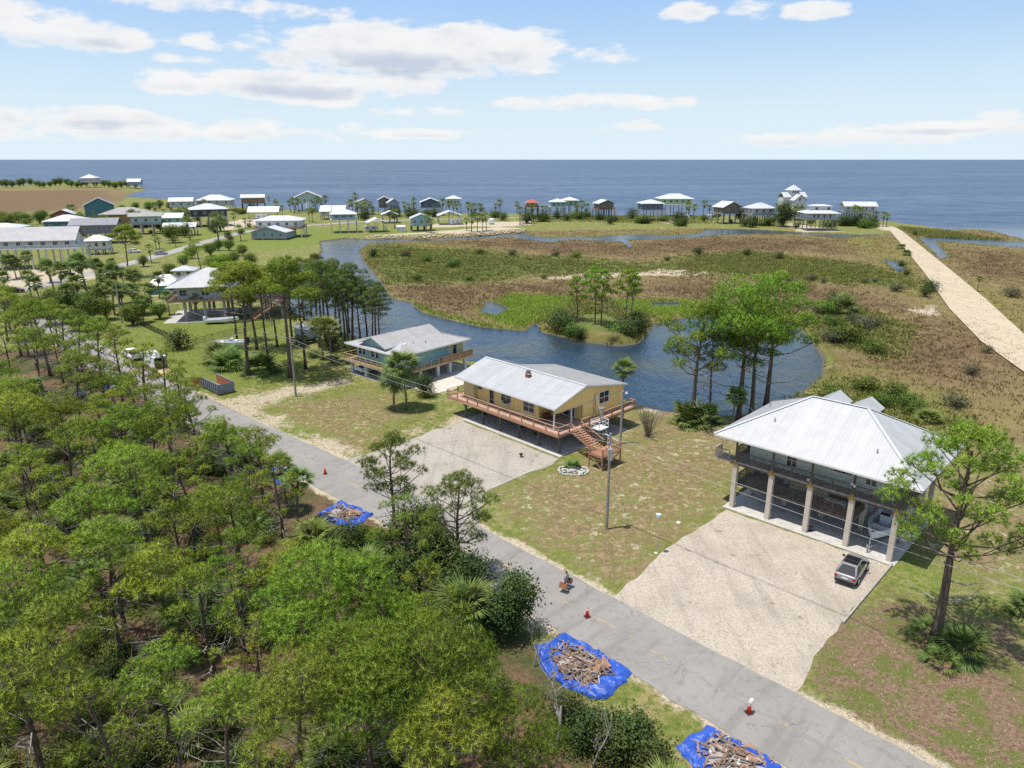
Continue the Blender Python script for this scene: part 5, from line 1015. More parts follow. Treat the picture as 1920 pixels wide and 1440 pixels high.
# ------------------------------------------------------------------ yellow house
def house_yellow():
    O = G(874, 783); h = thing('stilt_house', 'yellow house on dark posts with red-brown deck and outside stairs', 'house', (O.x, O.y, 0), R(-46)); zd = 2.7
    MB().box(.2, 18.8, -.95, 12.8, -.3, .06).build('slab', CONC, h)
    XS = [i * 3.58 for i in range(6)]
    for y in (0, 4.2, 8.4, 12.6):
        for x in XS: column(h, x, y, .06, 2.3, .24, POSTW, 'post')
        MB().box(-2.9, 18.2, y - .09, y + .09, 2.303, 2.55).build('beam', POSTW, h)
    for s_ in (-1, 1): MB().bar((0, 0, 1.5), (1.1 * s_, 0, 2.35), .1, .1).build('brace', POSTW, h)
    MB().box(-3.05, 18.45, -.85, 14.7, 2.553, zd).build('deck', DECKW, h); MB().box(-3.1, 18.5, -.92, -.85, 2.42, zd + .02).build('rim_beam', REDWOOD, h); MB().box(18.45, 18.52, -.85, 14.7, 2.42, zd + .02).build('rim_beam', REDWOOD, h)
    kw = dict(m=REDWOOD, step=2.25, pickets=0, rail=(.16, .05), mid=True, post=.12)
    railing(h, (-3.0, -.8, zd), (18.4, -.8, zd), 1.05, **kw); railing(h, (18.4, -.8, zd), (18.4, 1.2, zd), 1.05, ends=(False, True), **kw); railing(h, (18.4, 3.5, zd), (18.4, 5.0, zd), 1.05, **kw); railing(h, (18.4, 7.2, zd), (18.4, 14.6, zd), 1.05, **kw)
    railing(h, (18.4, 14.6, zd), (13.0, 14.6, zd), 1.05, ends=(False, True), **kw); railing(h, (-3.0, -.8, zd), (-3.0, 3.0, zd), 1.05, ends=(False, True), **kw)
    w = MB(); w.box(-1.2, 12.9, 1.4, 5.6, zd, 6.05); w.box(-1.2, 4.0, 5.6, 9.8, zd, 5.9); w.box(4.0, 16.75, 5.6, 13.9, zd, 5.75); wl = w.build('wall', YELLOW, h)
    MB().box(-1.25, .9, .75, 1.4, zd, 5.75).build('closet', PALEY, h); MB().box(12.9, 16.6, 5.44, 5.6, zd, 5.6).build('porch_wall', YELLOW, h)
    def profile(x, pts, th, m, nm):
        n = len(pts); g = MB(); g.add([(x, a, b) for a, b in pts] + [(x + th, a, b) for a, b in pts], [tuple(range(n)), tuple(reversed(range(n, 2 * n)))] + [((i + 1) % n, i, n + i, n + (i + 1) % n) for i in range(n)]); return g.build(nm, m, h)
    profile(16.76, [(.0, 4.95), (5.44, 4.95), (5.44, zd), (13.92, zd), (13.92, 5.72), (5.5, 7.3), (.0, 5.82)], .12, YELLOW, 'gable_wall'); profile(-1.32, [(1.4, zd), (9.6, zd), (9.6, 5.9), (5.5, 7.25), (1.4, 6.1)], .12, YELLOW, 'gable_wall')
    for y in (.08, 3.3): column(h, 16.82, y, zd, 4.945, .16, TRIM, 'porch_post')
    MB().box(16.89, 16.97, -.1, 14.0, 4.9, 4.95).build('trim', TRIM, wl)
    window(h, 1.55, 1.38, 4.3, .8, .7, mull=0); window(h, 3.95, 1.38, zd + .1, .85, 2.1, name='glazed_door', mull=0); window(h, 6.8, 1.38, 3.75, 1.9, 1.25); window(h, 11.1, 1.38, 3.4, 1.9, 1.5); window(h, 16.9, 9.7, 4.2, 1.9, 1.5, 'r'); window(h, 14.6, 5.42, zd + .1, 1.8, 2.0, name='glazed_door')
    MB().box(16.885, 16.92, 5.6, 7.4, zd, 4.9).build('boarded_panel', YELLOW, h); g = MB()
    for y in (7.6, 7.95): g.tube([(16.93, y, 3.0), (16.95, y, 5.0), (16.95, y + .1, 5.7)], [.03] * 3, 6)
    g.build('conduit', GREYWOOD, h)
    fb = MB().box(6.2, 7.4, 1.12, 1.36, 3.35, 3.55).build('flower_box', TRIM, h)
    o = obj('plants', PROTO['shrubg'][0][1], fb); o.scale = (.32, .1, .16); o.location = (6.8, 1.22, 3.5)
    # roof
    ze, zr, yr = 5.75, 7.5, 5.5; g = MB(); FA = [(-1.95, -.35, ze), (17.3, -.35, ze), (17.3, yr, zr), (-1.95, yr, zr)]; FB = [(17.2, 14.45, 5.78), (3.7, 14.45, 5.78), (3.7, yr, zr), (17.2, yr, zr)]; FC = [(3.7, 10.6, 5.85), (-1.95, 10.6, 5.85), (-1.95, yr, zr), (3.7, yr, zr)]
    for fc in (FA, FB, FC): g.slab([(p[0], p[1], p[2] - .01) for p in fc], .12)
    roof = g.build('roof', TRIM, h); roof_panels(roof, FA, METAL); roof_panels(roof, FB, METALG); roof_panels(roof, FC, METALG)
    MB().bar((-1.95, yr, zr + .05), (17.3, yr, zr + .05), .34, .04).build('ridge_cap', METALW, roof)
    for a, b in ((FA[0], FA[1]), (FA[1], FA[2]), (FB[3], FB[0]), (FA[3], FA[0]), (FB[0], FB[1])): MB().bar(Vector(a) - Vector((0, 0, .1)), Vector(b) - Vector((0, 0, .1)), .05, .2).build('fascia', TRIM, roof)
    ch = MB().box(8.1, 8.75, 3.7, 4.25, 6.6, 7.55).build('chimney', BRICK, roof); MB().cyl((8.42, 3.97, 7.55), (8.42, 3.97, 7.95), .36, .30, 10).build('chimney_cap', DKWOOD, ch); MB().box(8.02, 8.83, 3.62, 4.33, 7.5, 7.58).build('flashing', CONC, ch)
    for x in (2.6, 6.5): MB().cyl((x, 6.4, 7.1), (x, 6.4, 7.6), .07, .07, 8).build('vent_pipe', STEEL, roof)
    # stairs, landing, lift
    stairs(h, (18.5, 2.35, zd), (22.9, 1.5, 1.7), 1.6, REDWOOD, 10); zl = 1.7
    MB().box(22.9, 25.0, -.4, 3.2, zl - .14, zl).build('landing', REDWOOD, h)
    for x, y in ((22.95, -.33), (24.93, -.33), (24.93, 3.13), (22.95, 3.13)): column(h, x, y, 0, zl + 1.0, .13, REDWOOD, 'landing_post')
    railing(h, (23.05, -.33, zl), (24.85, -.33, zl), 1.0, REDWOOD, 3, ends=(False, False)); railing(h, (24.93, -.25, zl), (24.93, 3.05, zl), 1.0, REDWOOD, 4, ends=(False, False)); railing(h, (24.85, 3.13, zl), (23.05, 3.13, zl), 1.0, REDWOOD, 3, ends=(False, False))
    for a, b in (((22.95, -.33, zl - .2), (24.85, -.33, .2)), ((24.93, -.33, .2), (24.93, 3.1, zl - .2))): MB().bar(a, b, .05, .13).build('brace', REDWOOD, h)
    stairs(h, (22.85, 2.5, zl - .15), (20.0, 2.5, .05), 1.0, REDWOOD, 8, rail=False)
    lf = MB()
    for p in ((18.6, 5.1), (20.0, 5.1), (20.0, 6.9), (18.6, 6.9)): lf.box(p[0] - .04, p[0] + .04, p[1] - .04, p[1] + .04, 2.2, 3.35)
    for z in (2.25, 2.8, 3.32):
        for a, b in (((18.6, 5.1), (20, 5.1)), ((20, 5.1), (20, 6.9)), ((18.6, 6.9), (20, 6.9)), ((18.6, 5.1), (18.6, 6.9))): lf.bar((a[0], a[1], z), (b[0], b[1], z), .05, .05)
    lc = lf.build('lift_cage', WHITEP, h); MB().box(18.62, 19.98, 5.12, 6.88, 2.16, 2.24).build('lift_floor', WHITEP, lc); g = MB(); g.box(18.45, 19.1, 6.5, 7.4, 4.3, 4.55)
    for x in (18.55, 19.0): g.cyl((x, 7.0, 0), (x, 7.0, 4.4), .07, .07, 8)
    g.build('lift_mast', STEEL, lc)
    for x, y in ((18.65, 6.0), (19.95, 6.0)): MB().cyl((x, y, 0), (x, y, 2.16), .05, .05, 8).build('lift_leg', STEEL, lc)
    # porch glider
    b = thing('porch_glider', 'dark red-brown wooden double glider on the porch of the yellow house', 'bench', h.matrix_basis @ Vector((13.9, 2.0, zd)), R(-46 + 90)); gl = MAT_GLIDER
    s_ = MB().box(-.75, .75, -.35, .25, .40, .46).build('seat', gl, b); k_ = MB()
    for i in range(9): k_.box(-.72 + i * .17, -.62 + i * .17, .25, .30, .46, 1.05 + .12 * math.sin(math.pi * i / 8))
    k_.build('backrest', gl, b); MB().box(-.8, .8, .24, .31, 1.0, 1.07).build('top_rail', gl, b)
    for x in (-.8, .8): MB().box(x - .05, x + .05, -.4, .35, .62, .68).build('armrest', gl, b); MB().box(x - .04, x + .04, -.35, -.27, 0, .62).build('leg', gl, b); MB().box(x - .04, x + .04, .22, .30, 0, 1.0).build('leg', gl, b)
    return h
MAT_GLIDER = mat('glider_wood', (.11, .035, .025), (.17, .06, .042), 4, .6)
HY = house_yellow()
# ------------------------------------------------------------------ blue house
def house_blue():
    h = thing('stilt_house', 'aqua and pale yellow house with grey double-pitched metal roof and new lumber deck', 'house', (-27.39, 117.22, 0), R(-41)); zd = 2.5
    MB().box(-.6, 13.6, -.6, 15.2, -.3, .06).build('slab', CONC, h)
    COLW = mat('pale_blue_column', (.58, .63, .66), (.66, .70, .72), 2, .8)
    for x in (0, 3.8, 8.3, 12.8):
        for y in (0, 4.0, 7.9, 10.7, 14.4): column(h, x, y, .06, 2.2, .5, COLW)
    MB().box(-1.0, 14.0, -1.0, 15.3, 2.203, zd).build('deck', NEWWOOD, h)
    kw = dict(m=NEWWOOD, step=1.55, pickets=0, mid=True, post=.11); railing(h, (-.95, -.95, zd), (13.95, -.95, zd), 1.05, **kw); railing(h, (13.95, -.95, zd), (13.95, 15.2, zd), 1.05, ends=(False, True), **kw); railing(h, (-.95, -.95, zd), (-.95, 15.2, zd), 1.05, ends=(False, True), **kw)
    for (a, b, m_) in (((13.9, 8.0), (13.9, 15.2), REDWOOD),): MB().box(13.86, 13.92, 8.0, 15.1, zd + .1, zd + .95).build('screen_panel', REDWOOD, h)
    MB().box(.6, 12.6, .6, 10.8, zd, 5.5).build('wall', AQUA, h); MB().box(.6, 12.6, 10.8, 14.2, zd, 5.5).build('wall', PALEY, h); MB().box(12.58, 12.66, 10.74, 10.86, zd, 5.4).build('trim', TRIM, h)
    for x in (1.7, 2.7, 5.0, 6.2, 9.4, 10.6): window(h, x, .58, 3.5, .75, 1.25, mull=0)
    window(h, 12.62, 2.0, 3.6, .8, 1.0, 'r', mull=0); window(h, 12.62, 12.2, zd + .1, .9, 2.1, 'r', name='glazed_door', mull=0)
    o = (-.55, 13.85, -1.0, 15.0, 5.38); i_ = (3.3, 9.6, 3.2, 11.8, 6.3); A = [(o[0], o[2], o[4]), (o[1], o[2], o[4]), (o[1], o[3], o[4]), (o[0], o[3], o[4])]; B = [(i_[0], i_[2], i_[4]), (i_[1], i_[2], i_[4]), (i_[1], i_[3], i_[4]), (i_[0], i_[3], i_[4])]
    FF = [[A[k_], A[(k_ + 1) % 4], B[(k_ + 1) % 4], B[k_]] for k_ in range(4)]; g = MB()
    for fc in FF: g.slab([(p[0], p[1], p[2] - .01) for p in fc], .1)
    roof = g.build('roof', TRIM, h)
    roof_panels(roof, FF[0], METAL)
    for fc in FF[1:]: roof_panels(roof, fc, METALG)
    UP = gable_faces(2.9, 10.0, -.75, 12.2, 5.98, 7.4, 'y'); g = MB()
    for fc in UP: g.slab([(p[0], p[1], p[2] - .01) for p in fc], .1)
    ur = g.build('upper_roof', TRIM, h)
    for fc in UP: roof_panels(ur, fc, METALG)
    g = MB(); g.add([(3.1, .1, 5.5), (9.8, .1, 5.5), (9.8, .1, 5.95), (6.45, .1, 7.28), (3.1, .1, 5.95), (3.1, .25, 5.5), (9.8, .25, 5.5), (9.8, .25, 5.95), (6.45, .25, 7.28), (3.1, .25, 5.95)], [(0, 1, 2, 3, 4), (9, 8, 7, 6, 5), (0, 5, 6, 1), (1, 6, 7, 2), (2, 7, 8, 3), (3, 8, 9, 4), (4, 9, 5, 0)])
    gw = g.build('gable_wall', AQUA, h); g = MB().add([(5.9, .06, 6.55), (7.0, .06, 6.55), (6.45, .06, 7.0), (5.9, .11, 6.55), (7.0, .11, 6.55), (6.45, .11, 7.0)], [(0, 1, 2), (5, 4, 3), (0, 3, 4, 1), (1, 4, 5, 2), (2, 5, 3, 0)]); g.build('gable_vent', GLASS, gw)
    for a, b in ((A[0], B[0]), (A[1], B[1]), (A[2], B[2])): MB().bar(Vector(a) + Vector((0, 0, .06)), Vector(b) + Vector((0, 0, .06)), .25, .03).build('ridge_cap', METALG, roof)
    for k_ in range(4): MB().bar(Vector(A[k_]) - Vector((0, 0, .09)), Vector(A[(k_ + 1) % 4]) - Vector((0, 0, .09)), .05, .18).build('fascia', TRIM, roof)
    for x, y, z in ((10.8, 4.5, 5.95), (11.6, 6.5, 5.8), (6.0, 13.0, 6.0)): MB().cyl((x, y, z), (x, y, z + .5), .08, .08, 8).build('vent_pipe', STEEL, roof)
    MB().box(9.9, 10.7, 2.6, 3.2, 6.0, 6.22).build('skylight', TRIM, roof)
    return h
HB = house_blue()
sheet('patio', [(770, 722), (830, 700), (905, 690), (890, 712), (850, 730), (800, 742)], mat('patio_paving', (.42, .38, .33), (.56, .51, .45), 1.5, .9), .02, 2.0, .1)
# ------------------------------------------------------------------ the other houses
def col_siding(n, c): return siding(n, c)
SW = dict(white=col_siding('white_siding', (.62, .62, .61)), grey=col_siding('lilac_grey_siding', (.27, .27, .30)), dark=col_siding('charcoal_siding', (.055, .06, .075)), teal=col_siding('blue_teal_siding', (.08, .19, .22)), mint=col_siding('mint_siding', (.48, .58, .53)),
          brick=col_siding('brick_red_siding', (.25, .09, .07)), ochre=col_siding('ochre_siding', (.34, .20, .07)), brown=col_siding('brown_siding', (.28, .16, .11)), blue=col_siding('sky_blue_siding', (.27, .44, .50)), navy=col_siding('navy_siding', (.10, .155, .22)), pgrn=col_siding('pale_green_siding', (.40, .47, .42)),
          bgrey=col_siding('blue_grey_siding', (.30, .35, .42)), green=col_siding('light_green_siding', (.36, .58, .30)), turq=col_siding('turquoise_siding', (.10, .42, .36)), lgrey=col_siding('light_grey_siding', (.48, .50, .52)), tan=TANW, dbrown=col_siding('dark_brown_siding', (.20, .16, .13)), sage=SAGE, aqua2=col_siding('aqua_green_siding', (.25, .50, .50)))
RF = dict(w=METALW, g=METALB, t=ROOFTAN, r=ROOFRED, m=METAL)
PW = mat('white_piling', (.50, .48, .45), (.58, .56, .53), 1, .85); PG = GREYWOOD
def house_at(label, P, ang, Wd, Dp, zf, ze, zr, roof='hip', wall='white', rf='w', deck=0.0, rail='grey', npile=(4, 3), pile='g', over=.7, nwin=4, name='stilt_house', cat='house', group=None, winr=2, walls=True, stair=None, gable_wall=True, pw=.42):
    """local x along the front (towards -y = viewer when ang = 0), y into depth; P = middle of the front"""
    h = thing(name, label, cat, (P[0], P[1], 0), ang, group); x0, x1 = -Wd / 2, Wd / 2; pm = {'w': PW, 'g': PG, 'd': DKWOOD, 'c': CREAM}[pile]; rm = {'grey': GREYWOOD, 'white': TRIM, 'red': REDWOOD, 'dark': DKWOOD, 'new': NEWWOOD}[rail]; wm = SW[wall]
    d = deck; nx, ny = npile
    if zf > .6:
        for i in range(nx):
            for j in range(ny): column(h, x0 - d * .6 + (Wd + 1.2 * d) * i / max(1, nx - 1), -d * .8 + (Dp + d) * j / max(1, ny - 1), 0, zf - .3, pw, pm, 'piling')
    if walls:
        MB().box(x0 - d, x1 + d, -d, Dp, zf - .3, zf).build('deck', rm if zf > .6 else CONC, h)
        w = MB(); w.box(x0, x1, 0, Dp, zf, ze); g = .02
        if roof in ('gx', 'gy'):
            if roof == 'gx': tri = [(0.0, ze), (Dp, ze), (Dp / 2, zr - .12)]; A = [(x0, a, b) for a, b in tri]; B = [(x1, a, b) for a, b in tri]
            else: tri = [(x0, ze), (x1, ze), (0, zr - .12)]; A = [(a, 0, b) for a, b in tri]; B = [(a, Dp, b) for a, b in tri]
            w.add(A + B, [(0, 1, 2), (5, 4, 3), (0, 3, 4, 1), (1, 4, 5, 2), (2, 5, 3, 0)])
        w.build('wall', wm, h)
        if d > .3:
            railing(h, (x0 - d + .06, -d + .06, zf), (x1 + d - .06, -d + .06, zf), 1.0, rm, 3.0, pickets=.45 if d else 0, mid=True); railing(h, (x1 + d - .06, -d + .1, zf), (x1 + d - .06, Dp, zf), 1.0, rm, 3.0, pickets=.45, ends=(False, True)); railing(h, (x0 - d + .06, -d + .1, zf), (x0 - d + .06, Dp, zf), 1.0, rm, 3.0, pickets=.45, ends=(False, True))
        zz = zf + (ze - zf) * .36; hh = min(1.3, (ze - zf) * .45)
        for i in range(nwin): window(h, x0 + Wd * (i + .5) / nwin, -.03, zz, min(1.3, Wd / nwin * .4), hh, 'f', mull=1 if Wd / nwin > 3 else 0)
        for i in range(winr): window(h, x1 + .03, Dp * (i + .5) / winr, zz, 1.0, hh, 'r', mull=0); window(h, x0 - .03, Dp * (i + .5) / winr, zz, 1.0, hh, 'l', mull=0)
    else:
        for i in range(nx):
            for j in (0, 1): column(h, x0 + .2 + (Wd - .4) * i / max(1, nx - 1), .2 + (Dp - .4) * j, 0, ze + .05, .2, pm, 'post')
    X0, X1, Y0, Y1 = x0 - over - d * .4, x1 + over + d * .4, -over - d * .4, Dp + over
    F = {'hip': lambda: hip_faces(X0, X1, Y0, Y1, ze, zr, along='x' if Wd >= Dp else 'y'), 'gx': lambda: gable_faces(X0, X1, Y0, Y1, ze, zr, 'x'), 'gy': lambda: gable_faces(X0, X1, Y0, Y1, ze, zr, 'y')}[roof]()
    g = MB()
    for fc in F: g.slab([(p[0], p[1], p[2] + .12) for p in fc], .16)
    r_ = g.build('roof', RF[rf], h)
    e_ = MB()
    for a, b in (((X0, Y0), (X1, Y0)), ((X0, Y1), (X1, Y1)), ((X0, Y0), (X0, Y1)), ((X1, Y0), (X1, Y1))):
        if roof == 'hip' or (roof == 'gx' and a[1] == b[1]) or (roof == 'gy' and a[0] == b[0]): e_.bar((a[0], a[1], ze + .02), (b[0], b[1], ze + .02), .06, .2)
    e_.build('fascia', TRIM, r_)
    if stair and zf > 1: stairs(h, (stair, -d, zf), (stair + .01, -d - zf * 1.15, .05), 1.3, rm, 12)
    return h
def FH(label, uL, uR, vb, vf, ve, vr, roof='hip', ang=0.0, ratio=.8, **k_):
    """house measured from its outline in the photograph; distance from where its posts meet the ground (row vb)"""
    a = R(ang); um = (uL + uR) / 2; C = G(um, vb); dist = C.y; depth = dist * math.cos(PITCH) + CAMH * math.sin(PITCH); app = (uR - uL) / FPX * depth
    over = k_.get('over', .7) + k_.get('deck', 0) * .4; s_, c_ = abs(math.sin(a)), abs(math.cos(a)); Wr = app / (c_ + ratio * s_); Dr = Wr * ratio; Wd = Wr - 2 * over; Dp = Dr - over * 1.4
    zf = max(.1, Zat(um, vf, C)); ze = Zat(um, ve, C); yr = dist + (Wr * s_ + Dr * c_) / 2; zr = Zat(um, vr, (C.x * yr / dist, yr)); zf = min(zf, ze - 2.0) if vf < vb - 2 else zf
    ctr = Vector((C.x, C.y + (Wr * s_ + Dr * c_) / 2 * (.75 if s_ > .2 else .9))); ey = Vector((-math.sin(a), math.cos(a))); P = ctr - ey * Dp / 2
    return house_at(label, P, a, max(3, Wd), max(3, Dp), zf, ze, max(zr, ze + .5), roof, **k_)
FH('long white house with grey roof on white stilts at the left edge', -30, 140, 506, 466, 452, 424, 'gx', 12, .42, wall='white', rf='g', deck=1.6, rail='white', npile=(7, 3), pile='w', nwin=7)
FH('white roofed house half hidden behind the long white house', -60, 34, 470, 440, 428, 418, 'hip', 8, .6, wall='white', nwin=3)
FH('small white two-storey house with white hip roof beside the lone tall pine', 153, 205, 478, 467, 452, 440, 'hip', 15, .7, wall='white', pile='w', nwin=3, npile=(4, 3))
FH('lilac-grey gabled house with dark grey roof in the left neighbourhood', 126, 219, 458, 437, 422, 408, 'gx', 14, .6, wall='grey', rf='g', deck=1.2, rail='grey', pile='g', nwin=4)
FH('teal house with pale hip roof behind the lilac-grey house', 76, 156, 440, 432, 415, 402, 'hip', 12, .8, wall='teal', rf='w', nwin=3)
FH('brick red gabled house with white roof at the far left', 87, 140, 424, 412, 403, 392, 'gy', 20, .8, wall='brick', rf='w', nwin=2)
FH('tall blue-teal gabled house with grey roof before the far marsh', 142, 211, 414, 406, 386, 370, 'gy', 28, .9, wall='teal', rf='g', nwin=2, npile=(3, 3), pile='w')
FH('ochre house with tan hip roof beside the blue-teal house', 178, 276, 428, 420, 402, 388, 'hip', 14, .7, wall='ochre', rf='t', nwin=3)
FH('pale mint house with gable facing the road on white stilts', 235, 303, 440, 421, 406, 398, 'gx', 22, .55, wall='mint', rf='t', deck=1.2, pile='w', nwin=3, npile=(4, 3))
FH('low teal house with white roof between mint and charcoal houses', 290, 342, 428, 419, 409, 399, 'gx', 10, .7, wall='aqua2', rf='w', nwin=3)
FH('charcoal house with white hip roof on white stilts', 338, 424, 426, 406, 393, 381, 'hip', 26, .85, wall='dark', rf='w', pile='w', nwin=4, npile=(5, 4), pw=.45)
FH('open carport with white roof on posts below the charcoal house', 301, 366, 443, 427, 426, 417, 'gx', 14, .5, walls=False, name='carport', cat='carport', rf='w', npile=(6, 2))
FH('light grey gabled house with white roof above the mint house', 311, 362, 398, 388, 378, 370, 'gx', 16, .7, wall='lgrey', rf='w', nwin=3, npile=(4, 3))
FH('house with stacked white roofs behind the charcoal house', 361, 432, 396, 385, 376, 365, 'hip', 10, .7, wall='lgrey', rf='w', nwin=4)
FH('brown gabled house with white roof on the left shore', 446, 497, 396, 381, 371, 364, 'gx', 16, .7, wall='brown', rf='w', nwin=3, npile=(4, 3), pile='d')
FH('long open boat shelter with white roof behind the white hip-roofed house', 461, 522, 411, 400, 398, 387, 'gx', 8, .5, walls=False, name='boat_shelter', cat='shelter', rf='w', npile=(7, 2))
FH('white hip-roofed house with brown deck at the head of the canal', 474, 567, 446, 428, 414, 404, 'hip', 5, .6, wall='white', rf='w', deck=.8, rail='red', nwin=5, npile=(5, 3), pile='w')
FH('low blue-grey house with white gables in front of the white hip-roofed house', 468, 542, 450, 447, 436, 423, 'gy', -4, .8, wall='bgrey', rf='w', nwin=4)
FH('pale mint gabled house with white roof standing on the shore', 543, 604, 396, 381, 371, 358, 'gy', 14, .9, wall='mint', rf='w', deck=.8, rail='white', nwin=4, npile=(5, 3), stair=-.5)
FH('two-level sky-blue house with white hip roof at the canal', 612, 671, 437, 412, 402, 391, 'hip', 14, .85, wall='blue', rf='w', deck=1.3, rail='white', pile='w', nwin=3, npile=(4, 4))
FH('white roofed house behind the sky-blue canal house', 597, 648, 412, 404, 397, 385, 'gx', 4, .8, wall='lgrey', rf='w', nwin=3)
FH('pale green gabled house with grey roof on the middle shore', 660, 702, 403, 390, 380, 372, 'gy', 18, .9, wall='pgrn', rf='t', nwin=2, npile=(4, 3), deck=.6)
FH('brown house with white cross-gabled roof on the middle shore', 704, 735, 404, 389, 376, 368, 'gy', 10, 1.0, wall='dbrown', rf='w', nwin=2, npile=(3, 3), deck=.8)
FH('blue-grey gabled house beside the brown shore house', 721, 752, 406, 392, 381, 372, 'gy', 16, 1.0, wall='bgrey', rf='w', nwin=2, npile=(3, 3), deck=.5)
FH('open carport with white gable roof sheltering a camper at the canal', 679, 727, 436, 419, 418, 408, 'gy', 18, 1.0, walls=False, name='carport', cat='carport', rf='w', npile=(3, 2))
FH('open white-roofed carport behind the canal carport', 710, 748, 419, 405, 403, 395, 'gy', 12, 1.0, walls=False, name='carport', cat='carport', rf='w', npile=(3, 2))
FH('small sky-blue cottage with three windows at the canal', 764, 812, 434, 423, 410, 400, 'gy', 12, .8, wall='blue', rf='w', nwin=3, npile=(4, 3), pile='d')
FH('navy gabled house with white roof on the shore', 783, 828, 404, 389, 380, 371, 'gy', 8, .9, wall='navy', rf='w', nwin=2, npile=(4, 3), deck=.8, pile='w')
FH('narrow tall tower-like house with white hip roof on the shore', 833, 866, 400, 385, 373, 366, 'hip', 5, 1.0, wall='mint', rf='w', nwin=4, npile=(3, 3), deck=1.0)
FH('wide open carport with white gable roof before the tower-like house', 815, 867, 422, 406, 405, 395, 'gy', 10, .8, walls=False, name='carport', cat='carport', rf='w', npile=(3, 2))
FH('small red-roofed brown house on tall stilts at the shore', 984, 1010, 408, 388, 380, 373, 'hip', 4, 1.0, wall='brown', rf='r', nwin=2, npile=(3, 3), deck=.9, rail='red', pile='d', over=.4)
FH('small aqua house with white hip roof beside the red-roofed one', 1029, 1062, 408, 388, 379, 372, 'hip', 4, 1.0, wall='aqua2', rf='w', nwin=3, npile=(3, 3), deck=.8, rail='white')
FH('mint house with white hip roof behind the small aqua house', 1051, 1087, 402, 385, 376, 369, 'hip', 4, 1.0, wall='green', rf='w', nwin=3, npile=(3, 3), deck=.8)
FH('brown gabled house with white roof alone on the shore', 1112, 1154, 411, 392, 382, 374, 'gy', 16, .9, wall='dbrown', rf='w', nwin=2, npile=(4, 3), deck=1.0, rail='red', pile='d', stair=4)
FH('dark blue-grey house with white hip roof before the light green one', 1197, 1246, 414, 393, 382, 374, 'hip', 5, .9, wall='navy', rf='w', nwin=4, npile=(4, 3), deck=1.0, pile='w')
FH('large light green house with white hip roof and white galleries', 1233, 1300, 406, 383, 373, 363, 'hip', 3, .7, wall='green', rf='w', nwin=5, npile=(5, 3), deck=1.6, rail='white', pile='w')
FH('brown house with tan gable right of the light green house', 1339, 1393, 420, 400, 389, 377, 'gy', 20, .8, wall='dbrown', rf='w', nwin=2, npile=(4, 3), deck=1.0, rail='grey')
FH('white house with white hip roof left of the large dark round tree', 1400, 1455, 423, 402, 391, 380, 'hip', 10, .8, wall='white', rf='w', nwin=3, npile=(4, 3), deck=.8, pile='g')
FH('long white gabled house at the right end of the coast row', 1581, 1645, 416, 397, 387, 378, 'gx', -6, .5, wall='white', rf='w', nwin=5, npile=(5, 3), deck=.8, pile='d')
FH('white house with hip roof above the trees of the headland', 150, 180, 352, 342, 334, 327, 'hip', 5, .9, wall='lgrey', rf='w', nwin=2, npile=(3, 2))
FH('grey-blue gabled house at the tip of the headland', 235, 264, 354, 346, 341, 335, 'gx', 14, .8, wall='bgrey', rf='w', nwin=2, npile=(3, 3), pile='w')
FH('turquoise house with pale metal roof behind the sage house', 270, 338, 552, 549, 536, 514, 'hip', 14, .6, wall='turq', rf='m', nwin=2, over=.8)
FH('pale hip roof house behind the turquoise one', 317, 366, 528, 522, 508, 498, 'hip', 10, .8, wall='white', rf='m', nwin=2)
# white house with a tower
def tower_house():
    C = G(1496, 414); d = C.y * math.cos(PITCH) + CAMH * math.sin(PITCH); m_ = d / FPX; z = lambda v: Zat(1496, v, C)
    h = thing('tower_house', 'white house with a square lookout tower on the shore', 'house', (C.x, C.y, 0), R(12)); w = SW['white']
    for x in (-3, 3):
        for y in (0, 4, 8): column(h, x, y, 0, z(397), .6, PW, 'piling')
    MB().box(-3.6, 3.6, -.4, 9, z(397), z(396)).build('deck', TRIM, h); g = MB().box(-3.2, 3.2, 0, 8.5, z(396), z(378)); g.add([(-3.2, 0, z(378)), (3.2, 0, z(378)), (0, 0, z(369.5)), (-3.2, 8.5, z(378)), (3.2, 8.5, z(378)), (0, 8.5, z(369.5))], [(0, 1, 2), (5, 4, 3), (0, 3, 4, 1), (1, 4, 5, 2), (2, 5, 3, 0)]); g.build('wall', w, h)
    g = MB()
    for fc in gable_faces(-3.7, 3.7, -.5, 8.8, z(379), z(368.6), 'y'): g.slab([(a, b, c + .12) for a, b, c in fc], .15)
    g.build('roof', METALW, h)
    MB().box(-6.2, 6.2, 4.5, 9.5, z(396), z(374)).build('wing', w, h); g = MB()
    for fc in gable_faces(-6.6, 6.6, 3.9, 10, z(374), z(365.5), 'x'): g.slab([(a, b, c + .12) for a, b, c in fc], .15)
    g.build('wing_roof', METALW, h)
    for x in (-5.8, 5.8): column(h, x, 5, 0, z(396), .6, PW, 'piling'); column(h, x, 9, 0, z(396), .6, PW, 'piling')
    t_ = MB().box(-2.2, 2.2, 4.8, 9.2, z(374), z(361)).build('tower', w, h); g = MB()
    for fc in hip_faces(-3, 3, 4, 10, z(361.5), z(352)): g.slab(fc, .15)
    g.build('tower_roof', METALW, t_)
    for x in (-1.3, 0, 1.3): window(h, x, 4.77, z(366), .8, 1.2, mull=0)
    for x, v in ((-1.2, 390), (1.2, 390), (-.2, 379)): window(h, x, -.03, z(v), .9, 1.5, mull=0)
    h.scale = (1.2, 1.2, 1.08); return h
tower_house()
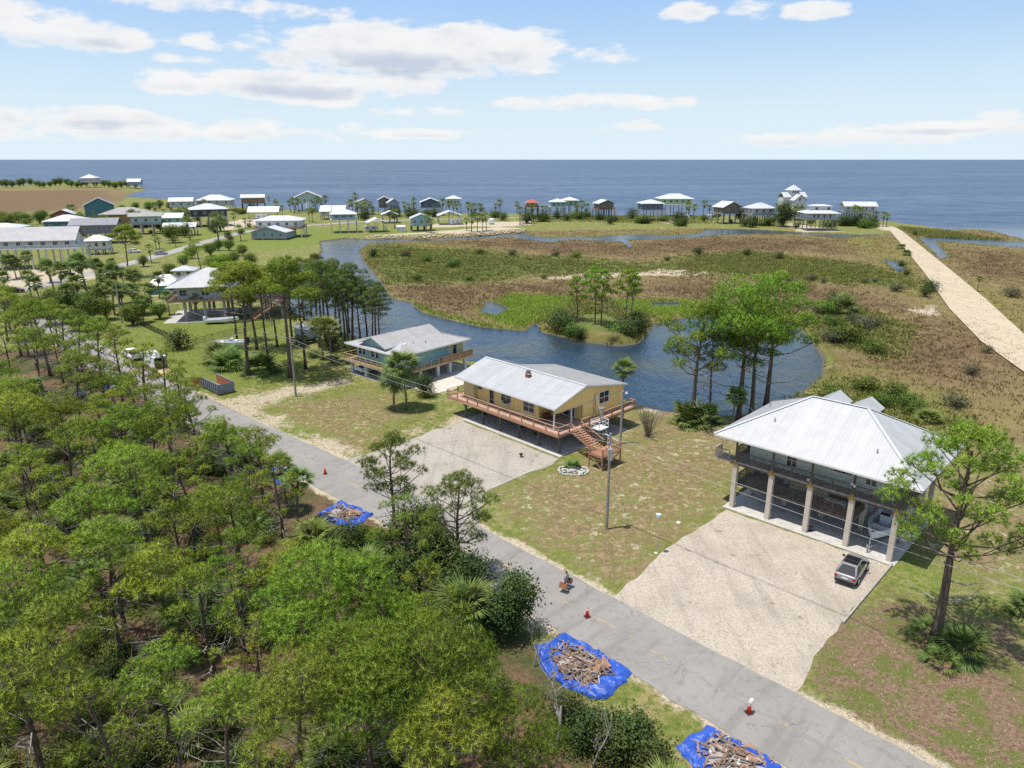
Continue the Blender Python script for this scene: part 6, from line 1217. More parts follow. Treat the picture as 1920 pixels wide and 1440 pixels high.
def round_house():
    C = G(1540, 433); z = lambda v, k_=0: Zat(1540, v, (C.x * (1 + k_ / C.y), C.y + k_)); h = thing('stilt_house', 'white house with raised clerestory on a thicket of grey stilts', 'house', (C.x, C.y + .5, 0), R(-3)); w = SW['white']; n = 8
    zf, ze = z(411), z(400.5)
    for i in range(8):
        for j in range(3): column(h, -7.5 + 15 * i / 7, 0 + 6 * j, 0, zf - .3, .35, PG, 'piling')
    MB().box(-8.6, 8.6, -1.2, 13, zf - .3, zf).build('deck', GREYWOOD, h); railing(h, (-8.5, -1.1, zf), (8.5, -1.1, zf), 1.0, GREYWOOD, 2.6, pickets=.4)
    MB().box(-7, 7.0, .6, 12, zf, ze).build('wall', w, h); g = MB()
    for fc in hip_faces(-9, 9, -1.3, 13.5, ze, ze + 2.3): g.slab([(a, b, c + .1) for a, b, c in fc], .14)
    g.build('roof', METALW, h); MB().box(-5, 5.2, 3.5, 9, ze + .8, ze + 3.4).build('clerestory', w, h); g = MB()
    for fc in hip_faces(-5.6, 5.8, 2.9, 9.6, ze + 3.4, ze + 4.2): g.slab([(a, b, c + .1) for a, b, c in fc], .14)
    g.build('clerestory_roof', METALW, h)
    for x in (-2.2, 3.8): window(h, x, 3.47, ze + 1.7, 1.6, 1.1)
    for x in (-4, -2, 1, 4): window(h, x, .57, zf + .6, .9, 1.5, mull=0)
round_house()
# sage house with wrap-around deck on tall concrete columns
def house_sage():
    O = G(363.5, 600.7); h = thing('stilt_house', 'sage house with brown wrap-around deck on tall bare columns', 'house', (O.x, O.y, 0), R(12))
    zf = Zat(354, 561, O); ze = Zat(350, 537, O); s_ = O.y / 1331
    for i in range(6):
        for j in range(3): column(h, -1.5 + i * 4.2, j * 5.2, 0, zf - .35, .55, CONC)
    MB().box(-4.6, 22, -2.0, 13, zf - .35, zf).build('deck', REDWOOD, h); MB().box(-6, 8, -2.4, 12, -.2, .05).build('slab', CONC, h)
    kw = dict(m=GREYWOOD, step=2.2, pickets=.3, rail=(.14, .05)); railing(h, (-4.5, -1.9, zf), (22, -1.9, zf), 1.05, **kw); railing(h, (-4.5, -1.9, zf), (-4.5, 12.9, zf), 1.05, m=REDWOOD, step=2.2, pickets=.3, ends=(False, True)); railing(h, (22, -1.9, zf), (22, 12.9, zf), 1.05, ends=(False, True), **kw)
    MB().box(-2.8, 20, 0, 11.5, zf, ze + .1).build('wall', SAGE, h); F = hip_faces(-4.8, 22, -2.0, 13.4, ze, ze + 3.3); g = MB()
    for fc in F: g.slab([(a, b, c - .01) for a, b, c in fc], .12)
    r_ = g.build('roof', TRIM, h)
    for fc in F: roof_panels(r_, fc, METAL)
    for x in (-1.5, 3.2, 7.2, 11.5, 14.5, 17.5): window(h, x, -.03, zf + .8, 1.5, 1.2)
    for y in (2.5, 6.5, 9.5): window(h, -2.83, y, zf + .5, .9, 1.7, 'l', mull=0)
    stairs(h, (20.5, -2.0, zf), (13.0, -3.2, .1), 1.5, REDWOOD, 18)
    for x, y in ((20.8, -2.6), (16.8, -3.0)): column(h, x, y, 0, zf * (.95 if x > 18 else .5), .16, REDWOOD, 'stair_post')
    return h
house_sage()
# ------------------------------------------------------------------ vehicles
def bevel(mb, w, seg=2):
    me_ = mb.mesh('t'); bm = bmesh.new(); bm.from_mesh(me_); bmesh.ops.recalc_face_normals(bm, faces=bm.faces); bmesh.ops.bevel(bm, geom=list(bm.edges), offset=w, segments=seg, profile=.6, affect='EDGES', clamp_overlap=True); bm.to_mesh(me_); bm.free(); return me_
def loft(st):                           # st: list of rings of equal length -> closed skin
    m = MB(); n = len(st[0])
    for r_ in st: m.v += [tuple(p) for p in r_]
    for i in range(len(st) - 1):
        for k_ in range(n): m.f.append((i * n + k_, i * n + (k_ + 1) % n, (i + 1) * n + (k_ + 1) % n, (i + 1) * n + k_))
    m.f.append(tuple(reversed(range(n)))); m.f.append(tuple((len(st) - 1) * n + k_ for k_ in range(n))); return m
def bobj(name, mb, w, m, parent, seg=2, smooth=True):
    me_ = bevel(mb, w, seg); me_.name = name; me_.materials.append(m)
    if smooth: me_.polygons.foreach_set('use_smooth', [True] * len(me_.polygons))
    return obj(name, me_, parent)
def inset_glass(parent, quad, ins, off, name='window'):
    Q = [Vector(p) for p in quad]; c = sum(Q, Vector()) / len(Q); n = (Q[1] - Q[0]).cross(Q[2] - Q[0]).normalized()
    if n.dot(c - Vector((0, 0, 1.0))) < 0: n = -n; 
    P = [p + (c - p).normalized() * ins + n * off for p in Q]; k_ = len(P)
    MB().add(P + [p - n * (off + .02) for p in P], [tuple(range(k_)), tuple(reversed(range(k_, 2 * k_)))] + [(i, (i + 1) % k_, k_ + (i + 1) % k_, k_ + i) for i in range(k_)]).build(name, CARGLASS, parent)
CARGLASS = mat('car_glass', (.012, .014, .018), None, 1, .06, spec=.9); SILVER = mat('silver_car_paint', (.27, .272, .285), (.30, .302, .315), 1, .33, .35, coat=.6); REDL = mat('red_lamp', (.35, .012, .012), None, 1, .25); CHROME = mat('alloy', (.45, .46, .48), None, 1, .3, .8)
def wheel(parent, x, y, r=.36, w=.24):
    o = MB().cyl((0, -w / 2, 0), (0, w / 2, 0), r, r, 20).build('wheel', RUBBER, parent, (x, y, r)); MB().cyl((0, -w / 2 - .012, 0), (0, w / 2 + .012, 0), r * .62, r * .62, 14).build('rim', CHROME, o); return o
def car(label, P, heading, paint, kind='suv', sunroof=False, cat='car', name='parked_car', group=None):
    c = thing(name, label, cat, (P[0], P[1], P[2] if len(P) > 2 else .03), heading, group)
    def ring(x, w, z0, z1, w1=None): w1 = w1 or w * .93; zm = z0 + (z1 - z0) * .55; return [(x, -w * .9, z0), (x, -w, zm), (x, -w1, z1), (x, w1, z1), (x, w, zm), (x, w * .9, z0)]
    if kind == 'pickup':
        st = [ring(-2.8, .92, .5, 1.15), ring(-2.7, .96, .42, 1.2), ring(-.9, .97, .4, 1.2), ring(.9, .97, .4, 1.2), ring(1.9, .95, .42, 1.15), ring(2.7, .9, .48, 1.05), ring(2.85, .8, .55, .95)]; gb = (-.95, 1.3, -.55, .75, 1.2, 1.85, .88, .72); wx = (-1.75, 1.75); wr = .40
    elif kind == 'sedan':
        st = [ring(-2.3, .78, .42, .9), ring(-2.15, .86, .3, .96), ring(-1, .9, .25, .96), ring(.8, .9, .25, .94), ring(1.8, .86, .28, .85), ring(2.25, .74, .33, .72)]; gb = (-1.75, 1.1, -1.0, .2, .95, 1.45, .82, .62); wx = (-1.4, 1.4); wr = .33
    else:
        st = [ring(-2.33, .80, .46, .98), ring(-2.2, .91, .34, 1.06), ring(-1.2, .945, .28, 1.08), ring(.2, .95, .28, 1.06), ring(1.2, .94, .28, 1.04), ring(1.95, .89, .32, .95), ring(2.32, .74, .38, .80)]; gb = (-2.2, 1.25, -1.30, .30, 1.05, 1.63, .88, .64); wx = (-1.4, 1.42); wr = .37
    bobj('body', loft(st), .10, paint, c, 3)
    a0, a1, t0, t1, z0, z1, wb, wt = gb; B = [(a0, -wb, z0), (a1, -wb, z0), (a1, wb, z0), (a0, wb, z0)]; T = [(t0, -wt, z1), (t1, -wt, z1), (t1, wt, z1), (t0, wt, z1)]
    cb_ = bobj('cabin', MB().add(B + T, [(0, 3, 2, 1), (4, 5, 6, 7), (0, 1, 5, 4), (1, 2, 6, 5), (2, 3, 7, 6), (3, 0, 4, 7)]), .12, paint, c, 3)
    for q, nm in (((B[1], B[2], T[2], T[1]), 'windscreen'), ((B[3], B[0], T[0], T[3]), 'rear_window')): inset_glass(c, q, .14, .012, nm)
    for s_ in (0, 1):
        bq = (B[0], B[1], T[1], T[0]) if s_ == 0 else (B[2], B[3], T[3], T[2]); mA = lerp3(bq[0], bq[1], .5); mB_ = lerp3(bq[3], bq[2], .5); inset_glass(c, (bq[0], mA, mB_, bq[3]), .11, .012, 'side_window'); inset_glass(c, (mA, bq[1], bq[2], mB_), .11, .012, 'side_window')
    if sunroof:
        for xa, xb in ((t0 + .22, t0 + .80), (t0 + .84, t1 + .02)): MB().box(xa, xb, -wt + .05, wt - .05, z1 + .001, z1 + .014).build('roof_glass', CARGLASS, c)
    if kind == 'pickup': MB().box(-2.62, -1.05, -.78, .78, 1.205, 1.215).build('bed', BLACK, c); MB().box(-2.78, -2.66, -.9, .9, 1.2, 1.27).build('tailgate', paint, c)
    for x in wx:
        for y in (-.84, .84): wheel(c, x, y, wr)
    xr = st[0][0][0]; xf = st[-1][0][0]; zb = st[1][2][2]
    for s_ in (-1, 1):
        MB().box(xr - .02, xr + .14, s_ * .72 - .12, s_ * .72 + .12, zb - .30, zb - .12).build('tail_lamp', REDL, c); MB().box(xf - .16, xf + .02, s_ * .56 - .14, s_ * .56 + .14, .62, .76).build('headlight', GLASS, c); MB().box(a1 - .35, a1 - .2, s_ * (wb + .14) - .1, s_ * (wb + .14) + .1, z0 - .02, z0 + .12).build('mirror', BLACK, c)
    MB().box(xr - .06, xr + .1, -.78, .78, .36, .56).build('bumper', BLACK, c); MB().box(xf - .12, xf + .06, -.66, .66, .32, .5).build('bumper', BLACK, c)
    MB().box(xr - .03, xr + .03, -.26, .26, .70, .82).build('number_plate', TRIM, c)
    return c
Mr = HR.matrix_basis
sp = Mr @ Vector((13.75, -4.7, .03)); car('silver crossover with glass roof parked on the right-hand gravel drive', sp, R(-43.5 + 94), SILVER, 'suv', True)
p = G(248, 672); car('white pickup truck hitched to the white box trailer', p, math.atan2(rd.y, rd.x), WHITEP, 'pickup')
Mb = Matrix.Translation((-27.39, 117.22, 0)) @ Matrix.Rotation(R(-41), 4, 'Z'); p = Mb @ Vector((2.2, 2.6, .06)); car('white pickup truck parked under the aqua house', p, R(-41 + 80), WHITEP, 'pickup')
for lb, u, v, hd, c_, kd in [('silver car on the side road below the mint house', 302, 478, 20, SILVER, 'suv'), ('dark red car at the curve of the road on the left', 28, 549, 25, mat('dark_red_paint', (.07, .012, .02), None, 1, .25, .3, coat=.5), 'suv'), ('dark blue car under the long white house', 112, 499, 10, mat('dark_blue_paint', (.02, .03, .05), None, 1, .3, coat=.4), 'suv'),
                             ('white car parked behind the lone tall pine', 252, 474, 30, WHITEP, 'suv'), ('dark car right of the house on the thicket of stilts', 1592, 421, 20, mat('black_paint', (.02, .02, .022), None, 1, .3, coat=.4), 'suv'), ('white van parked beside the dark car on the right shore', 1608, 421, 40, WHITEP, 'suv'), ('dark car under the brown gabled shore house on the right', 1370, 416, 80, MATS['black_paint'], 'suv')]:
    car(lb, G(u, v), R(hd), c_, kd)
# ------------------------------------------------------------------ trailers, boats, campers
def axle(parent, x, w=.95, r=.33):
    for s_ in (-1, 1): wheel(parent, x, s_ * w, r, .2)
def box_trailer():
    p = G(292, 690); hd = math.atan2(rd.y, rd.x); t = thing('box_trailer', 'white enclosed trailer with open rear ramp beside the road', 'trailer', (p.x, p.y, 0), hd); WT = WHITEP
    g = MB(); g.box(-2.9, 2.9, -1.1, -1.05, .45, 2.5); g.box(-2.9, 2.9, 1.05, 1.1, .45, 2.5); g.box(2.85, 2.9, -1.05, 1.05, .45, 2.5); g.build('box', WT, t); MB().box(-2.95, 2.95, -1.13, 1.13, 2.503, 2.58).build('roof', WT, t); MB().box(-2.9, 2.85, -1.05, 1.05, .40, .449).build('floor', DECKW, t)
    g = MB(); g.box(-2.96, -2.9, -1.1, -.98, .45, 2.5); g.box(-2.96, -2.9, .98, 1.1, .45, 2.5); g.box(-2.96, -2.9, -.98, .98, 2.38, 2.5); g.build('door_frame', STEEL, t)
    MB().add([(-2.97, -1.0, .42), (-2.97, 1.0, .42), (-4.7, 1.0, .02), (-4.7, -1.0, .02), (-2.97, -1.0, .48), (-2.97, 1.0, .48), (-4.7, 1.0, .08), (-4.7, -1.0, .08)], [(0, 3, 2, 1), (4, 5, 6, 7), (0, 1, 5, 4), (1, 2, 6, 5), (2, 3, 7, 6), (3, 0, 4, 7)]).build('ramp', NEWWOOD, t)
    for x in (-.5, .4): axle(t, x, 1.2, .34)
    MB().bar((2.9, 0, .5), (4.0, 0, .5), .12, .12).build('tongue', BLACK, t); MB().box(-1.8, -1.0, -.8, .2, .45, 1.4).build('shelf', REDWOOD, t)
box_trailer()
def boat(label, P, hd, z0, L=7.0, Wd=2.5, console=True, name='motor_boat'):
    b = thing(name, label, 'boat', (P[0], P[1], z0), hd); HULL = mat('white_hull', (.80, .81, .83), (.74, .76, .78), .5, .3, coat=.4); n = 11; outer = []; inner = []
    for i in range(n):
        s_ = i / (n - 1); x = -L / 2 + L * s_; w = Wd / 2 * (1 - max(0, (s_ - .45) / .55) ** 2.2 * .97); sh = .95 + .32 * s_ ** 2; k_ = .05 + .62 * max(0, (s_ - .7) / .3) ** 2; ch = .38 + .4 * max(0, s_ - .5)
        outer.append([(x, -w, sh), (x, -w * .86, min(sh - .05, ch)), (x, 0, k_), (x, w * .86, min(sh - .05, ch)), (x, w, sh), (x, max(.01, w - .22), sh + .01), (x, max(.01, w - .26), .55 + .2 * s_), (x, -max(.01, w - .26), .55 + .2 * s_), (x, -max(.01, w - .22), sh + .01)])
    loft(outer).build('hull', HULL, b, smooth=False); DK = mat('boat_deck_grey', (.32, .33, .36), (.37, .38, .41), 1, .7)
    g = MB()
    for i in range(n - 2):
        a, c = outer[i], outer[i + 1]; g.add([(a[6][0], a[6][1], a[6][2] + .012), (a[7][0], a[7][1], a[7][2] + .012), (c[7][0], c[7][1], c[7][2] + .012), (c[6][0], c[6][1], c[6][2] + .012)], [(0, 1, 2, 3)])
    g.build('deck', DK, b)
    if console:
        MB().box(-.9, -.1, -.42, .42, .62, 1.55).build('console', WHITEP, b); MB().box(-.2, -.12, -.42, .42, 1.55, 1.85).build('windscreen', CARGLASS, b); MB().box(-1.7, -1.25, -.5, .5, .6, 1.15).build('seat', TRIM, b); MB().box(.9, 1.5, -.75, .75, .62, .95).build('bow_seat', TRIM, b)
    g = MB().box(-L / 2 - .55, -L / 2 + .05, -.25, .25, .5, 1.55); g.box(-L / 2 - .35, -L / 2 - .1, -.1, .1, -.1, .5); bobj('outboard_motor', g, .05, BLACK if console else WHITEP, b); return b
def boat_trailer(label, P, hd, L=7.0):
    t = thing('boat_trailer', label, 'trailer', (P[0], P[1], 0), hd); g = MB()
    for s_ in (-1, 1): g.bar((-L / 2 + .3, s_ * .75, .5), (L * .22, s_ * .75, .5), .1, .12); g.bar((L * .22, s_ * .75, .5), (L / 2 + .9, 0, .5), .1, .12)
    for x in (-2.2, -.8, .8): g.bar((x, -.75, .5), (x, .75, .5), .08, .1)
    g.build('frame', STEEL, t); axle(t, -1.3, 1.05); axle(t, -.45, 1.05); g = MB().bar((L / 2 + .2, 0, .5), (L / 2 + .2, 0, 1.35), .1, .1); g.bar((L / 2 + .2, 0, 1.3), (L / 2 - .2, 0, 1.2), .08, .08); g.build('winch_post', STEEL, t); MB().cyl((L / 2 + .75, .12, .08), (L / 2 + .75, .12, .75), .045, .045, 8).build('jack', STEEL, t)
    for s_ in (-1, 1): MB().bar((-L / 2 + .4, s_ * .5, .60), (L * .2, s_ * .5, .60), .1, .07).build('bunk', POSTW, t)
    return t
bp_ = Mr @ Vector((13.5, 4.3, 0)); boat('grey-white open motor boat parked between the columns of the right-hand house', bp_, R(-43.5 - 90), .62, 7.0, 2.55); boat_trailer('steel boat trailer under the right-hand house', Mr @ Vector((13.5, 4.3, .07)), R(-43.5 - 90))
p = G(430, 655); boat('white motor boat on a trailer under the tall yard pines', p, R(195), .62, 6.6, 2.3, True); boat_trailer('boat trailer under the tall yard pines', p, R(195), 6.6)
p = G(418, 606); boat('grey boat stored under the sage house', p, R(10), .1, 7.0, 2.3, False)
def shed_trailer():
    p = G(575, 640); t = thing('shed_trailer', 'small pale gabled shed standing on a dark trailer in the left yard', 'shed', (p.x, p.y, 0), R(-20)); SH = SW['lgrey']
    g = MB().box(-1.7, 1.7, -1.3, 1.3, .85, 2.9); g.add([(-1.7, -1.3, 2.9), (-1.7, 1.3, 2.9), (-1.7, 0, 3.5), (1.7, -1.3, 2.9), (1.7, 1.3, 2.9), (1.7, 0, 3.5)], [(0, 1, 2), (5, 4, 3), (0, 3, 4, 1), (1, 4, 5, 2), (2, 5, 3, 0)]); g.build('wall', SH, t)
    g = MB(); g.slab([(-1.85, -1.5, 2.86), (1.85, -1.5, 2.86), (1.85, 0, 3.58), (-1.85, 0, 3.58)], .08); g.slab([(1.85, 1.5, 2.86), (-1.85, 1.5, 2.86), (-1.85, 0, 3.58), (1.85, 0, 3.58)], .08); g.build('roof', METALW, t)
    MB().box(-3.4, 2.2, -1.35, 1.35, .68, .849).build('trailer_bed', BLACK, t); MB().box(-3.4, -1.75, -1.3, 1.3, .85, .95).build('porch', NEWWOOD, t); window(t, .2, -1.32, 1.7, .8, .7, 'f', mull=0); MB().box(-1.72, -1.70, -.5, .4, .9, 2.6).build('door', DKWOOD, t); MB().box(-1.5, 1.5, -1.34, -1.31, .9, 1.5).build('skirt_panel', DKWOOD, t)
    axle(t, -.1, 1.3, .36); axle(t, .8, 1.3, .36); MB().bar((-3.4, 0, .7), (-5.0, 0, .45), .14, .14).build('tongue', BLACK, t)
shed_trailer()
def camper(label, u, v, hd, L=6.5):
    p = G(u, v); t = thing('camper', label, 'camper', (p.x, p.y, 0), R(hd)); prof_ = [(-L / 2, .7), (L / 2 - .9, .7), (L / 2, 1.3), (L / 2 - .3, 2.9), (-L / 2 + .15, 3.0), (-L / 2, 2.6)]; n = len(prof_)
    MB().add([(a, -1.2, b) for a, b in prof_] + [(a, 1.2, b) for a, b in prof_], [tuple(range(n)), tuple(reversed(range(n, 2 * n)))] + [((i + 1) % n, i, n + i, n + (i + 1) % n) for i in range(n)]).build('body', WHITEP, t); axle(t, -.3, 1.1); axle(t, .6, 1.1)
    for x in (-1.8, 1.4): window(t, x, -1.22, 1.6, 1.0, .7, 'f', mull=0)
    MB().box(-.6, .1, -1.23, -1.2, .8, 2.5).build('door', TRIM, t); MB().box(-L / 2, L / 2 - .5, -1.22, -1.2, 1.2, 1.4).build('stripe', SW['bgrey'], t)
for lb, u, v, hd in [('white camper under the canal carport', 695, 434, 20), ('white camper among the palms left of the red-roofed house', 921, 420, 100), ('white camper in front of the light green house', 1282, 412, 10), ('white camper left of the brown house with tan gable', 1330, 412, 30), ('white camper in the shelter behind the white hip-roofed house', 492, 411, 10), ('white camper under the wide carport', 852, 421, 40)]: camper(lb, u, v, hd)
def small_shed(label, u, v, w, d, hh, hd):
    p = G(u, v); t = thing('garden_shed', label, 'shed', (p.x, p.y, 0), R(hd)); MB().box(-w / 2, w / 2, -d / 2, d / 2, 0, hh).build('wall', SW['white'], t); g = MB()
    for fc in gable_faces(-w / 2 - .2, w / 2 + .2, -d / 2 - .2, d / 2 + .2, hh, hh + .8, 'x'): g.slab(fc, .08)
    g.build('roof', METALW, t); MB().box(-.5, .5, -d / 2 - .03, -d / 2, 0.05, 2).build('door', TRIM, t)
small_shed('small white shed on the lawn left of the sky-blue cottage', 752, 434, 4, 3.5, 2.4, 10)
# ------------------------------------------------------------------ skip container
def dumpster():
    a, b, c = G(410, 742), G(439, 739), G(377, 731); d = (Vector(a) - Vector(c)); hd = math.atan2(rd.y, rd.x); ctr = Vector((a.x, a.y, 0)) + Vector((rd.x, rd.y, 0)) * 2.9 - Vector((rq.x, rq.y, 0)) * 1.25
    t = thing('dumpster', 'open blue-grey roll-off dumpster with rusty inside and open end gate', 'dumpster', (ctr.x, ctr.y, 0), hd); BL = mat('dumpster_paint', (.15, .18, .22), (.20, .23, .27), 2, .6, bump=.1); RU = mat('rust', (.30, .10, .055), (.38, .16, .09), 3, .9)
    for s_ in (-1, 1):
        MB().box(-3.0, 3.0, s_ * 1.22 - .03, s_ * 1.22 + .03, .25, 1.75).build('side_wall', BL, t); MB().box(-2.96, 3.0, s_ * 1.22 - s_ * .045 - .012, s_ * 1.22 - s_ * .045 + .012, .3, 1.72).build('inner_lining', RU, t); MB().box(-3.05, 3.05, s_ * 1.22 - .07, s_ * 1.22 + .07, 1.75, 1.85).build('top_rail', BL, t)
        for i in range(9): MB().box(-2.9 + i * .72, -2.78 + i * .72, s_ * 1.25, s_ * 1.25 + s_ * .12, .25, 1.75).build('rib', BL, t)
    MB().box(-3.03, -2.97, -1.2, 1.2, .25, 1.75).build('front_wall', BL, t); MB().box(-2.95, -2.93, -1.17, 1.17, .3, 1.72).build('inner_lining', RU, t); MB().box(-3.0, 3.0, -1.2, 1.2, .12, .25).build('floor', RU, t); MB().bar((3.05, 1.3, 1.0), (4.4, 2.3, 1.0), .08, 1.5).build('end_gate', RU, t)
    for s_ in (-1, 1):
        for x in (-2.6, 2.6): o = MB().cyl((x, s_ * .9 - .08, .13), (x, s_ * .9 + .08, .13), .13, .13, 10).build('roller', BLACK, t)
    for i in range(6): MB().box(-2 + i * .3, -1.2 + i * .35, -.8 + .1 * i, -.2 + .15 * i, .25, .45 + .08 * i).build('rubbish', GREYWOOD, t)
dumpster()
# ------------------------------------------------------------------ cones
CONE_O = mat('orange_cone', (.62, .045, .02), None, 1, .5); 
def cone_mesh(): return MB().tube([(0, 0, .03), (0, 0, .72)], [.15, .03], 14).mesh('cone_body', CONE_O, True)
cone_m = cone_mesh(); base_m = bevel(MB().box(-.19, .19, -.19, .19, 0, .035), .01, 1); base_m.materials.append(mat('cone_base', (.045, .02, .018), None, 1, .7)); band_m = MB().tube([(0, 0, .50), (0, 0, .60)], [.081, .058], 14, False).mesh('band', TRIM, True)
for lb, u, v, s_ in [('orange cone with white top on the road before the right-hand gravel drive', 1101, 1157, 1.25), ('orange cone with a white bag on its tip nearest the camera', 1404, 1337, 1.25), ('orange cone half hidden by the roadside pine', 818, 1000, 1.2), ('orange cone at the end of the yellow house drive', 610, 889, 1.2), ('orange cone in the middle of the road below the dumpster', 487, 829, 1.2), ('tall orange cone at the road edge below the dumpster', 422, 797, 1.5), ('farthest orange cone behind the thin pine', 290, 728, 1.2)]:
    p = G(u, v); c = thing('traffic_cone', lb, 'cone', (p.x, p.y, .036), rnd.uniform(0, 1.5), 'cones on the road'); c.scale = (s_, s_, s_); b = obj('cone_body', cone_m, c); obj('base', base_m, c)
    if u > 1000: obj('band', band_m, c)
    if u == 1404:
        pw = thing('plastic_bag', 'white bag draped over the tip of the nearest cone', 'bag', (p.x, p.y, .036 + .68 * s_)); m_, cm_ = None, None; g = MB(); rr = random.Random(4)
        g.tube([(0, 0, -.12), (.03, 0, 0), (.08, .02, .16), (.16, .04, .2), (.2, .04, .12)], [.10, .14, .12, .10, .03], 9); g.v = [(x + rr.uniform(-.02, .02), y + rr.uniform(-.02, .02), z + rr.uniform(-.02, .02)) for x, y, z in g.v]; g.build('bag', TRIM, pw)
# ------------------------------------------------------------------ tarps and rubble
TARP = mat('blue_tarp', (.014, .058, .33), (.022, .09, .43), 2.5, .42, spec=.4, bump=.5, bscale=4); TARP.node_tree.nodes['Principled BSDF'].inputs['Sheen Weight'].default_value = .1
def tarp(label, px, seed, np_=36, lab2='heap of broken boards and debris on the tarp'):
    r = random.Random(seed); W_ = [G(u, v) for u, v in px]; c = sum(W_, Vector()) / len(W_); n = 40; m = 64; g = MB()
    def edge(a):                       # distance to the outline along angle a
        best = 9
        for i in range(len(W_)):
            p, q = W_[i] - c, W_[(i + 1) % len(W_)] - c; d = Vector((math.cos(a), math.sin(a))); e = q - p; den = d.x * e.y - d.y * e.x
            if abs(den) < 1e-6: continue
            t = (p.x * e.y - p.y * e.x) / den; s_ = (p.x * d.y - p.y * d.x) / den
            if t > 0 and -.001 <= s_ <= 1.001: best = min(best, t)
        return best
    m = 96; ed = [edge(2 * math.pi * k_ / m) * (1 + r.uniform(-.03, .03) + .03 * math.sin(11 * 6.283 * k_ / m)) for k_ in range(m)]; ph = [r.uniform(0, 6.28) for _ in range(9)]; NR = 26
    cr_ = lambda x, y, q, f, p: abs(math.sin((x * math.cos(q) + y * math.sin(q)) * f + p + 1.3 * math.sin(1.7 * x - 1.1 * y + p)))     # sharp folds
    for i in range(NR + 1):
        f_ = i / NR
        for k_ in range(m):
            a = 2 * math.pi * k_ / m; d = ed[k_] * f_; x, y = d * math.cos(a), d * math.sin(a); rim = max(0, (f_ - .55) / .45)
            z = .05 + (.20 + .10 * math.sin(3 * a + ph[0]) + .07 * math.sin(7 * a + ph[1])) * math.sin(math.pi * min(1, rim)) + (1 - .9 * (f_ > .97)) * (.13 * (1 - cr_(x, y, ph[2], 2.6, ph[3])) ** 2 + .11 * (1 - cr_(x, y, ph[4], 3.7, ph[5])) ** 2 + .07 * (1 - cr_(x, y, ph[6], 6.1, ph[7])) ** 2) * (.25 + f_) + r.uniform(-.012, .012) * f_
            g.v.append((x, y, max(.035, z if i < NR else .036 + .02 * r.random())))
    for i in range(NR):
        for k_ in range(m): k2 = (k_ + 1) % m; g.f.append((i * m + k_, (i + 1) * m + k_, (i + 1) * m + k2, i * m + k2))
    o = g.build('tarp', TARP, None, (c.x, c.y, 0)); tag(o, label, 'tarp', 'blue tarps'); 
    h = thing('debris_heap', lab2, 'debris', (c.x, c.y, 0)); ws = [OLDB, GREYWOOD, DKWOOD, OLDB, BROWNP, BROWNP, OLDB]; R_ = min(ed)
    pm = [cmesh(('plank', i, j), lambda i=i, m_=m_: MB().box(-.5 - .12 * i, .5 + .12 * i, -.06, .06, -.02, .02).mesh('plank', m_)) for i in range(4) for j, m_ in enumerate(ws)]
    gg = MB(); nn = 14
    for i in range(7):
        for k_ in range(nn): a = 2 * math.pi * k_ / nn; d = ed[int(k_ / nn * m) % m] * .70 * i / 6; gg.v.append((d * math.cos(a), d * math.sin(a), .05 + .16 * (1 - (i / 6) ** 2) + r.uniform(-.05, .05) * (i < 6)))
    for i in range(6):
        for k_ in range(nn): k2 = (k_ + 1) % nn; gg.f.append((i * nn + k_, (i + 1) * nn + k_, (i + 1) * nn + k2, i * nn + k2))
    gg.build('rubble', mat('rubble', (.13, .10, .075), (.24, .19, .15), 6, .95, bump=1.0, bscale=9), h)
    for i in range(np_):
        a = r.uniform(0, 6.28); e_ = ed[int(a / 6.2832 * m) % m]; d = e_ * .74 * math.sqrt(r.random()); z = .14 + .17 * (1 - min(1, d / e_) ** 2) + r.uniform(0, .10); q = obj('plank', r.choice(pm), h, (d * math.cos(a), d * math.sin(a), z)); q.rotation_euler = (r.uniform(-.2, .2), r.uniform(-.22, .22), r.uniform(0, 3.14)); q.scale = (r.uniform(.45, 1.0), r.uniform(.5, 1.1), 1)
    for (dx, dy, a, m_, sx, sy) in ((R_ * .55, .1, .4, BROWNP, .9, .6), (-R_ * .5, .2, 1.2, GREYWOOD, .7, .5)): q = MB().box(-sx, sx, -sy, sy, -.015, .015).build('plywood_sheet', m_, h, (dx, dy, .26)); q.rotation_euler = (.05, -.08, a)
    for i in range(8): q = MB().box(-.14, .14, -.1, .1, -.06, .06).build('scrap', r.choice([TRIM, STEEL, GREYWOOD, BLACK]), h, (r.uniform(-.8, .8) * R_, r.uniform(-.6, .6) * R_, .26)); q.rotation_euler = (r.random(), r.random(), r.random())
BROWNP = mat('brown_plywood', (.22, .125, .08), (.30, .185, .125), 3, .85, rand=.1)
OLDB = mat('old_board', (.13, .085, .06), (.22, .16, .12), 4, .9, rand=.2)
tarp('crumpled blue tarp spread beside the road nearest the wood', [(1003, 1215), (1058, 1187), (1110, 1215), (1187, 1262), (1150, 1300), (1122, 1316), (1060, 1290), (1020, 1262)], 1, 120, 'heap of broken boards and plywood on the nearest full tarp')
tarp('crumpled blue tarp beside the road at the bottom edge', [(1268, 1400), (1325, 1362), (1400, 1400), (1475, 1445), (1440, 1480), (1330, 1480)], 2, 95, 'heap of boards on the tarp cut by the bottom edge')
tarp('crumpled blue tarp beside the upper road', [(595, 966), (640, 940), (700, 966), (660, 993), (615, 978)], 3, 60, 'heap of boards on the tarp beside the upper road')
tarp('half hidden blue tarp under the shaggy palms', [(500, 885), (530, 878), (555, 900), (520, 910)], 4, 14, 'small debris heap on the half hidden tarp'); tarp('dark blue tarp in the shade at the far left roadside', [(190, 728), (220, 716), (240, 730), (215, 740)], 5, 10, 'debris heap on the tarp at the far left roadside')
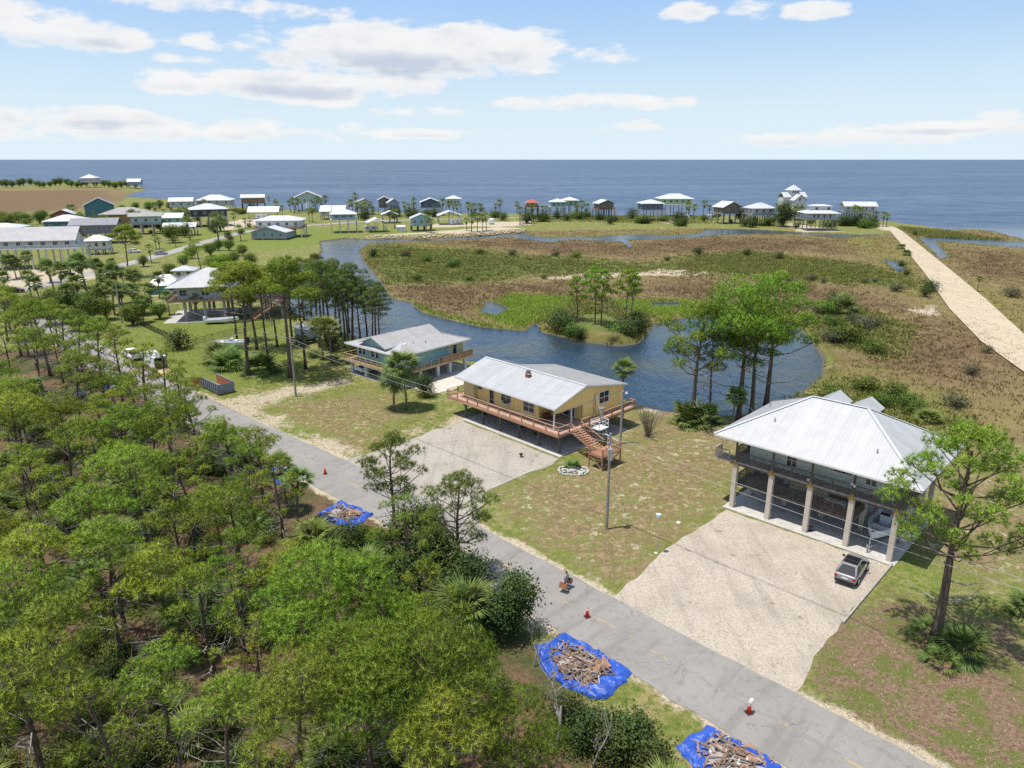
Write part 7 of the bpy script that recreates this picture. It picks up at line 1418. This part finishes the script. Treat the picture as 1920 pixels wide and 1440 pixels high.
# ------------------------------------------------------------------ poles and wires
def util_pole(label, u, v, vt, transformer=False, h=None):
    p = G(u, v); h = h or Zat(u, vt, p); t = thing('utility_pole', label, 'pole', (p.x, p.y, 0)); MB().tube([(0, 0, -.2), (0, 0, h)], [.17, .11], 10).build('pole_shaft', GREYWOOD, t)
    if transformer:
        q = MB().cyl((0, -.3, h - 2.6), (0, -.3, h - 1.5), .24, .24, 14).build('transformer', STEEL, t); MB().cyl((0, -.3, h - 1.5), (0, -.3, h - 1.42), .25, .2, 14).build('lid', STEEL, q); MB().cyl((0, -.3, h - 1.42), (0, -.3, h - 1.15), .05, .03, 8).build('bushing', TRIM, q)
        MB().bar((0, 0, h - .3), (rd.x * .7, rd.y * .7, h - .25), .05, .05).build('insulator', TRIM, t); MB().bar((0, 0, h - .3), (-rd.x * .9, -rd.y * .9, h - .55), .06, .06).build('insulator', TRIM, t); MB().box(-.32, -.14, -.1, .1, h - 1.1, h - .9).build('bracket', STEEL, t)
    return t, p, h
t1, p1, h1 = util_pole('utility pole with grey transformer on the lawn right of the yellow house', 1137, 992, 812, True); t2, p2, h2 = util_pole('slim utility pole on the sandy verge left of the aqua house', 555, 744, 633); t3, p3, h3 = util_pole('leaning utility pole at the corner of the black fence', 229, 606, 530)
p4_ = p1 - Vector((rd.x, rd.y, 0)) * 52; p4_.z = 0; tt = thing('utility_pole', 'utility pole beyond the right edge of the picture', 'pole', p4_); MB().tube([(0, 0, -.2), (0, 0, 10)], [.17, .11], 10).build('pole_shaft', GREYWOOD, tt)
lp, lpp, lph = util_pole('wooden pole with a small lamp behind the outside stairs', 1163, 832, 733); MB().bar((0, 0, lph - .2), (.4, -.2, lph - .05), .05, .05).build('lamp_arm', STEEL, lp); q = MB().tube([(.45, -.22, lph - .25), (.45, -.22, lph - .02)], [.16, .06], 10).build('lamp', TRIM, lp)
for lb, u, v, hh in [('thin utility pole on the shore left of the red-roofed house', 934, 402, 10), ('thin pole on the point right of the palms', 979, 424, 9), ('utility pole in the middle of the shore houses', 822, 414, 11), ('utility pole behind the sky-blue canal house', 623, 415, 10), ('utility pole at the bend of the side road', 411, 452, 12), ('utility pole behind the charcoal house', 300, 418, 11)]: util_pole(lb, u, v, 0, False, hh)
CABLE = mat('cable', (.30, .28, .26), None, 1, .6)
def wire(a, b, sag, label):
    pts = [Vector(a).lerp(Vector(b), i / 24) - Vector((0, 0, sag * 4 * (i / 24) * (1 - i / 24))) for i in range(25)]; o = MB().tube(pts, [.022] * 25, 4, False).build('overhead_wire', CABLE); tag(o, label, 'wire', 'overhead wires')
e1 = lambda z: Vector((p1.x, p1.y, z)); e2 = lambda z: Vector((p2.x, p2.y, z)); e3 = lambda z: Vector((p3.x, p3.y, z)); e4 = lambda z: Vector((p4_.x, p4_.y, z))
wire(e1(h1 - .3), e2(h2 - .1), .8, 'upper wire from the transformer pole to the pole left of the aqua house'); wire(e1(h1 - 1.0), e2(h2 - .9), .8, 'lower wire from the transformer pole to the pole left of the aqua house'); wire(e1(h1 - .3), e4(9.8), .7, 'upper wire from the transformer pole crossing before the right-hand house'); wire(e1(h1 - 1.0), e4(9.0), .7, 'lower wire from the transformer pole crossing before the right-hand house'); wire(e2(h2 - .1), e3(h3 - .1), .9, 'wire between the two poles of the left yard'); wire(e1(h1 - 1.0), Mr @ Vector((1.0, 1.2, 7.6)), .5, 'service wire from the transformer pole to the right-hand house'); wire(e1(h1 - 1.0), HY.matrix_basis @ Vector((16.9, 8, 5.8)), .3, 'service wire from the transformer pole to the yellow house')
# ------------------------------------------------------------------ fence of the left yard
def fence(label, pts, hh=1.3):
    W_ = [G(u, v) for u, v in pts]; t = thing('wire_fence', label, 'fence', W_[0]); pm = cmesh('fpost', lambda: MB().cyl((0, 0, 0), (0, 0, hh), .045, .045, 8).mesh('fence_post', BLACK))
    for a, b in zip(W_[:-1], W_[1:]):
        n = max(1, round((b - a).length / 2.4))
        for i in range(n):
            p, q = a.lerp(b, i / n) - W_[0], a.lerp(b, (i + 1) / n) - W_[0]; obj('fence_post', pm, t, p); g = MB(); g.bar(p + Vector((0, 0, hh - .04)), q + Vector((0, 0, hh - .04)), .035, .035); g.bar(p + Vector((0, 0, .1)), q + Vector((0, 0, .1)), .03, .03)
            for k_ in range(1, 14): s_ = p.lerp(q, k_ / 14); g.bar(s_ + Vector((0, 0, .1)), s_ + Vector((0, 0, hh - .05)), .022, .022)
            g.build('mesh_panel', BLACK, t)
    obj('fence_post', pm, t, W_[-1] - W_[0])
fence('black wire fence along the left lawn', [(240, 600), (265, 611), (290, 623), (312, 633), (335, 645)]); fence('black wire fence behind the boat trailer', [(352, 650), (400, 637), (460, 622), (525, 607)]); fence('black wire fence below the palm grove', [(262, 597), (300, 589), (335, 580)])
# ------------------------------------------------------------------ rock ring, feeder, small things on the lawn
def rock_ring():
    p = G(1075, 883); t = thing('rock_ring', 'oval ring of white stones with plants and a stump on the lawn', 'rock garden', (p.x, p.y, 0)); r = random.Random(9); WS = mat('white_stone', (.34, .33, .31), (.46, .45, .43), 3, .85, bump=.4, rand=.08); ms = []
    for i in range(5):
        bm = bmesh.new(); bmesh.ops.create_icosphere(bm, subdivisions=1, radius=1); 
        for v in bm.verts: v.co *= r.uniform(.75, 1.15)
        me_ = bpy.data.meshes.new('stone'); bm.to_mesh(me_); bm.free(); me_.materials.append(WS); ms.append(me_)
    for i in range(38): a = 2 * math.pi * i / 38; o = obj('stone', ms[i % 5], t, (1.75 * math.cos(a) + r.uniform(-.08, .08), 1.35 * math.sin(a) + r.uniform(-.08, .08), .09), r.random() * 3); s_ = r.uniform(.13, .2); o.scale = (s_ * 1.3, s_, s_ * .8)
    for i in range(40): a = r.uniform(0, 6.28); d = r.uniform(.1, .92); o = obj('stone', ms[i % 5], t, (1.5 * d * math.cos(a), 1.1 * d * math.sin(a), .12), r.random() * 3); s_ = r.uniform(.15, .28); o.scale = (s_ * 1.2, s_, s_ * .8)
    MB().tube([(.5, -.2, 0), (.52, -.18, .35), (.6, -.2, .55)], [.2, .17, .1], 9).build('stump', BARK, t); o = obj('plants', PROTO['palmetto'][0][1], t, (0, .8, 0)); o.scale = (.55, .55, .5)
rock_ring()
p = G(1230, 1037); hh = Zat(1233, 966, p); t = thing('bird_feeder', 'pale mint drum-shaped feeder on a thin pole on the lawn', 'bird feeder', (p.x, p.y, 0)); MB().cyl((0, 0, 0), (0, 0, hh - .1), .03, .03, 8).build('pole', STEEL, t); MB().cyl((0, 0, hh - .12), (0, 0, hh + .12), .24, .24, 14).build('drum', mat('mint_plastic', (.42, .60, .55), None, 1, .5), t); MB().cyl((0, 0, 0), (0, 0, .04), .16, .16, 12).build('foot', TRIM, t)
p = G(1272, 981); tag(MB().cyl((0, 0, 0), (0, 0, .12), .22, .2, 12).build('septic_lid', TRIM, None, (p.x, p.y, 0)), 'small round white lid in the grass right of the feeder', 'lid')
p = G(977, 857); t = thing('fire_pit', 'small dark fire bowl standing on the yellow house gravel drive', 'fire bowl', (p.x, p.y, .03)); MB().tube([(0, 0, .18), (0, 0, .42)], [.12, .27], 12).build('bowl', BLACK, t)
for a in (0, 2.1, 4.2): MB().bar((.1 * math.cos(a), .1 * math.sin(a), .2), (.2 * math.cos(a), .2 * math.sin(a), 0), .03, .03).build('leg', BLACK, t)
# things stored under the yellow house
My = HY.matrix_basis; r4 = random.Random(21)
for i, (x, y) in enumerate([(2.0, 2.0), (6.2, 3.0), (9.0, 2.2), (12.2, 1.6), (12.8, 4.2), (4.5, 5.0), (8.0, 6.0)]):
    q = My @ Vector((x, y, .06)); t = thing('folding_chair', 'dark folding chair under the deck of the yellow house', 'chair', q, r4.uniform(0, 6), 'chairs under the yellow house'); MB().box(-.25, .25, -.22, .25, .40, .44).build('seat', BLACK, t); MB().box(-.25, .25, .24, .28, .44, .9).build('backrest', BLACK, t)
    for xx in (-.22, .22):
        for yy in (-.2, .22): MB().box(xx - .018, xx + .018, yy - .018, yy + .018, 0, .40).build('leg', STEEL, t)
q = Mr @ Vector((8.1, .5, .07)); t = thing('blower_fan', 'small blue-black fan standing on the slab of the right-hand house', 'fan', q, R(-30)); MB().tube([(0, -.12, .25), (0, .12, .25)], [.25, .25], 14, False).build('fan_ring', BLACK, t); MB().tube([(0, -.05, .25), (0, .05, .25)], [.09, .09], 10).build('hub', mat('blue_plastic', (.02, .04, .2), None, 1, .4), t); MB().box(-.2, .2, -.12, .12, 0, .03).build('foot', BLACK, t)
# rock revetment at the canal head: too many stones to count
def riprap():
    rng = np.random.default_rng(8); line = [(690, 444), (790, 444), (890, 440), (985, 433)]; V = []; F = []; o = 0; ico = [(0, 0, 1), (.9, 0, .3), (.28, .85, .3), (-.72, .53, .3), (-.72, -.53, .3), (.28, -.85, .3), (0, 0, -.6)]; fs = [(0, i, i % 5 + 1) for i in range(1, 6)] + [(6, i % 5 + 1, i) for i in range(1, 6)]
    for a, b in zip(line[:-1], line[1:]):
        A, B = G(*a), G(*b); n = int((B - A).length * 3.0)
        for i in range(n):
            p = A.lerp(B, rng.random()); s_ = rng.uniform(.35, .8); y = rng.uniform(-4.5, 2.5); c = np.array([p.x + rng.normal() * .4, p.y + y, -.1 + .10 * (y + 2)]); V.append(np.array(ico) * s_ * rng.uniform(.7, 1.2, (7, 1)) + c); F += [tuple(k_ + o for k_ in f) for f in fs]; o += 7
    ob = obj('riprap', np_mesh('riprap', np.vstack(V), np.array(F), mat('pink_rock', (.42, .31, .24), (.55, .45, .36), .8, .9))); tag(ob, 'band of pinkish rocks lining the canal head', 'rocks', kind='stuff')
riprap()
# ------------------------------------------------------------------ person carrying two wooden drawers
def person():
    P = G(1062, 1105.6); hd = math.atan2(rd.y, rd.x) + .25; me_ = bpy.data.meshes.new('pb'); V = []; E = []; Rr = []
    def v(x, y, z, r): V.append((x, y, z)); Rr.append(r); return len(V) - 1
    def ln(*ids):
        for a, b in zip(ids[:-1], ids[1:]): E.append((a, b))
    pel = v(0, 0, .95, .15); ab = v(.01, 0, 1.12, .135); ch = v(.02, 0, 1.32, .165); nk = v(.02, 0, 1.48, .06); hd0 = v(.03, 0, 1.56, .08); hd1 = v(.045, 0, 1.66, .098); hd2 = v(.035, 0, 1.75, .075); ln(pel, ab, ch, nk, hd0, hd1, hd2)
    for s_ in (-1, 1):
        f_ = .20 * s_; hip = v(0, s_ * .10, .88, .10); kn = v(f_ * .7 + .04, s_ * .11, .50, .065); an = v(f_ - .03, s_ * .12, .11, .045); toe = v(f_ + .14, s_ * .13, .05, .04); ln(pel, hip, kn, an, toe)
        sh = v(.01, s_ * .20, 1.40, .07); el = v(-.03, s_ * .30, 1.13, .05); wr = v(.05, s_ * .36, .90, .036); pa = v(.07, s_ * .37, .82, .042); ln(ch, sh, el, wr, pa)
        for k_, (dx, l) in enumerate(((-.03, .06), (-.01, .075), (.012, .08), (.032, .065))): f1 = v(.07 + dx, s_ * .375, .775, .0095); f2 = v(.07 + dx, s_ * .35, .775 - l * .5, .009); ln(pa, f1, f2)
        th = v(.115, s_ * .36, .81, .011); t2_ = v(.135, s_ * .345, .785, .009); ln(pa, th, t2_)
    me_.from_pydata(V, E, []); o = bpy.data.objects.new('pb', me_); COL.objects.link(o); md = o.modifiers.new('s', 'SKIN'); md.use_smooth_shade = True
    for i, q in enumerate(me_.skin_vertices[0].data): q.radius = (Rr[i], Rr[i] * (.8 if i in (0, 1, 2) else 1)); q.use_root = (i == 0)
    o.modifiers.new('u', 'SUBSURF').levels = 1; dg = bpy.context.evaluated_depsgraph_get(); nm = bpy.data.meshes.new_from_object(o.evaluated_get(dg)); bpy.data.objects.remove(o)
    mats = [mat('skin', (.42, .25, .17), None, 1, .6), mat('grey_shirt', (.20, .21, .22), (.27, .28, .29), 6, .9), mat('jeans', (.11, .13, .17), (.16, .18, .23), 8, .9), mat('dark_shoes', (.03, .028, .026), None, 1, .8)]
    nm.materials.clear(); [nm.materials.append(m_) for m_ in mats]
    for pl in nm.polygons:
        c = pl.center; pl.material_index = 3 if c.z < .12 else 2 if c.z < .97 and abs(c.y) < .24 else 0 if (c.z > 1.46 or (abs(c.y) > .24 and c.z < 1.1)) else 1; pl.use_smooth = True
    t = thing('person', 'person in grey shirt walking on the road with two wooden drawers', 'person', (P.x, P.y, .03), hd); obj('body', nm, t)
    hb = MB()
    for i in range(6):
        z = 1.66 + .11 * i / 5; rr = [.103, .106, .104, .094, .07, .03][i]; hb.v += [(.03 + rr * math.cos(2 * math.pi * k_ / 12), rr * .92 * math.sin(2 * math.pi * k_ / 12), z) for k_ in range(12)]
    for i in range(5):
        for k_ in range(12): k2 = (k_ + 1) % 12; hb.f.append((i * 12 + k_, i * 12 + k2, (i + 1) * 12 + k2, (i + 1) * 12 + k_))
    hb.f.append(tuple(5 * 12 + k_ for k_ in range(12))); hb.build('hair', mat('dark_hair', (.02, .015, .012), None, 1, .7), t, smooth=True); fc = MB(); fc.tube([(.12, 0, 1.655), (.155, 0, 1.635), (.125, 0, 1.625)], [.012, .018, .012], 6); fc.build('nose', mats[0], t)
    for s_ in (-1, 1): MB().tube([(.125, s_ * .035, 1.668), (.14, s_ * .035, 1.668)], [.013, .008], 6).build('eye', BLACK, t); MB().tube([(.035, s_ * .095, 1.66), (.035, s_ * .118, 1.655)], [.03, .022], 6).build('ear', mats[0], t)
    MB().box(.128, .138, -.025, .025, 1.598, 1.606).build('mouth', REDL, t)
    M = Matrix.Translation((P.x, P.y, .03)) @ Matrix.Rotation(hd, 4, 'Z'); DR = mat('drawer_wood', (.26, .105, .05), (.33, .15, .08), 5, .6)
    for s_, lb in ((-1, 'brown wooden drawer in the right hand of the walking person'), (1, 'brown wooden drawer in the left hand of the walking person')):
        q = M @ Vector((.06, s_ * .56, .42)); d = thing('wooden_drawer', lb, 'drawer', q, hd); d.rotation_euler = (s_ * .35, 0, hd); MB().box(-.32, .32, -.16, -.14, 0, .42).build('side_panel', DR, d); MB().box(-.32, .32, .14, .16, 0, .42).build('side_panel', DR, d); MB().box(-.34, -.32, -.18, .18, 0, .44).build('front_panel', DR, d); MB().box(.32, .34, -.16, .16, 0, .42).build('back_panel', DR, d); MB().box(-.32, .32, -.14, .14, 0, .015).build('bottom', DKWOOD, d)
person()
